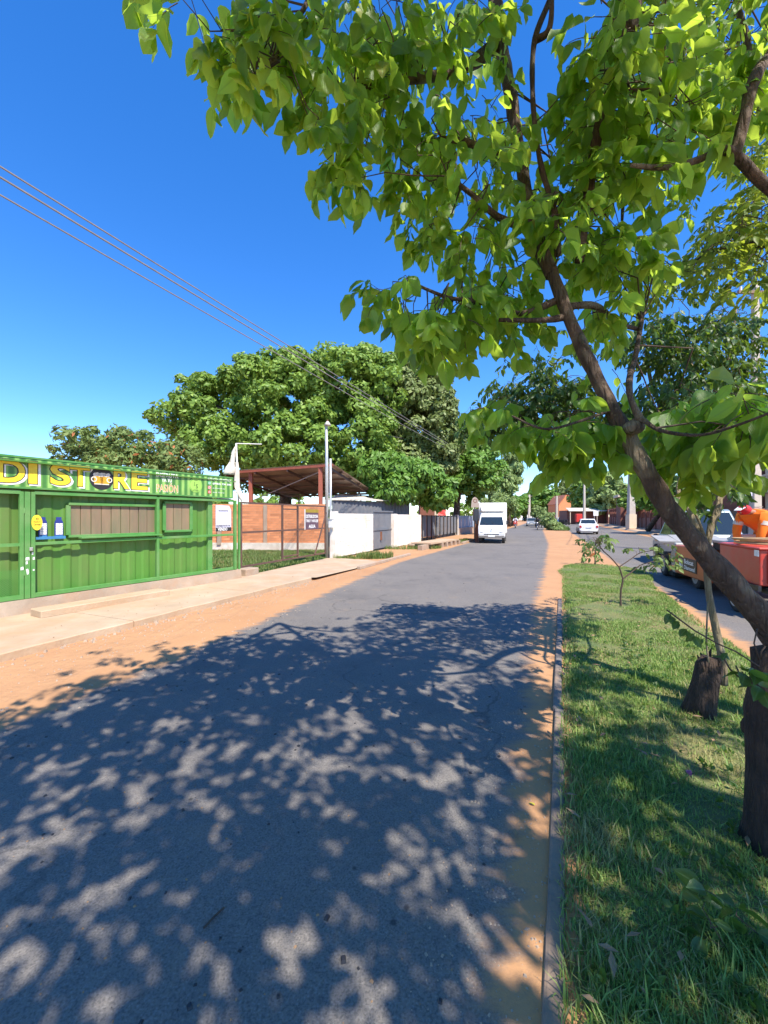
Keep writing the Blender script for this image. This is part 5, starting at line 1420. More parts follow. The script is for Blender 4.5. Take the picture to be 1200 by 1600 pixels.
c1 = Crown()
B1 = [  # px, py, Y, rx, ry, rY, n, L
 (400, 85, 2.0, 42, 48, .28, 15, .125), (372, 110, 2.0, 22, 26, .2, 5, .13), (300, 8, 2.0, 42, 16, .25, 5, .125), (445, 40, 2.1, 70, 50, .32, 16, .12),
 (530, 160, 2.15, 45, 80, .35, 17, .115), (545, 265, 2.2, 35, 40, .3, 8, .115), (560, 40, 2.25, 90, 60, .4, 22, .115), (640, 120, 2.35, 75, 85, .45, 30, .11),
 (610, 250, 2.4, 70, 60, .4, 22, .11), (655, 340, 2.4, 26, 45, .3, 8, .11), (735, 230, 2.5, 75, 90, .5, 30, .105), (715, 45, 2.6, 80, 60, .5, 22, .105),
 (720, 370, 2.55, 50, 45, .4, 14, .105), (620, 470, 2.35, 26, 36, .25, 8, .11), (690, 500, 2.4, 60, 36, .35, 18, .11), (770, 490, 2.5, 75, 42, .4, 24, .105), (760, 420, 2.55, 60, 36, .4, 12, .105), (655, 520, 2.3, 20, 26, .2, 4, .13),
 (905, 260, 2.6, 45, 90, .45, 26, .105), (900, 380, 2.5, 45, 60, .4, 16, .105), (960, 60, 2.05, 55, 70, .3, 22, .105), (930, 170, 2.2, 45, 60, .35, 18, .105), (880, 340, 2.2, 50, 40, .3, 10, .105),
 (1040, 90, 2.5, 75, 95, .5, 34, .11), (1060, 210, 2.4, 60, 55, .4, 18, .115), (1150, 60, 2.7, 65, 80, .6, 26, .105), (1000, 260, 2.5, 50, 50, .4, 15, .11),
 (950, 390, 2.5, 50, 40, .35, 14, .105), (1000, 400, 2.6, 45, 40, .35, 10, .105), (940, 490, 2.5, 40, 38, .3, 11, .10), (1140, 160, 2.4, 55, 50, .4, 12, .11), (1075, 330, 2.9, 30, 18, .3, 3, .10),
 (872, 668, 2.3, 50, 30, .12, 14, .115), (795, 640, 2.4, 36, 20, .15, 7, .11), (912, 690, 2.35, 26, 30, .1, 9, .12), (890, 640, 2.3, 40, 18, .12, 5, .11), (900, 720, 2.25, 26, 10, .08, 2, .13),
 (1070, 655, 2.45, 40, 18, .1, 9, .125), (1120, 665, 2.3, 40, 22, .1, 10, .135), (1172, 655, 1.7, 20, 30, .08, 6, .13), (1040, 640, 2.5, 24, 14, .1, 4, .115), (945, 585, 2.3, 22, 14, .1, 2, .08), (1040, 690, 2.6, 24, 12, .12, 5, .11), (1085, 700, 2.6, 40, 12, .12, 7, .11), (1150, 625, 2.0, 50, 16, .12, 6, .13), (1100, 630, 2.4, 60, 16, .12, 8, .12), (1140, 668, 2.1, 30, 14, .08, 8, .14), (1090, 725, 2.5, 50, 14, .15, 8, .13), (1170, 672, 1.9, 22, 14, .1, 7, .15), (1040, 725, 2.7, 26, 12, .1, 4, .12)]
for px, py, Y, rx, ry, rY, n, L in B1: c1.blob(px, py - 8, Y, rx, ry, rY, int(n * 1.35) if py < 560 else int(n * 1.25), L=L * 1.06, gap=.045, nl=4, droop=.85, skel=sk, conn=.4 if py < 560 else .08)
for c, r, n in (((-.75, .75, 4.5), (.9, .75, .4), 70), ((.0, .5, 4.9), (1.2, .8, .45), 70), ((.2, -.9, 4.7), (1.5, .9, .5), 95), ((1.3, 0.2, 5.0), (1.7, 1.5, .8), 120), ((1.6, 1.9, 5.9), (1.1, .9, .5), 26), ((-.9, -.6, 4.4), (.8, .8, .4), 42), ((2.4, 1.0, 5.4), (1.0, 1.2, .5), 40), ((.4, 1.9, 5.3), (1.1, .7, .5), 24), ((1.4, -1.6, 5.2), (1.6, .9, .6), 60), ((2.6, 2.8, 5.9), (1.0, .9, .5), 45), ((2.8, -.5, 4.6), (1.2, 1.0, .5), 90), ((2.4, -1.9, 4.7), (1.3, 1.0, .5), 80), ((.6, -2.3, 4.7), (1.3, .8, .5), 60), ((3.7, .6, 4.8), (.9, 1.0, .5), 60), ((3.6, -1.4, 4.9), (1.0, 1.2, .5), 60), ((1.3, -.8, 4.4), (1.2, .8, .4), 60), ((1.8, -.5, 6.5), (2.6, 2.5, .5), 160), ((.5, .8, 6.2), (1.7, 1.2, .4), 50)):
    c1.world(c, r, int(n * 1.75), L=.125, gap=.05, nl=4, droop=.5, skel=sk, conn=.15)  # out-of-view crown; its highest volumes were added to break up ground light patches
c1.build(t1, 'leaf', .56, singles=295)

# ---- tree 2: thin multi-stem tree from the rotten stump, small glossy leaves
t2 = empty("small_leaved_tree", (2.62, 3.32, .03), label="thin forked tree with small glossy leaves growing from the rotten short stump", cat="tree")
b = MB(); sp = gnd(1100, 1122); 
b.tube([(sp.x - .03, sp.y, -.02), (sp.x - .015, sp.y, .12), (sp.x + .01, sp.y, .3), (sp.x + .035, sp.y, .43), (sp.x + .05, sp.y, .5)], [.12, .10, .085, .09, .055], 18, jit=.55, freq=8)
for k in range(22):
    a = random.uniform(0, 6.28); rr_ = .068; z = .42 + random.uniform(-.06, .06); p = Vector((sp.x + .04 + rr_ * math.cos(a), sp.y + rr_ * math.sin(a), z)); b.tube([p, p + Vector((random.uniform(-.03, .03), random.uniform(-.03, .03), random.uniform(.04, .11)))], [.022, .004], 5)
b.build("stump", M['barkdark'], t2, smooth=True)
tr = MB(); s2 = []
limb(tr, s2, [(1131, 1070, 3.32), (1128, 1030, 3.32), (1118, 980, 3.33), (1108, 930, 3.34), (1104, 880, 3.35), (1106, 850, 3.35)], [5.5, 5.5, 5.2, 4.6, 4.6, 5], 10, .12)
limb(tr, s2, [(1106, 850, 3.35), (1112, 820, 3.38), (1120, 800, 3.4), (1124, 775, 3.45), (1112, 745, 3.55), (1085, 735, 3.7), (1050, 720, 3.9), (1000, 690, 4.2)], [4.2, 4.8, 4.8, 4.2, 3.4, 2.8, 2.4, 2], 9, .15)
limb(tr, s2, [(1124, 778, 3.45), (1135, 765, 3.45), (1160, 740, 3.5), (1185, 700, 3.7), (1200, 640, 4.0)], [6, 4, 4, 3, 3], 7)
limb(tr, s2, [(1103, 865, 3.35), (1092, 835, 3.35), (1078, 800, 3.4), (1060, 780, 3.5), (1030, 770, 3.6), (1000, 760, 3.8)], [5, 5, 4, 3, 3, 2], 7)
limb(tr, s2, [(1062, 782, 3.5), (1060, 760, 3.6), (1068, 735, 3.8), (1080, 690, 4.2), (1110, 640, 4.5)], [3, 3, 3, 3, 3], 6)
limb(tr, s2, [(1103, 845, 3.35), (1090, 810, 3.3), (1080, 795, 3.3)], [2.5, 2, 2], 5)
limb(tr, s2, [(1085, 735, 3.7), (1098, 690, 4.0), (1110, 640, 4.4), (1085, 590, 4.6), (1075, 540, 4.8)], [4, 3.5, 3.5, 3, 2], 7)
limb(tr, s2, [(1110, 640, 4.4), (1120, 600, 4.5), (1140, 560, 4.7), (1150, 480, 4.9)], [3, 2.5, 2.5, 1.5], 6)
limb(tr, s2, [(1000, 690, 4.2), (1030, 640, 4.6), (1018, 600, 4.8), (1010, 560, 5)], [3, 3, 3, 2], 6)
limb(tr, s2, [(1000, 690, 4.2), (940, 690, 4.7), (880, 650, 5.1), (820, 640, 5.4), (760, 670, 5.7)], [3, 2.5, 2.5, 2, 1], 6)
limb(tr, s2, [(880, 650, 5.1), (860, 620, 5.2), (850, 595, 5.3)], [2, 1.5, 1], 5)
limb(tr, s2, [(1108, 1040, 3.3), (1104, 1000, 3.3), (1106, 940, 3.3)], [1.5, 1.5, 1.2], 5)
tr.build("stems", M['barklight'], t2, smooth=True)
c2 = Crown()
for px, py, Y, rx, ry, rY, n in ((1080, 620, 4.5, 80, 55, .7, 95), (1010, 530, 4.8, 50, 40, .5, 34), (1100, 540, 4.7, 80, 45, .6, 70), (1160, 610, 4.3, 45, 60, .5, 40), (1020, 640, 4.7, 50, 40, .5, 36), (1050, 690, 4.2, 70, 30, .5, 34),
     (850, 622, 5.2, 60, 28, .4, 70), (788, 605, 5.4, 22, 18, .25, 16), (850, 580, 5.3, 9, 20, .15, 10), (810, 660, 5.3, 60, 30, .4, 60), (742, 655, 5.6, 24, 26, .25, 26), (905, 600, 5.1, 26, 14, .25, 16), (940, 650, 4.9, 45, 36, .4, 22), (1140, 500, 4.9, 40, 24, .4, 14), (1060, 500, 4.9, 30, 22, .4, 10), (1100, 770, 3.6, 60, 26, .4, 9)):
    c2.blob(px, py, Y, rx, ry, rY, int(n * 2.2), L=.09, gap=.03, nl=5, droop=.7, skel=s2, conn=.10)
for c, r, n in (((3.9, 4.6, 4.0), (1.3, .8, .5), 70), ((2.2, 5.0, 3.6), (.8, .6, .3), 26)):
    c2.world(c, r, n, L=.085, gap=.03, nl=5, droop=.6, skel=s2, conn=.1)
c2.build(t2, 'leafs', .42, curl=.3, singles=0)

# ---- tree 3: stands right of the frame, its bough reaches in at the top right
t3 = empty("feathery_tree", (3.3, 2.6, .03), label="feathery light green tree whose speckled bough enters at the upper right corner", cat="tree")
tr = MB(); s3 = []
wlimb(tr, s3, [(3.35, 2.6, -.02), (3.4, 2.6, .8), (3.45, 2.65, 1.8), at(1290, 400, 3.0), at(1225, 315, 2.3)], [.13, .115, .10, .07, .045], 14)
limb(tr, s3, [(1225, 315, 2.3), (1180, 275, 2.2), (1145, 240, 2.15), (1125, 235, 2.12), (1090, 250, 2.08), (1040, 262, 2.05), (985, 258, 2.05)], [9, 8, 7.5, 5.5, 5, 4, 2.5], 10)
limb(tr, s3, [(1148, 245, 2.15), (1158, 205, 2.15), (1166, 170, 2.15), (1178, 125, 2.2), (1200, 90, 2.3), (1240, 40, 2.4)], [8, 8, 8, 9, 8, 7], 9)
limb(tr, s3, [(1170, 110, 2.95), (1168, 60, 2.95), (1155, 20, 2.95), (1150, -30, 3.0)], [5, 4, 4, 3], 7)
limb(tr, s3, [(1260, 340, 3.1), (1200, 378, 3.3), (1165, 382, 3.4), (1120, 392, 3.5), (1080, 410, 3.6), (1010, 440, 3.7)], [9, 8, 6, 4, 3, 2], 8)
limb(tr, s3, [(1020, 255, 2.78), (1010, 240, 2.7), (998, 218, 2.65)], [3.5, 3, 2], 6)
limb(tr, s3, [(975, 262, 2.75), (974, 300, 2.7), (972, 345, 2.7)], [4, 3.5, 2], 6)
tr.build("trunk", M['bark'], t3, smooth=True)
c3 = Crown()
for px, py, Y, rx, ry, rY, n in ((1150, 360, 3.4, 60, 42, .5, 40), (1110, 410, 3.5, 50, 26, .4, 22), (1040, 440, 3.7, 40, 22, .4, 12), (1180, 300, 3.2, 30, 40, .4, 16), (1180, 200, 3.2, 30, 60, .5, 20), (1110, 130, 3.3, 60, 80, .5, 24), (1170, 450, 3.4, 30, 30, .4, 9), (1090, 290, 3.2, 30, 14, .3, 3), (1060, 20, 3.3, 80, 40, .5, 20)):
    c3.blob(px, py, Y, rx, ry, rY, int(n * 1.5), L=.085, gap=.03, nl=6, droop=.35, skel=s3, conn=.5)
for c, r, n in (((4.3, 3.4, 5.2), (1.2, 1.2, .6), 60), ((3.6, 1.6, 5.4), (1.1, 1.2, .6), 60)):
    c3.world(c, r, n, L=.09, gap=.035, nl=6, droop=.4, skel=s3, conn=.15)
c3.build(t3, 'leafl', .36, curl=.2)

# ---- saplings and low plants
def sapling(base, lims, blobs, label, mat='leafs', L=.085, w=.45):
    g_ = gnd(*base); root = empty("sapling", tuple(g_), label=label, cat="sapling")
    mb = MB(); sk_ = []
    for pp, rr in lims: limb(mb, sk_, pp, rr, 6, .1)
    mb.build("stem", M['twig'], root, smooth=True)
    c = Crown()
    for px, py, Y, rx, ry, rY, n in blobs: c.blob(px, py, Y, rx, ry, rY, n, L=L, gap=L * .4, nl=5, droop=.45, skel=sk_, conn=1.0)
    c.build(root, mat, w, singles=150, curl=.3)
Y = gnd(970, 951).y
sapling((970, 951), [([(970, 953, Y), (970, 925, Y), (973, 905, Y), (967, 885, Y)], [1.7, 1.4, 1.2, 1.1]), ([(967, 886, Y), (955, 872, Y), (942, 860, Y), (936, 850, Y)], [1, .9, .8, .5]), ([(967, 886, Y), (985, 874, Y), (1000, 864, Y), (1020, 860, Y)], [1, .8, .7, .5]), ([(973, 905, Y), (988, 893, Y), (1003, 882, Y), (1030, 876, Y)], [1.2, 1, .8, .5])],
        [(925, 858, Y, 18, 8, .25, 6), (936, 845, Y, 18, 8, .25, 6), (1030, 860, Y, 24, 12, .3, 9), (1030, 880, Y, 24, 10, .3, 7), (990, 855, Y, 14, 4, .2, 2)], "slim forked sapling standing mid-lawn on the median", 'bloomleaf', .10, .42)
Y = gnd(930, 884).y
sapling((930, 884), [([(930, 884, Y), (930, 865, Y), (931, 845, Y)], [1.3, 1.1, .8])], [(932, 838, Y, 22, 10, .4, 8), (930, 850, Y, 18, 7, .3, 5)], "smaller sapling at the rounded tip of the lawn", 'leafs', .15, .42)
lp_ = empty("creeper_shoot", (1.7, 1.86, .9), label="leafy creeper shoot reaching left from the tall stump", cat="creeper")
c = Crown()
for px, py in ((1050, 960), (1063, 972), (1076, 985), (1088, 992), (1102, 1000), (1140, 1022)): c.twig(at(px, py - 4, 1.8), (-.6, -.1, -.2), 1, .042, .012, .5, tw_r=.001)
for px, py in ((1180, 1045), (1200, 1055), (1190, 1070), (1165, 1050)): c.twig(at(px, py, 1.80), (-.5, -.5, .1), 1, .085, .03, .3, tw_r=.0015)
c.build(lp_, 'leafs', .62, singles=60)
lq = empty("ground_creeper", (1.35, 1.55, .05), label="broad-leaved seedling with mottled leaves low in the grass at the lower right", cat="creeper")
c = Crown()
for px, py in ((1080, 1385), (1098, 1420), (1120, 1400), (1150, 1430), (1110, 1450), (1170, 1460), (1130, 1480), (1180, 1400)): 
    p = at(px, py, 1.5); c.twig(p, (random.uniform(-.5, .5), random.uniform(-.5, .5), .1), 2, .085, .03, .2, tw_r=.0015)
c.build(lq, 'leafs', .6, singles=80)
for i_ in range(3):
    b = MB(); q = [(1.28, 1.52, .03), (1.45, 1.55, .04), (1.33, 1.62, .03)][i_]; e = at(*[(1098, 1420, 1.5), (1150, 1430, 1.5), (1110, 1450, 1.5)][i_]); b.tube([q, tuple(e)], .002, 4); b.build("stem", M['twig'], lq)

# fallen things on the lawn
def flat_leaf(name, px, py, z, L, w_, mat, label, rz, cat="leaf"):
    V, F = leaf_variant(L, w_, .3, .25, seed=3); g_ = gnd(px, py, z); me = bpy.data.meshes.new(name); me.from_pydata(V.tolist(), [], F.tolist()); me.update()
    o = finish(name, me, M[mat]); o.location = g_; o.rotation_euler = (R(8), R(10), rz); tag(o, label, cat)
flat_leaf("fallen_leaf", 926, 1450, .13, .085, .017, 'dryleaf', "narrow pale dry leaf lying in the grass near the bottom", .15)
flat_leaf("fallen_leaf", 1012, 1180, .13, .10, .025, 'dryleaf', "curled dry leaf on the grass left of the pink flower", .3)
flat_leaf("fallen_leaf", 836, 1258, .012, .035, .02, 'yleaf', "small yellow leaf on the sandy strip beside the kerb", .8)
fp = gnd(1078, 1212, .12); fr_ = empty("pink_flower", tuple(fp), label="single pink blossom lying on the grass", cat="flower")
for k in range(6):
    V, F = leaf_variant(.032, .026, .5, -.2, seed=k); me = bpy.data.meshes.new("petal"); me.from_pydata(V.tolist(), [], F.tolist()); me.update(); o = finish("petal", me, M['flower'], fr_, world=False); o.rotation_euler = (R(30 + 8 * k), 0, k * 1.05)
b = MB(); tw0 = gnd(350, 1418, .012); tw1 = gnd(318, 1450, .012); b.tube([tw0, tw0.lerp(tw1, .5) + Vector((0, 0, .004)), tw1], .0045, 5); tag(b.build("fallen_twig", M['twig']), "thin dark twig lying on the shaded asphalt", "twig")

gw = empty("lawn_weeds", (1.8, 2.2, .02), kind='stuff'); tag(gw, "small broad-leaved weeds growing among the lawn grass")
cw_ = Crown()
for i in range(150):
    y = random.uniform(1.0, 5.5); x = random.uniform(medL(y) + .08, medR(y) - .1)
    for k in range(random.randint(2, 4)):
        cw_.twig((x + random.uniform(-.03, .03), y + random.uniform(-.03, .03), .03), (random.uniform(-.5, .5), random.uniform(-.5, .5), .9), 1, random.uniform(.02, .042), .03, -.2, tw_r=.0009)
cw_.build(gw, 'leafs', .6, curl=.3, stuffname="weed_leaves")
lit = MB()
for i in range(170):
    y = random.uniform(1.1, 8); x = random.uniform(medL(y) - .3, medR(y)); L_ = random.uniform(.012, .045); a = random.uniform(0, 6.28); z = .012 if x < medL(y) else .065
    u_ = Vector((math.cos(a), math.sin(a), random.uniform(-.2, .3))) * L_; v_ = Vector((-math.sin(a), math.cos(a), random.uniform(-.2, .4))) * L_ * .33; c_ = Vector((x, y, z + .01))
    lit.add([c_ - u_, c_ - v_ + Vector((0, 0, .004)), c_ + u_, c_ + v_ + Vector((0, 0, .004))], [(0, 1, 2, 3)])
tag(lit.build("fallen_leaves", M['dryleaf']), "small dry leaves fallen on the lawn and the kerbside sand", kind='stuff')

# ================================================================== VEHICLES
def wheel(root, x, y, r=.30, wd=.2, rim='chrome', side=1):
    h = MB(); n = 22
    pts = [(x - wd / 2, r * .90), (x - wd * .38, r), (x + wd * .38, r), (x + wd / 2, r * .90)]
    vs = [(px, y + rr * math.cos(2 * math.pi * k / n), r + rr * math.sin(2 * math.pi * k / n)) for px, rr in pts for k in range(n)]
    fs = [(j * n + k, j * n + (k + 1) % n, (j + 1) * n + (k + 1) % n, (j + 1) * n + k) for j in range(3) for k in range(n)] + [tuple(range(n)), tuple(3 * n + k for k in range(n))]
    h.add(vs, fs); w_ = h.build("wheel", M['rubber'], root, world=False)
    q = MB(); xs = x + side * wd * .5
    def ring(xx, r1): return [(xx, y + r1 * math.cos(2 * math.pi * k / n), r + r1 * math.sin(2 * math.pi * k / n)) for k in range(n)]
    v = ring(xs + side * .006, r * .66) + ring(xs - side * .03 * 0 + side * .002, r * .54) + ring(xs - side * .0 + side * .012, r * .2)
    q.add(v, [(k, (k + 1) % n, n + (k + 1) % n, n + k) for k in range(n)] + [(n + k, n + (k + 1) % n, 2 * n + (k + 1) % n, 2 * n + k) for k in range(n)] + [tuple(2 * n + k for k in range(n))])
    for k in range(5):
        a = 2 * math.pi * k / 5; q.sphere((xs + side * .012, y + r * .34 * math.cos(a), r + r * .34 * math.sin(a)), r * .05, 6, 4)
    q.build("rim", M[rim], w_, world=False)
    return w_

def car(name, label, cat, loc, rz, paint, L=3.9, W=1.66, H=1.45, hatch=True, group=None):
    """front towards local -Y; y runs 0..L from nose to tail"""
    root = empty(name, loc, rz, label, cat, group); hw = W / 2
    b = MB()
    b.prism([(0, .28, hw * .88), (-.02, .50, hw * .9), (.10, .70, hw * .93), (L * .22, .86, hw), (L * .96, .92, hw), (L, .80, hw * .95), (L + .02, .35, hw * .92), (L * .9, .22, hw * .95), (.1, .2, hw * .92)])
    b.build("body", M[paint], root, world=False, bevel=.06, seg=3)
    y0, y1, y2, y3 = L * .22, L * .40, L * (.82 if hatch else .72), L * (.985 if hatch else .88)
    zr = H; zc = .88; t = hw * .70; s_ = hw * .92
    b = MB(); b.prism([(y0, zc, s_), (y1, zr - .04, t), (y1 + .3, zr, t), (y2 - .1, zr, t), (y2, zr - .03, t), (y3, zc, s_)]); b.build("cabin", M[paint], root, world=False, bevel=.04, seg=2)
    def pane(nm, P, m='glass'):
        q = MB(); q.add(P, [(0, 1, 2, 3)]); q.build(nm, M[m], root, world=False)
    e = .018
    def lerp(a, b_, k): return a + (b_ - a) * k
    def fpt(k, sx, fr=True):   # along windscreen k 0 bottom 1 top
        ya, yb = (y0, y1) if fr else (y3, y2); h_ = lerp(s_, t, k) * .9
        return (sx * h_, lerp(ya, yb, k) + (-e if fr else e), lerp(zc, zr - .04, k) + e * .6)
    pane("windscreen", [fpt(.1, -1), fpt(.1, 1), fpt(.93, 1), fpt(.93, -1)])
    pane("rear_window", [fpt(.22, 1, False), fpt(.22, -1, False), fpt(.92, -1, False), fpt(.92, 1, False)])
    for sx in (-1, 1):
        def sp(y, k): return (sx * (lerp(s_, t, k) + .012), y, lerp(zc, zr - .04, k))
        ym = (y1 + y2) / 2
        pane("side_window", [sp(lerp(y0, y1, .3) + .1, .12), sp(ym - .05, .12), sp(ym - .05, .85), sp(lerp(y0, y1, .85) + .12, .85)])
        pane("side_window", [sp(ym + .05, .12), sp(lerp(y3, y2, .3) - .12, .12), sp(lerp(y3, y2, .85) - .1, .85), sp(ym + .05, .85)])
        q = MB(); q.sphere((sx * hw * .66, .03, .60), .13, 10, 6, squash=(1.35, .6, .55)); q.build("headlight", M['lens'], root, smooth=True, world=False)
        q = MB(); q.box((sx * hw * .82, L - .0, .72), (.18, .09, .24)); q.build("taillight", M['redlens'], root, world=False, bevel=.02)
        q = MB(); q.sphere((sx * (hw + .07), y0 + .35, .93), .09, 8, 6, squash=(1, .6, .7)); q.build("mirror", M['blackp'], root, smooth=True, world=False)
        for yy in (L * .18, L * .80): wheel(root, sx * (hw - .09), yy, .29, .19, side=sx)
    q = MB(); q.box((0, -.01, .36), (W * .84, .10, .14)); q.build("bumper", M['greypaint'] if paint != 'carwhite' else M['blackp'], root, world=False, bevel=.02)
    q = MB(); q.box((0, -.06, .46), (.42, .02, .12)); q.build("number_plate", M['pwhite'], root, world=False)
    q = MB(); q.box((0, -.03, .58), (.62, .04, .09)); q.build("grille", M['blackp'], root, world=False)
    q = MB(); q.box((0, L + .03, .36), (W * .84, .08, .16)); q.build("rear_bumper", M[paint], root, world=False, bevel=.02)
    q = MB(); q.box((0, L + .045, .66), (.42, .02, .12)); q.build("number_plate", M['pwhite'], root, world=False)
    return root

# ---- box truck facing us
tk = at(768, 807, 24.9); TA = -R(17)
tr_ = empty("box_truck", (tk.x + .0, 24.9, 0), TA, label="small white box truck parked facing the camera at the left road edge", cat="truck")
hw = .80
b = MB()
b.prism([(0, .42, hw * .97), (-.04, .60, hw), (.02, .88, hw), (.10, 1.06, hw), (.42, 1.66, hw * .88), (.62, 1.84, hw * .84), (1.55, 1.88, hw * .86), (1.62, 1.0, hw), (1.62, .42, hw), (.9, .34, hw), (.1, .34, hw * .96)])
b.build("cab", M['carwhite'], tr_, world=False, bevel=.07, seg=3)
b = MB(); zb, zt_ = 1.13, 1.62; yb = lambda z: .10 + (z - 1.06) / .60 * .32 - .018
def tsx(z): return (hw - (z - 1.06) / .60 * (hw * .12))
b.add([(-tsx(zb) * .90, yb(zb), zb), (tsx(zb) * .90, yb(zb), zb), (tsx(zt_) * .88, yb(zt_), zt_), (-tsx(zt_) * .88, yb(zt_), zt_)], [(0, 1, 2, 3)]); b.build("windscreen", M['glass'], tr_, world=False)
for sx in (-1, 1):
    b = MB(); x_ = lambda z: sx * (tsx(z) + .015)
    b.add([(x_(1.1), .42, 1.1), (x_(1.1), 1.35, 1.1), (x_(1.58), 1.35, 1.60), (x_(1.58), .62, 1.60)], [(0, 1, 2, 3)]); b.build("side_window", M['glass'], tr_, world=False)
    b = MB(); b.sphere((sx * hw * .72, -.0, .70), .15, 12, 6, squash=(1.0, .35, .6)); b.build("headlight", M['lens'], tr_, smooth=True, world=False)
    b = MB(); b.sphere((sx * hw * .93, .02, .62), .06, 8, 5, squash=(.8, .6, 1)); b.build("indicator", M['amber'], tr_, smooth=True, world=False)
    b = MB(); b.box((sx * (hw + .12), .34, 1.28), (.13, .06, .24)); b.build("mirror", M['blackp'], tr_, world=False, bevel=.02)
    b = MB(); b.tube([(sx * (hw - .02), .42, 1.18), (sx * (hw + .12), .34, 1.2)], .012, 5); b.build("mirror_arm", M['blackp'], tr_, world=False)
    wheel(tr_, sx * (hw - .11), .62, .29, .18, 'greypaint', sx); wheel(tr_, sx * (hw - .09), 3.35, .29, .22, 'greypaint', sx)
    b = MB(); b.tube([(sx * .25, yb(zb) - .02, 1.12), (sx * .25 - .28, yb(1.35) - .02, 1.35)], .008, 4); b.build("wiper", M['blackp'], tr_, world=False)
b = MB(); b.box((0, -.05, .47), (hw * 1.86, .10, .10)); b.build("bumper", M['greypaint'], tr_, world=False, bevel=.03)
b = MB(); b.box((0, -.035, .58), (hw * 1.1, .03, .05)); b.build("grille", M['blackp'], tr_, world=False)
b = MB(); b.box((0, -.11, .47), (.40, .02, .10)); b.build("number_plate", M['pwhite'], tr_, world=False)
b = MB(); b.box((0, -.05, .86), (.12, .02, .06)); b.build("badge", M['chrome'], tr_, world=False)
b = MB(); b.box((0, 3.0, 1.56), (1.74, 2.7, 1.96)); b.build("cargo_box", M['white'], tr_, world=False, bevel=.03, seg=2)
b = MB(); b.prism([(1.63, 1.95, .70), (1.48, 1.96, .70), (1.30, 2.02, .68), (1.55, 2.28, .74), (1.64, 2.30, .74)]); b.build("wind_deflector", M['white'], tr_, world=False, bevel=.02)
for sx in (-1, 1):
    b = MB(); b.box((sx * .885, 3.0, 1.56), (.02, 2.6, .05)); b.box((sx * .885, 3.0, .62), (.03, 2.66, .06)); b.build("side_rail", M['greypaint'], tr_, world=False)
b = MB(); b.box((0, 2.6, .48), (.9, 3.3, .14)); b.build("chassis", M['blackp'], tr_, world=False)

# ---- cars
RD = math.atan(.37)
p = at(830.5, 807, 68); car("silver_car", "silver car driving towards the camera on the left carriageway", "car", (p.x, 68, 0), -RD, 'silver', H=1.42)
p = at(920, 807, 37.6); cr_ = car("white_hatchback", "white car seen from behind on the right carriageway", "car", (p.x + .372 * 3.9 * .93 + .1, 37.6 + 3.9 * .93, 0), -R(21.8) + math.pi, 'carwhite', hatch=False, H=1.42)
p = at(1085, 807, 14.5); car("parked_van", "blue-grey van with wide side windows behind the orange machine", "van", (p.x + .8, 16.6, 0), -R(21.8) + math.pi, 'bluegrey', L=4.4, W=1.72, H=1.88)
p = at(877, 807, 92); car("parked_car", "white parked car under the far end of the right-hand trees", "car", (p.x, 92, 0), -R(24), 'carwhite', H=1.5)
p = at(820, 807, 150); car("far_minibus", "white minibus far away at the end of the left carriageway", "minibus", (p.x, 150, 0), -R(20), 'carwhite', L=5, W=1.9, H=2.3)
p = at(811, 807, 140); car("far_car", "small white car far away left of the minibus", "car", (p.x, 145, 0), -R(20), 'carwhite', H=1.4)

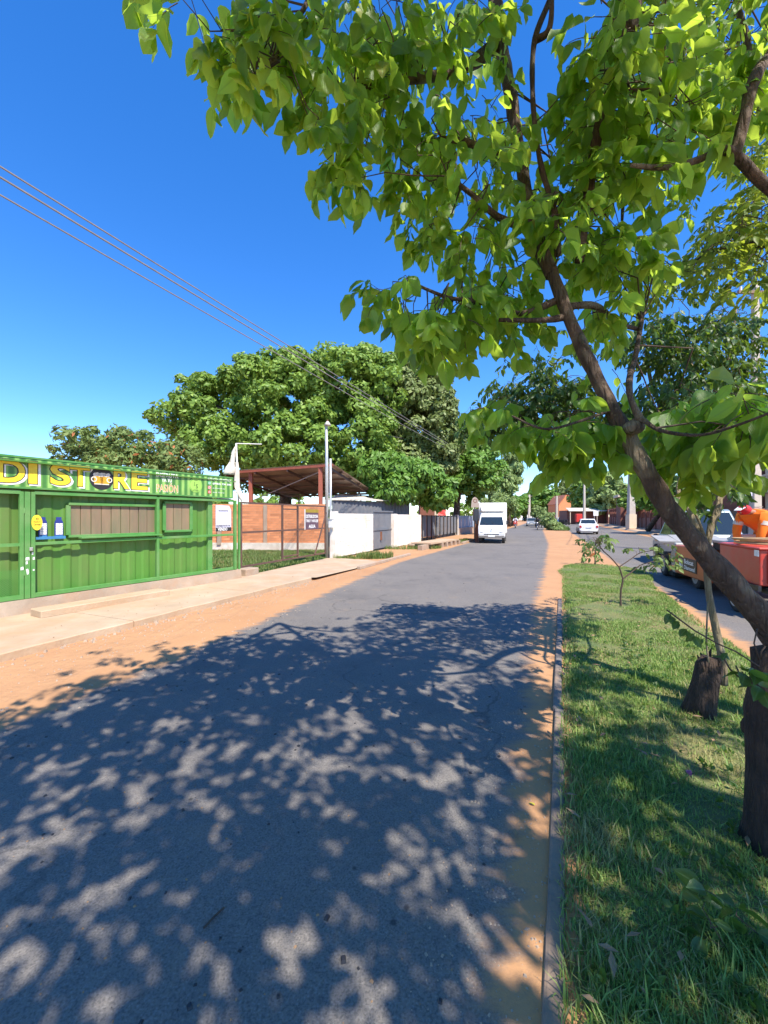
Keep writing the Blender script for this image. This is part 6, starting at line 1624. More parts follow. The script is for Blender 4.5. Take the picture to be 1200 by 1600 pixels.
# ---- people
def person(label, loc, rz=0, J=None, shirt='whitecloth', trousers='denim', group=None, scale=1.0, hair='darkcloth', cap=None, sub=1, sleeves=True, bulk=1.0):
    D = dict(pelvis=(0, 0, .95), belly=(0, 0, 1.10), chest=(0, 0, 1.30), base=(0, 0, 1.44), neck=(0, -.01, 1.50), head=(0, -.02, 1.60), top=(0, -.015, 1.70))
    for k, sx in (('l', -1), ('r', 1)):
        D.update({'sh' + k: (sx * .18, 0, 1.41), 'el' + k: (sx * .25, .02, 1.13), 'wr' + k: (sx * .25, -.08, .90), 'ha' + k: (sx * .245, -.11, .82), 'hi' + k: (sx * .10, 0, .90), 'kn' + k: (sx * .11, -.02, .50), 'an' + k: (sx * .11, .02, .09), 'to' + k: (sx * .12, -.14, .03)})
    if J: D.update(J)
    root = empty("person", loc, rz, label, "person", group); root.scale = (scale,) * 3
    def sk_(nm, names, E, rad, m, s=sub):
        idx = {n: i for i, n in enumerate(names)}
        return skin(nm, [D[n] for n in names], [(idx[a], idx[b_]) for a, b_ in E], [rad[n] for n in names], M[m], root, sub=s)
    names = ['pelvis', 'belly', 'chest', 'base', 'neck', 'head', 'top']; E = [('pelvis', 'belly'), ('belly', 'chest'), ('chest', 'base'), ('base', 'neck'), ('neck', 'head'), ('head', 'top')]
    rad = dict(pelvis=(.14, .10), belly=(.13, .09), chest=(.15, .10), base=(.09, .07), neck=(.05, .05), head=(.078, .09), top=(.055, .065))
    for k in 'lr':
        names += [n + k for n in ('sh', 'el', 'wr', 'ha', 'hi', 'kn', 'an', 'to')]; E += [('chest', 'sh' + k), ('sh' + k, 'el' + k), ('el' + k, 'wr' + k), ('wr' + k, 'ha' + k), ('pelvis', 'hi' + k), ('hi' + k, 'kn' + k), ('kn' + k, 'an' + k), ('an' + k, 'to' + k)]
        rad.update({'sh' + k: .055, 'el' + k: .04, 'wr' + k: .028, 'ha' + k: (.038, .022), 'hi' + k: .085, 'kn' + k: .055, 'an' + k: .038, 'to' + k: (.042, .03)})
    sk_("body", names, E, rad, 'skin')
    n2 = ['belly', 'chest', 'base', 'pelvis'] + [n + k for k in 'lr' for n in ('sh', 'el', 'wr')]
    E2 = [('belly', 'chest'), ('chest', 'base'), ('pelvis', 'belly')] + [('chest', 'sh' + k) for k in 'lr'] + [('sh' + k, 'el' + k) for k in 'lr'] + [('el' + k, 'wr' + k) for k in 'lr']
    r2 = dict(belly=(.155, .115), chest=(.17, .125), base=(.10, .08), pelvis=(.155, .12))
    for k in 'lr': r2.update({'sh' + k: .075, 'el' + k: .06, 'wr' + k: .045})
    r2 = {k_: (tuple(q * bulk for q in v_) if isinstance(v_, tuple) else v_ * (1 + (bulk - 1) * .4)) for k_, v_ in r2.items()}
    if not sleeves:
        n2 = [n for n in n2 if not n.startswith('wr')]; E2 = [e for e in E2 if not e[1].startswith('wr')]
    sk_("shirt", n2, E2, r2, shirt)
    n3 = ['pelvis'] + [n + k for k in 'lr' for n in ('hi', 'kn', 'an')]; E3 = [('pelvis', 'hi' + k) for k in 'lr'] + [('hi' + k, 'kn' + k) for k in 'lr'] + [('kn' + k, 'an' + k) for k in 'lr']
    r3 = dict(pelvis=(.15, .12))
    for k in 'lr': r3.update({'hi' + k: .10, 'kn' + k: .072, 'an' + k: .058})
    sk_("trousers", n3, E3, r3, trousers)
    h = Vector(D['head']); t = (Vector(D['top']) - Vector(D['neck'])).normalized()
    b = MB(); c_ = h + t * .035; b.sphere(tuple(c_), .103, 12, 8, squash=(.9, 1.02, .85)); 
    o = b.build("cap" if cap else "hair", M[cap or hair], root, smooth=True, world=False)
    return root, D, c_
# motorcycles
def motorcycle(label, loc, rz, colr, rider_label, shirt, trousers):
    r = empty("motorcycle", loc, rz, label, "motorcycle")
    for y_ in (.0, 1.22):
        wheel(r, 0, y_, .28, .09, 'chrome', 1)
    b = MB(); b.prism([(.35, .55, .10), (.30, .80, .13), (.55, .88, .14), (.85, .80, .11), (.80, .50, .10)]); b.build("tank", M[colr], r, world=False, bevel=.03, seg=2)
    b = MB(); b.prism([(.78, .74, .11), (.80, .82, .13), (1.35, .88, .10), (1.45, .80, .06)]); b.build("seat", M['blackp'], r, world=False, bevel=.02)
    b = MB(); b.prism([(.38, .25, .10), (.42, .52, .11), (.85, .52, .11), (.85, .25, .09)]); b.build("engine", M['greypaint'], r, world=False, bevel=.02)
    for sx in (-1, 1):
        b = MB(); b.tube([(sx * .07, 0, .28), (sx * .07, .22, .85)], .022, 6); b.build("fork", M['chrome'], r, world=False)
    b = MB(); b.tube([(-.34, .34, 1.0), (0, .25, .95), (.34, .34, 1.0)], .016, 6); b.build("handlebar", M['blackp'], r, world=False)
    b = MB(); b.sphere((0, .10, .86), .10, 10, 7); b.build("headlight", M['lens'], r, smooth=True, world=False)
    b = MB(); b.prism([(-.02, .62, .09), (.05, .80, .14), (.2, 1.0, .15), (.28, .95, .15), (.2, .6, .1)]); b.build("fairing", M[colr], r, world=False, bevel=.02)
    J = dict(pelvis=(0, .92, .90), belly=(0, .88, 1.04), chest=(0, .80, 1.24), base=(0, .76, 1.37), neck=(0, .74, 1.43), head=(0, .70, 1.53), top=(0, .70, 1.63))
    for k, sx in (('l', -1), ('r', 1)):
        J.update({'sh' + k: (sx * .18, .78, 1.34), 'el' + k: (sx * .28, .62, 1.12), 'wr' + k: (sx * .31, .40, 1.03), 'ha' + k: (sx * .31, .33, 1.02), 'hi' + k: (sx * .12, .88, .86), 'kn' + k: (sx * .22, .50, .72), 'an' + k: (sx * .17, .72, .33), 'to' + k: (sx * .18, .56, .28)})
    person(rider_label, loc, rz, J, shirt, trousers, cap=None)
p = at(805, 807, 57); motorcycle("red motorcycle ridden away near the left road edge", (p.x, 57, 0), -RD, 'red', "rider in a white shirt on the red motorcycle", 'whitecloth', 'red')
p = at(839.5, 807, 49.5); motorcycle("dark motorcycle riding in front of the silver car", (p.x, 49.5, 0), -RD, 'darkpaint', "rider in dark clothes on the dark motorcycle", 'darkcloth', 'darkcloth')
p = at(888, 807, 88)
for i, (dx, c_) in enumerate(((0, 'darkpaint'), (-2.2, 'darkpaint'))):
    pass
# pedestrian on the right pavement
p = at(1127, 807, 24.5)
person("person in a pale shirt and shorts walking on the far pavement behind the van", (p.x, 24.5, .28), R(160), dict(knl=(-.12, -.16, .5), anl=(-.12, -.05, .12), tol=(-.12, -.2, .06), elr=(.30, -.02, 1.12), wrr=(.26, -.22, 1.05), har=(.22, -.28, 1.07)), 'whitecloth', 'denim', sleeves=False)

# ---- orange road machine
VD = Vector((.372, 1, 0)).normalized(); VA = -math.atan(.372)
mo = Vector((5.97 + .372 * (8.5 - 6.5), 8.5, 0))
mc = empty("orange_road_machine", tuple(mo), VA, label="orange towed road machine with dark name plate and open grey front hood", cat="machine")
# local: x to the right, y forward along the road, left side plane at x=0, rear at y=0
b = MB(); b.add([(0, 0, .27), (0, 2.15, .22), (0, 2.15, .92), (0, .55, .98), (0, 0, .70), (1.45, 0, .27), (1.45, 2.15, .22), (1.45, 2.15, .92), (1.45, .55, .98), (1.45, 0, .70)],
    [(4, 3, 2, 1, 0), (5, 6, 7, 8, 9), (0, 1, 6, 5), (1, 2, 7, 6), (2, 3, 8, 7), (3, 4, 9, 8), (4, 0, 5, 9)]); b.build("body", M['orangepaint'], mc, world=False, bevel=.02)
b = MB(); b.box((.75, -.05, .50), (1.4, .1, .34)); b.build("rear_panel", M['redpaint'], mc, world=False, bevel=.01)
b = MB(); b.prism([(2.16, .20, .72), (2.16, .96, .72), (2.30, .98, .72), (2.62, .60, .72), (2.42, .2, .72)]); o = b.build("front_shroud", M['greypaint'], mc, world=False, bevel=.02); o.location = (.74, 0, 0)
b = MB(); b.box((.72, 2.95, .30), (1.3, .9, .5)); b.build("engine_bay", M['dark'], mc, world=False, bevel=.03)  # solid block, its near-black colour paints in the shade of the open bay
b = MB(); b.beam((-.02, 2.4, .98), (-.02, 3.3, 1.10), .5, .03, up=(0, 0, 1)); b.beam((.7, 2.4, .98), (.7, 3.35, 1.12), 1.1, .035); b.build("open_hood", M['greypaint'], mc, world=False)
wheel(mc, .12, 3.15, .34, .26, 'greypaint', -1); wheel(mc, 1.32, 3.15, .34, .26, 'greypaint', 1); wheel(mc, .2, 1.0, .30, .22, 'greypaint', -1)
b = MB(); b.box((.9, .6, 1.12), (1.3, 2.3, .06)); b.build("deck", M['greypaint'], mc, world=False, bevel=.01)
b = MB(); b.box((.9, .2, 1.02), (1.25, .7, .16)); b.build("painted_gap_shade", M['dark'], mc, world=False)  # block coloured near-black for the shade between deck and body
b = MB(); b.box((-.012, 2.02, .80), (.03, .05, .16)); b.build("latch", M['greypaint'], mc, world=False, bevel=.005)
b = MB(); b.box((.1, 2.95, .62), (.05, .16, .05)); b.sphere((.0, 3.5, .98), .06, 10, 6, squash=(2.0, 2.0, .8)); b.build("amber_beacon", M['orangeprint'], mc, world=False)
# name plate: on the left side plane, reads towards the camera side
b = MB(); b.box((-.008, 1.18, .52), (.012, 1.18, .30)); b.build("name_plate", M['blackp'], mc, world=False, bevel=.004)
mat_ = Matrix.Rotation(VA, 4, 'Z'); mat_.translation = mo
def mtext(s_, y, z, h, w_, m):
    o_ = mat_ @ Vector((-.016, y, z)); ud = -(mat_.to_3x3() @ Vector((0, 1, 0))); nd = -(mat_.to_3x3() @ Vector((1, 0, 0)))
    o = text("lettering", s_, o_, ud, nd, h, M[m], None, w_, .03, .003)
    o.parent = mc; o.matrix_parent_inverse = Matrix.LocRotScale(mc.location, mc.rotation_euler, None).inverted()
mtext("Bobcat", 1.38, .53, .11, .62, 'pwhite'); mtext("Diamond", 1.38, .40, .095, .70, 'pwhite')
b = MB(); b.add([(-.017, 1.72, .42), (-.017, 1.50, .42), (-.017, 1.48, .56), (-.017, 1.53, .64), (-.017, 1.57, .58), (-.017, 1.65, .58), (-.017, 1.69, .64), (-.017, 1.74, .56)], [tuple(range(8))]); b.build("emblem", M['pwhite'], mc, world=False)
b = MB(); b.add([(-.019, 1.66, .50), (-.019, 1.62, .50), (-.019, 1.62, .53), (-.019, 1.66, .53)], [(0, 1, 2, 3)]); b.add([(-.019, 1.60, .45), (-.019, 1.56, .45), (-.019, 1.56, .49), (-.019, 1.60, .49)], [(0, 1, 2, 3)]); b.build("emblem_detail", M['blackp'], mc, world=False)
# small things on the deck
b = MB(); b.box((.55, -.2, 1.22), (.45, .3, .16), .3, taper=.8); b.sphere((.5, .0, 1.2), .12, 8, 5, squash=(1.5, 1, .6)); 
root_ = mc
o = b.build("white_sack", M['offwhite'], None, world=False); o.matrix_world = mat_; tag(o, "crumpled pale sack lying on the deck of the orange machine", "sack")

# ---- red trailer
to = Vector((5.97, 6.5, 0))
tl = empty("red_trailer", tuple(to), VA, label="sun-faded red box trailer with black plate bar and one spoked wheel showing", cat="trailer")
b = MB(); b.box((.75, .78, .83), (1.5, 1.52, .58)); b.build("box_body", M['redpaint'], tl, world=False, bevel=.02, seg=2)
b = MB(); b.box((.75, .78, 1.135), (1.54, 1.58, .035)); b.build("lid", M['redpaint'], tl, world=False, bevel=.01)
b = MB(); b.box((.75, -.002, .83), (1.30, .03, .50)); b.build("tailgate", M['red'], tl, world=False, bevel=.01)
for x in (.14, .75, 1.36):
    b = MB(); b.box((x, -.025, .83), (.05, .03, .52)); b.build("rib", M['red'], tl, world=False, bevel=.006)
    for z in (.62, .80, 1.02):
        b = MB(); b.sphere((x, -.045, z), .016, 8, 5); b.build("bolt", M['chrome'], tl, world=False)
b = MB(); b.box((-.02, .36, .505), (.04, .80, .085)); b.build("plate_bar", M['blackp'], tl, world=False)
b = MB(); b.box((.75, .8, .47), (1.36, 1.9, .09)); b.build("chassis", M['blackp'], tl, world=False)
b = MB(); b.beam((.75, 1.6, .45), (.75, 2.5, .42), .09, .09); b.build("drawbar", M['blackp'], tl, world=False)
b = MB(); b.box((.30, -.06, .44), (.42, .02, .14)); b.build("number_plate", M['pwhite'], tl, world=False)
tm = Matrix.Rotation(VA, 4, 'Z'); tm.translation = to
def ttext(s_, loc, ul, nl, h, w_, m):
    o = text("lettering", s_, tm @ Vector(loc), tm.to_3x3() @ Vector(ul), tm.to_3x3() @ Vector(nl), h, M[m], None, w_, .02, .003)
    o.parent = tl; o.matrix_parent_inverse = Matrix.LocRotScale(tl.location, tl.rotation_euler, None).inverted()
ttext("CPY 175", (-.042, .70, .485), (0, -1, 0), (-1, 0, 0), .05, .42, 'pwhite')
ttext("CPY 175", (.14, -.072, .41), (1, 0, 0), (0, -1, 0), .07, .34, 'black')
b = MB(); b.box((-.006, .10, 1.06), (.012, .13, .10)); b.build("sticker", M['pwhite'], tl, world=False)
wheel(tl, -.02, .62, .28, .18, 'offwhite', -1); wheel(tl, 1.52, .62, .28, .18, 'offwhite', 1)
b = MB(); b.box((2.35, 1.0, .42), (1.5, 1.8, .06)); b.build("side_platform", M['blackp'], tl, world=False)
b = MB(); b.box((1.8, 1.0, .2), (.1, 1.2, .4)); b.box((2.9, 1.0, .2), (.1, 1.2, .4)); b.build("platform_legs", M['blackp'], tl, world=False)
# coiled hose on the lid
hp = []
for i in range(150):
    a = i / 150 * 2 * math.pi * 5.3; rr_ = 1 + .10 * math.sin(a * .37) + .06 * math.sin(a * 1.3)
    hp.append(tm @ Vector((.70 + .70 * rr_ * math.cos(a), .72 + .52 * rr_ * math.sin(a), 1.185 + .02 * (i / 30) + .016 * math.sin(a * .9))))
b = MB(); b.tube(hp, .017, 7, cap=True)
tag(b.build("coiled_hose", M['hose'], smooth=True), "tan hose coiled loosely on top of the red trailer", "hose")

# ---- worker in orange
J = dict(pelvis=(.55, .0, .90), belly=(.40, -.02, .96), chest=(.20, -.05, 1.04), base=(.04, -.06, 1.16), neck=(-.03, -.06, 1.17), head=(-.14, -.08, 1.19), top=(-.20, -.08, 1.27),
         shl=(.06, .14, 1.10), shr=(.08, -.26, 1.10), ell=(.03, .18, .84), elr=(.0, -.24, .83), wrl=(-.0, .14, .62), wrr=(-.03, -.2, .60), hal=(-.02, .12, .55), har=(-.05, -.19, .53),
         hil=(.56, .10, .88), hir=(.56, -.10, .88), knl=(.50, .12, .47), knr=(.58, -.12, .47), anl=(.60, .13, .07), anr=(.66, -.12, .07), tol=(.44, .13, .02), tor=(.50, -.12, .02))
wp = at(1165, 807, 7.65)
wr_, D_, hc = person("worker in an orange high-visibility jacket and red cap bending over the trailer", (wp.x + .10, 7.75, .47), 0.25, J, 'orangecloth', 'orangecloth', cap='redcap', sub=2, scale=1.08, bulk=1.4)
b = MB(); h = Vector(D_['head']); 
b.add([(h.x - .07, h.y - .07, h.z + .06), (h.x - .07, h.y + .07, h.z + .06), (h.x - .19, h.y + .055, h.z - .0), (h.x - .19, h.y - .055, h.z - .0), (h.x - .07, h.y - .07, h.z + .072), (h.x - .07, h.y + .07, h.z + .072), (h.x - .19, h.y + .055, h.z + .01), (h.x - .19, h.y - .055, h.z + .01)], [(3, 2, 1, 0), (4, 5, 6, 7), (0, 1, 5, 4), (1, 2, 6, 5), (2, 3, 7, 6), (3, 0, 4, 7)])
b.build("cap_peak", M['whitecloth'], wr_, world=False, bevel=.01)
b = MB(); b.sphere((h.x - .095, h.y, h.z - .03), .02, 8, 6, squash=(1.3, .7, .9)); b.build("nose", M['skin'], wr_, smooth=True, world=False)
for s_ in (-1, 1):
    b = MB(); b.sphere((h.x - .07, h.y + s_ * .035, h.z + .0), .012, 8, 6); b.build("eye", M['blackp'], wr_, smooth=True, world=False)
    b = MB(); b.sphere((h.x + .0, h.y + s_ * .085, h.z - .01), .028, 8, 6, squash=(.7, .4, 1)); b.build("ear", M['skin'], wr_, smooth=True, world=False)
b = MB(); b.box((h.x - .075, h.y, h.z - .065), (.02, .05, .008)); b.build("mouth", M['redcap'], wr_, world=False)
for hh in ('hal', 'har'):
    q = Vector(D_[hh]); b = MB()
    for k in range(4): b.tube([q + Vector((-.01, -.03 + .02 * k, 0)), q + Vector((-.03, -.032 + .021 * k, -.045)), q + Vector((-.015, -.03 + .02 * k, -.075 + .008 * abs(k - 1.5)))], [.010, .009, .007], 6)
    b.tube([q + Vector((.01, .035, .01)), q + Vector((.0, .055, -.02)), q + Vector((-.02, .05, -.045))], [.011, .010, .008], 6); b.build("fingers", M['skin'], wr_, smooth=True, world=False)
def band(a, b_, t0, t1, r):
    A_ = Vector(D_[a]); B_ = Vector(D_[b_]); q = MB(); q.tube([A_.lerp(B_, t0), A_.lerp(B_, t1)], r, 14, cap=False); q.build("reflective_band", M['reflective'], wr_, smooth=True, world=False)
band('shr', 'elr', .35, .6, .075); band('shl', 'ell', .35, .6, .075)
b = MB()
for k in range(9):
    a = k / 8; x = .22 + .2 * a
    b.box((x, -.05 + .05 * math.sin(k), 1.262 - .085 * a), (.014, .12 * (1 - .3 * (k % 2)), .006))
b.build("back_print", M['reflective'], wr_, world=False)

# ================================================================== RIGHT SIDE AND FAR STREET
def wl(y, off=0): return Vector((12.5 + .4 * y + off, y, 0))
cw = empty("columned_brick_wall", tuple(wl(60)), label="long reddish brick boundary wall with pillars and openwork panels on the right", cat="wall")
wu = (wl(60) - wl(20)).normalized(); wn_ = Vector((-wu.y, wu.x, 0)); ang = math.atan2(wu.y, wu.x)
Y0, Y1 = 33.0, 83.0
mid = (wl(Y0) + wl(Y1)) / 2; LwT = (wl(Y1) - wl(Y0)).length
b = MB(); b.box((mid.x, mid.y, .85), (LwT, .18, 1.3), ang); b.build("lower_wall", M['brownwall'], cw)
b = MB(); b.box((mid.x, mid.y, 3.05), (LwT, .28, .22), ang); b.build("top_beam", M['rooftile'], cw)
k = 0; s_ = 0
while s_ < LwT:
    p = wl(Y0) + wu * s_ + wn_ * .03; b = MB(); b.box((p.x, p.y, 1.65), (.34, .34, 3.0), ang); b.build("pillar", M['brownbrick'], cw)
    if s_ + 2.4 < LwT:
        for j in range(5):
            q = p + wu * (.45 + .42 * j); b = MB(); b.box((q.x, q.y, 2.2), (.10, .10, 1.5), ang); b.build("baluster", M['brownbrick'], cw)
    s_ += 2.5
b = MB(); b.box((mid.x + .4, mid.y, 2.2), (LwT, .05, 1.45), ang); b.build("inner_screen", M['rooftile'], cw)
# dark gates further on, poles, building behind
dg_ = empty("dark_street_gate", tuple(wl(90)), label="dark brown double gate beyond the columned wall on the right", cat="gate")
for yy in (84.5, 89.5, 94.5):
    a = wl(yy); c_ = wl(yy + 4.6); b = MB(); b.beam(a + Vector((0, 0, 1.7)), c_ + Vector((0, 0, 1.7)), .1, 3.0); b.build("gate_leaf", M['brownwall'], dg_)
def pole(name, px, Y, ytop, r0, r1, label, m='poleconc', lower=None, ybase=None):
    x = (px - 600) / FPX * Y; zt_ = CH + (807 - ytop) / FPX * Y
    root = empty(name, (x, Y, .1), label=label, cat="utility pole")
    b = MB(); b.beam((x, Y, 0), (x, Y, 1.0), r0 * 2, r0 * 1.8, up=(0, 1, 0)); vs = []
    b = MB()
    for z, r in ((0, r0), (zt_, r1)): vs += [(x - r, Y - r * .85, z), (x + r, Y - r * .85, z), (x + r, Y + r * .85, z), (x - r, Y + r * .85, z)]
    b.add(vs, [(3, 2, 1, 0), (4, 5, 6, 7), (0, 1, 5, 4), (1, 2, 6, 5), (2, 3, 7, 6), (3, 0, 4, 7)]); b.build("pole", M[m], root, bevel=.02)
    b = MB(); b.beam((x - .8, Y - .1, zt_ - .5), (x + .8, Y - .1, zt_ - .5), .09, .11); b.build("crossarm", M['wood'], root)
    for dx in (-.7, 0, .7):
        b = MB(); b.cyl((x + dx, Y - .1, zt_ - .44), (x + dx, Y - .1, zt_ - .28), .05, 8); b.build("insulator", M['offwhite'], root)
    if lower:
        b = MB(); b.beam((x, Y, .2), (x, Y, 1.9), r0 * 2.06, r0 * 1.9, up=(0, 1, 0)); b.build("painted_base", M[lower], root)
    return root, Vector((x, Y - .1, zt_ - .28))
pr_, pt1 = pole("utility_pole", 1180, 17.2, 440, .18, .11, "tall square concrete utility pole with a poster by the cream building")
_, pt2 = pole("utility_pole", 986, 49, 690, .42, .16, "thick concrete utility pole with pale painted base in front of the columned wall", lower='cream')
_, pt3 = pole("utility_pole", 913, 75, 740, .22, .13, "pale concrete utility pole in front of the white-awning shop")
_, pt4 = pole("utility_pole", 827, 120, 773, .35, .25, "pale distant pole at the end of the left carriageway")
_, pt5 = pole("utility_pole", 870, 110, 775, .28, .22, "distant thick pole by the orange gabled house")
_, pt6 = pole("utility_pole", 716, 43, 690, .16, .12, "slim utility pole half hidden in the trees behind the grey fence")
# poster on the near pole
pp_ = at(1171, 755, 16.9); pn = empty("pole_poster", tuple(pp_), label="pale poster with a dark scribbled figure tied to the tall concrete pole", cat="poster")
b = MB(); b.add([tuple(at(x, y, 16.95)) for x, y in ((1164.5, 775), (1175.5, 775), (1175.5, 746), (1164.5, 746))] + [tuple(at(x, y, 17.0)) for x, y in ((1164.5, 775), (1175.5, 775), (1175.5, 746), (1164.5, 746))], [(0, 1, 2, 3), (7, 6, 5, 4), (0, 4, 5, 1), (1, 5, 6, 2), (2, 6, 7, 3), (3, 7, 4, 0)]); b.build("poster_sheet", M['lilac'], pn)
b = MB(); b.tube([at(x, y, 16.93) for x, y in ((1167, 752), (1170, 757), (1168, 762), (1172, 760), (1173, 767), (1170, 770))], .035, 5); b.build("print", M['purple'], pn)
# buildings on the right
bb = empty("brown_building", tuple(wl(28, .3)), label="reddish brown brick building with dark gate between wall and cream house", cat="building")
A = wl(24.8, .2); B = wl(31.5, .2); u_ = (B - A).normalized(); wn2 = Vector((u_.y, -u_.x, 0)); L_ = (B - A).length; an = math.atan2(u_.y, u_.x)
c_ = (A + B) / 2 + wn2 * 3
b = MB(); b.box((c_.x, c_.y, 2.9), (L_, 5.9, 5.2), an); b.build("wall", M['brownwall'], bb)
for r in range(34):
    b = MB(); q = (A + B) / 2 - wn2 * .0; 
    q2 = (A + B) / 2; b.box((q2.x + wn2.x * .02, q2.y + wn2.y * .02, 2.15 + r * .097), (L_ - .02, .08, .078), an); b.build("brick_course", M['brownbrick'], bb)
for i in range(6):
    q = A + u_ * (L_ * (i + .5) / 6) - wn2 * .08; b = MB(); b.box((q.x, q.y, 1.15), (L_ / 6 - .06, .06, 1.75), an); b.build("gate_panel", M['brownsteel'], bb)
b = MB(); q = (A + B) / 2 + wn2 * 2.7; b.box((q.x, q.y, 5.6), (L_ + .6, 6.6, .16), an); b.build("roof", M['rooftile'], bb)
q = A - wn2 * .15; b = MB(); b.box((q.x, q.y, 1.6), (.25, .25, 2.8), an); b.build("pillar", M['cream'], bb)
cb = empty("cream_house", tuple(wl(20, .2)), label="cream plastered two-storey house with blue lower wall at the right edge", cat="house")
A = wl(14.5, .4); B = wl(24.3, .4); L_ = (B - A).length; c_ = (A + B) / 2 + wn2 * 3
b = MB(); b.box((c_.x, c_.y, 4.2), (L_, 6, 5.0), an); b.build("wall", M['cream'], cb)
b = MB(); c2_ = c_ - wn2 * .01; b.box((c2_.x, c2_.y, .95), (L_ + .04, 6.04, 1.6), an); b.build("painted_dado", M['bluewall'], cb)
b = MB(); q = (A + B) / 2 - wn2 * .45; b.box((q.x, q.y, 3.05), (L_, .9, .16), an); b.build("balcony_slab", M['cream'], cb)
for i in range(24):
    q = A + u_ * (L_ * (i + .5) / 24) - wn2 * .82; b = MB(); b.box((q.x, q.y, 3.5), (.09, .09, .75), an); b.build("baluster", M['cream'], cb)
b = MB(); q = (A + B) / 2 - wn2 * .82; b.box((q.x, q.y, 3.92), (L_, .14, .1), an); b.build("handrail", M['cream'], cb)
for i in range(4):
    q = A + u_ * (L_ * (i + .5) / 4) - wn2 * .02; f_ = MB(); f_.box((q.x, q.y, 4.8), (1.2, .12, 1.3), an); w_ = f_.build("window", M['wood'], cb)
    f_ = MB(); q -= wn2 * .07; f_.box((q.x, q.y, 4.8), (1.04, .02, 1.14), an); f_.build("pane", M['window'], w_)
b = MB(); b.box((c_.x, c_.y, 6.8), (L_ + .6, 6.8, .2), an); b.build("roof", M['rooftile'], cb)
# brick house behind the columned wall
bhs = empty("brick_house", tuple(wl(52, 8)), label="orange brick house front with white fascia behind the columned wall", cat="house")
p = at(978, 795, 66); b = MB(); b.box((p.x + 2.2, p.y, 2.4), (4.5, 6, 4.8), ang); b.build("wall", M['brownbrick'], bhs)
b = MB(); b.box((p.x + 2.2, p.y, 4.95), (5.0, 6.8, .4), ang); b.build("fascia", M['cream'], bhs)
for i in (-2, 1): b = MB(); b.box((p.x + i + 1.2, p.y - 3.6, 2.9), (1.2, .1, 1.2), .0); b.build("window", M['window'], bhs)
# street shop
shp = empty("street_shop", tuple(at(905, 807, 88)), label="small shop with a white awning roof and a red drinks cabinet", cat="shop")
p = at(908, 807, 90); b = MB(); b.box((p.x, p.y, 1.5), (8.0, 4, 2.9)); b.build("wall", M['brownwall'], shp)
b = MB(); b.add([(p.x - 4.6, p.y - 4.2, 2.75), (p.x + 4.4, p.y - 4.2, 2.75), (p.x + 4.2, p.y - 1.9, 3.35), (p.x - 4.2, p.y - 1.9, 3.35), (p.x - 4.6, p.y - 4.2, 2.9), (p.x + 4.4, p.y - 4.2, 2.9), (p.x + 4.2, p.y - 1.9, 3.5), (p.x - 4.2, p.y - 1.9, 3.5)], [(3, 2, 1, 0), (4, 5, 6, 7), (0, 1, 5, 4), (1, 2, 6, 5), (2, 3, 7, 6), (3, 0, 4, 7)]); b.build("awning", M['offwhite'], shp)
for dx in (-4.2, -1.4, 1.4, 4.2): b = MB(); b.beam((p.x + dx, p.y - 4, 0), (p.x + dx, p.y - 4, 2.8), .12, .12, up=(0, 1, 0)); b.build("awning_post", M['cream'], shp)
q = at(904, 807, 86); b = MB(); b.box((q.x, q.y, 1.35), (1.25, .8, 1.7)); tag(b.build("red_cabinet", M['red'], bevel=.05), "red drinks cabinet standing under the white shop awning", "cabinet")
q = at(931, 807, 84); sg = empty("white_sign_board", (q.x, q.y, 0), label="white sign board on two legs near the far shop", cat="sign")
b = MB(); b.box((q.x, q.y, 2.3), (1.0, .08, 1.0)); b.build("sign_board", M['pwhite'], sg)
b = MB(); b.box((q.x - .3, q.y, .9), (.08, .08, 1.8)); b.box((q.x + .3, q.y, .9), (.08, .08, 1.8)); b.build("legs", M['galv'], sg)
for i, (px, lb) in enumerate(((889, "dark parked motorcycle nearest the red cabinet"), (884.5, "dark parked motorcycle left of the one by the red cabinet"))):
    q = at(px, 807, 80); rt = empty("parked_motorcycle", (q.x, 80, 0), R(50), lb, "motorcycle", "motorcycles parked by the shop")
    for y_ in (0, 1.2): wheel(rt, 0, y_, .3, .1, 'chrome', 1)
    b = MB(); b.prism([(.2, .4, .14), (.25, .95, .17), (.7, .95, .18), (1.4, .9, .13), (1.3, .55, .1)]); b.build("body", M['darkpaint'], rt, world=False, bevel=.03)
    b = MB(); b.tube([(-.33, .28, 1.12), (0, .18, 1.05), (.33, .28, 1.12)], .03, 5); b.build("handlebar", M['blackp'], rt, world=False)
# orange gabled house and far white buildings
gh = empty("orange_gabled_house", tuple(at(876, 807, 125)), label="orange gabled house between the far trees on the right", cat="house")
p = at(876, 807, 128); b = MB(); b.box((p.x, p.y, 2.6), (4.6, 8, 5.2)); b.add([(p.x - 2.3, p.y - 4, 5.2), (p.x + 2.3, p.y - 4, 5.2), (p.x, p.y - 4, 8.2), (p.x - 2.3, p.y + 4, 5.2), (p.x + 2.3, p.y + 4, 5.2), (p.x, p.y + 4, 8.2)], [(0, 1, 2), (5, 4, 3), (0, 2, 5, 3), (1, 4, 5, 2)]); b.build("wall", M['brick'], gh)
b = MB()
for sx in (-1, 1): b.beam((p.x + sx * 1.35, p.y - 4.4, 6.75), (p.x + sx * 1.35, p.y + 4.4, 6.75), 3.6 , .15, up=(sx * .79, 0, .6))
b.build("roof", M['rooftile'], gh)
fw = empty("far_white_building", tuple(at(822, 807, 190)), label="low white building with a shallow roof closing the left carriageway", cat="building")
p = at(822, 807, 195); b = MB(); b.box((p.x, p.y, 2.4), (14, 8, 4.8)); b.build("wall", M['white'], fw)
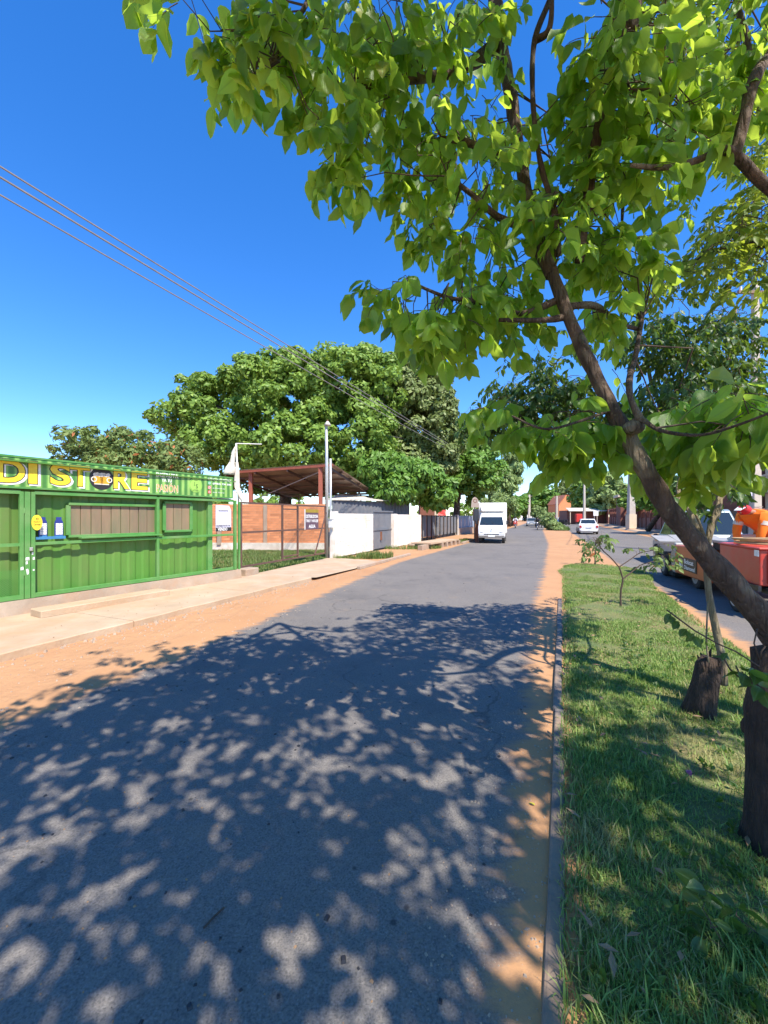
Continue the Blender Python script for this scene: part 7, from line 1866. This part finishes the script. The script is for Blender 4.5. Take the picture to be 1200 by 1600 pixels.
b = MB(); b.prism([(-5, 4.8, 7.6), (0, 6.6, 7.6), (5, 4.8, 7.6)]); o = b.build("roof", M['rooftile'], fw, world=False); o.location = Vector((p.x, p.y, 0)) - fw.location
for i in range(4): b = MB(); b.box((p.x - 5 + 3.3 * i, p.y - 4.03, 2.6), (1.6, .1, 1.6)); b.build("window", M['window'], fw)

# left: road sign by the truck and its dark post box
sgn = empty("road_sign", tuple(gnd(742, 848)), label="grey rounded road sign plate on a dark post left of the truck", cat="sign")
p = at(742, 785, 25.8); b = MB(); pr = [(-.24, -.32), (.28, -.32), (.22, .12), (.12, .28), (0, .34), (-.12, .28), (-.2, .1)]
V_ = [(p.x + x, p.y, p.z + z) for x, z in pr]; n = len(V_); b.add(V_ + [(x, y + .02, z) for x, y, z in V_], [tuple(range(n)), tuple(range(2 * n - 1, n - 1, -1))] + [(i, (i + 1) % n, n + (i + 1) % n, n + i) for i in range(n)]); b.build("sign_plate", M['zinc'], sgn)
b = MB(); b.disc((p.x + .02, p.y - .006, p.z + .1), .13, (1, 0, 0), (0, 0, 1), 18, r_in=.09); b.build("faded_symbol", M['rust'], sgn)
b = MB(); b.beam((p.x, p.y + .05, 0), (p.x, p.y + .05, p.z), .07, .07, up=(0, 1, 0)); b.build("post", M['blackp'], sgn)
b = MB(); b.box((p.x + .08, p.y + .1, 1.75), (.32, .3, .75)); b.build("dark_box", M['darkpaint'], sgn, bevel=.02)
b = MB(); b.box((p.x + .12, p.y + .1, .7), (.22, .22, 1.4)); b.build("box_leg", M['rust'], sgn)

# ================================================================== WIRES
def wire(label, a, b_, sag, r=.012, group=None, n=26):
    a = Vector(a); b_ = Vector(b_); pts = [a.lerp(b_, i / n) - Vector((0, 0, sag * 4 * (i / n) * (1 - i / n))) for i in range(n + 1)]
    mb = MB(); mb.tube(pts, r, 5, cap=False); o = mb.build("overhead_cable", M['cable']); tag(o, label, "cable", group); return o
W1 = at(738, 722, 42)
def ext(px, py, Y, k=1.35):
    q = at(px, py, Y); return W1 + (q - W1) * k
wire("uppermost of the three overhead cables across the blue sky", at(742, 718, 43), ext(0, 262, 6.3), .12, .015)
wire("middle of the three overhead cables across the blue sky", at(742, 720, 43), ext(0, 272, 6.3), .16, .017)
wire("lowest of the three overhead cables across the blue sky", at(742, 724, 43), ext(0, 288, 6.3), .22, .014)
wire("thin cable running low through the huge tree's crown", at(560, 672, 27), at(735, 700, 43), .1, .014)
for i, (dx, dz) in enumerate(((-.7, 0), (0, .05), (.7, 0), (0, -.9))):
    wire(("left", "middle", "right", "lower")[i] + " cable strung between the two right-hand utility poles", pt1 + Vector((dx, 0, dz)), pt2 + Vector((dx, 0, dz)), .5, .014)
wire("cable leaving the tall concrete pole towards the upper right", pt1 + Vector((.2, 0, -.2)), (22, 4, 9.5), .3, .014)
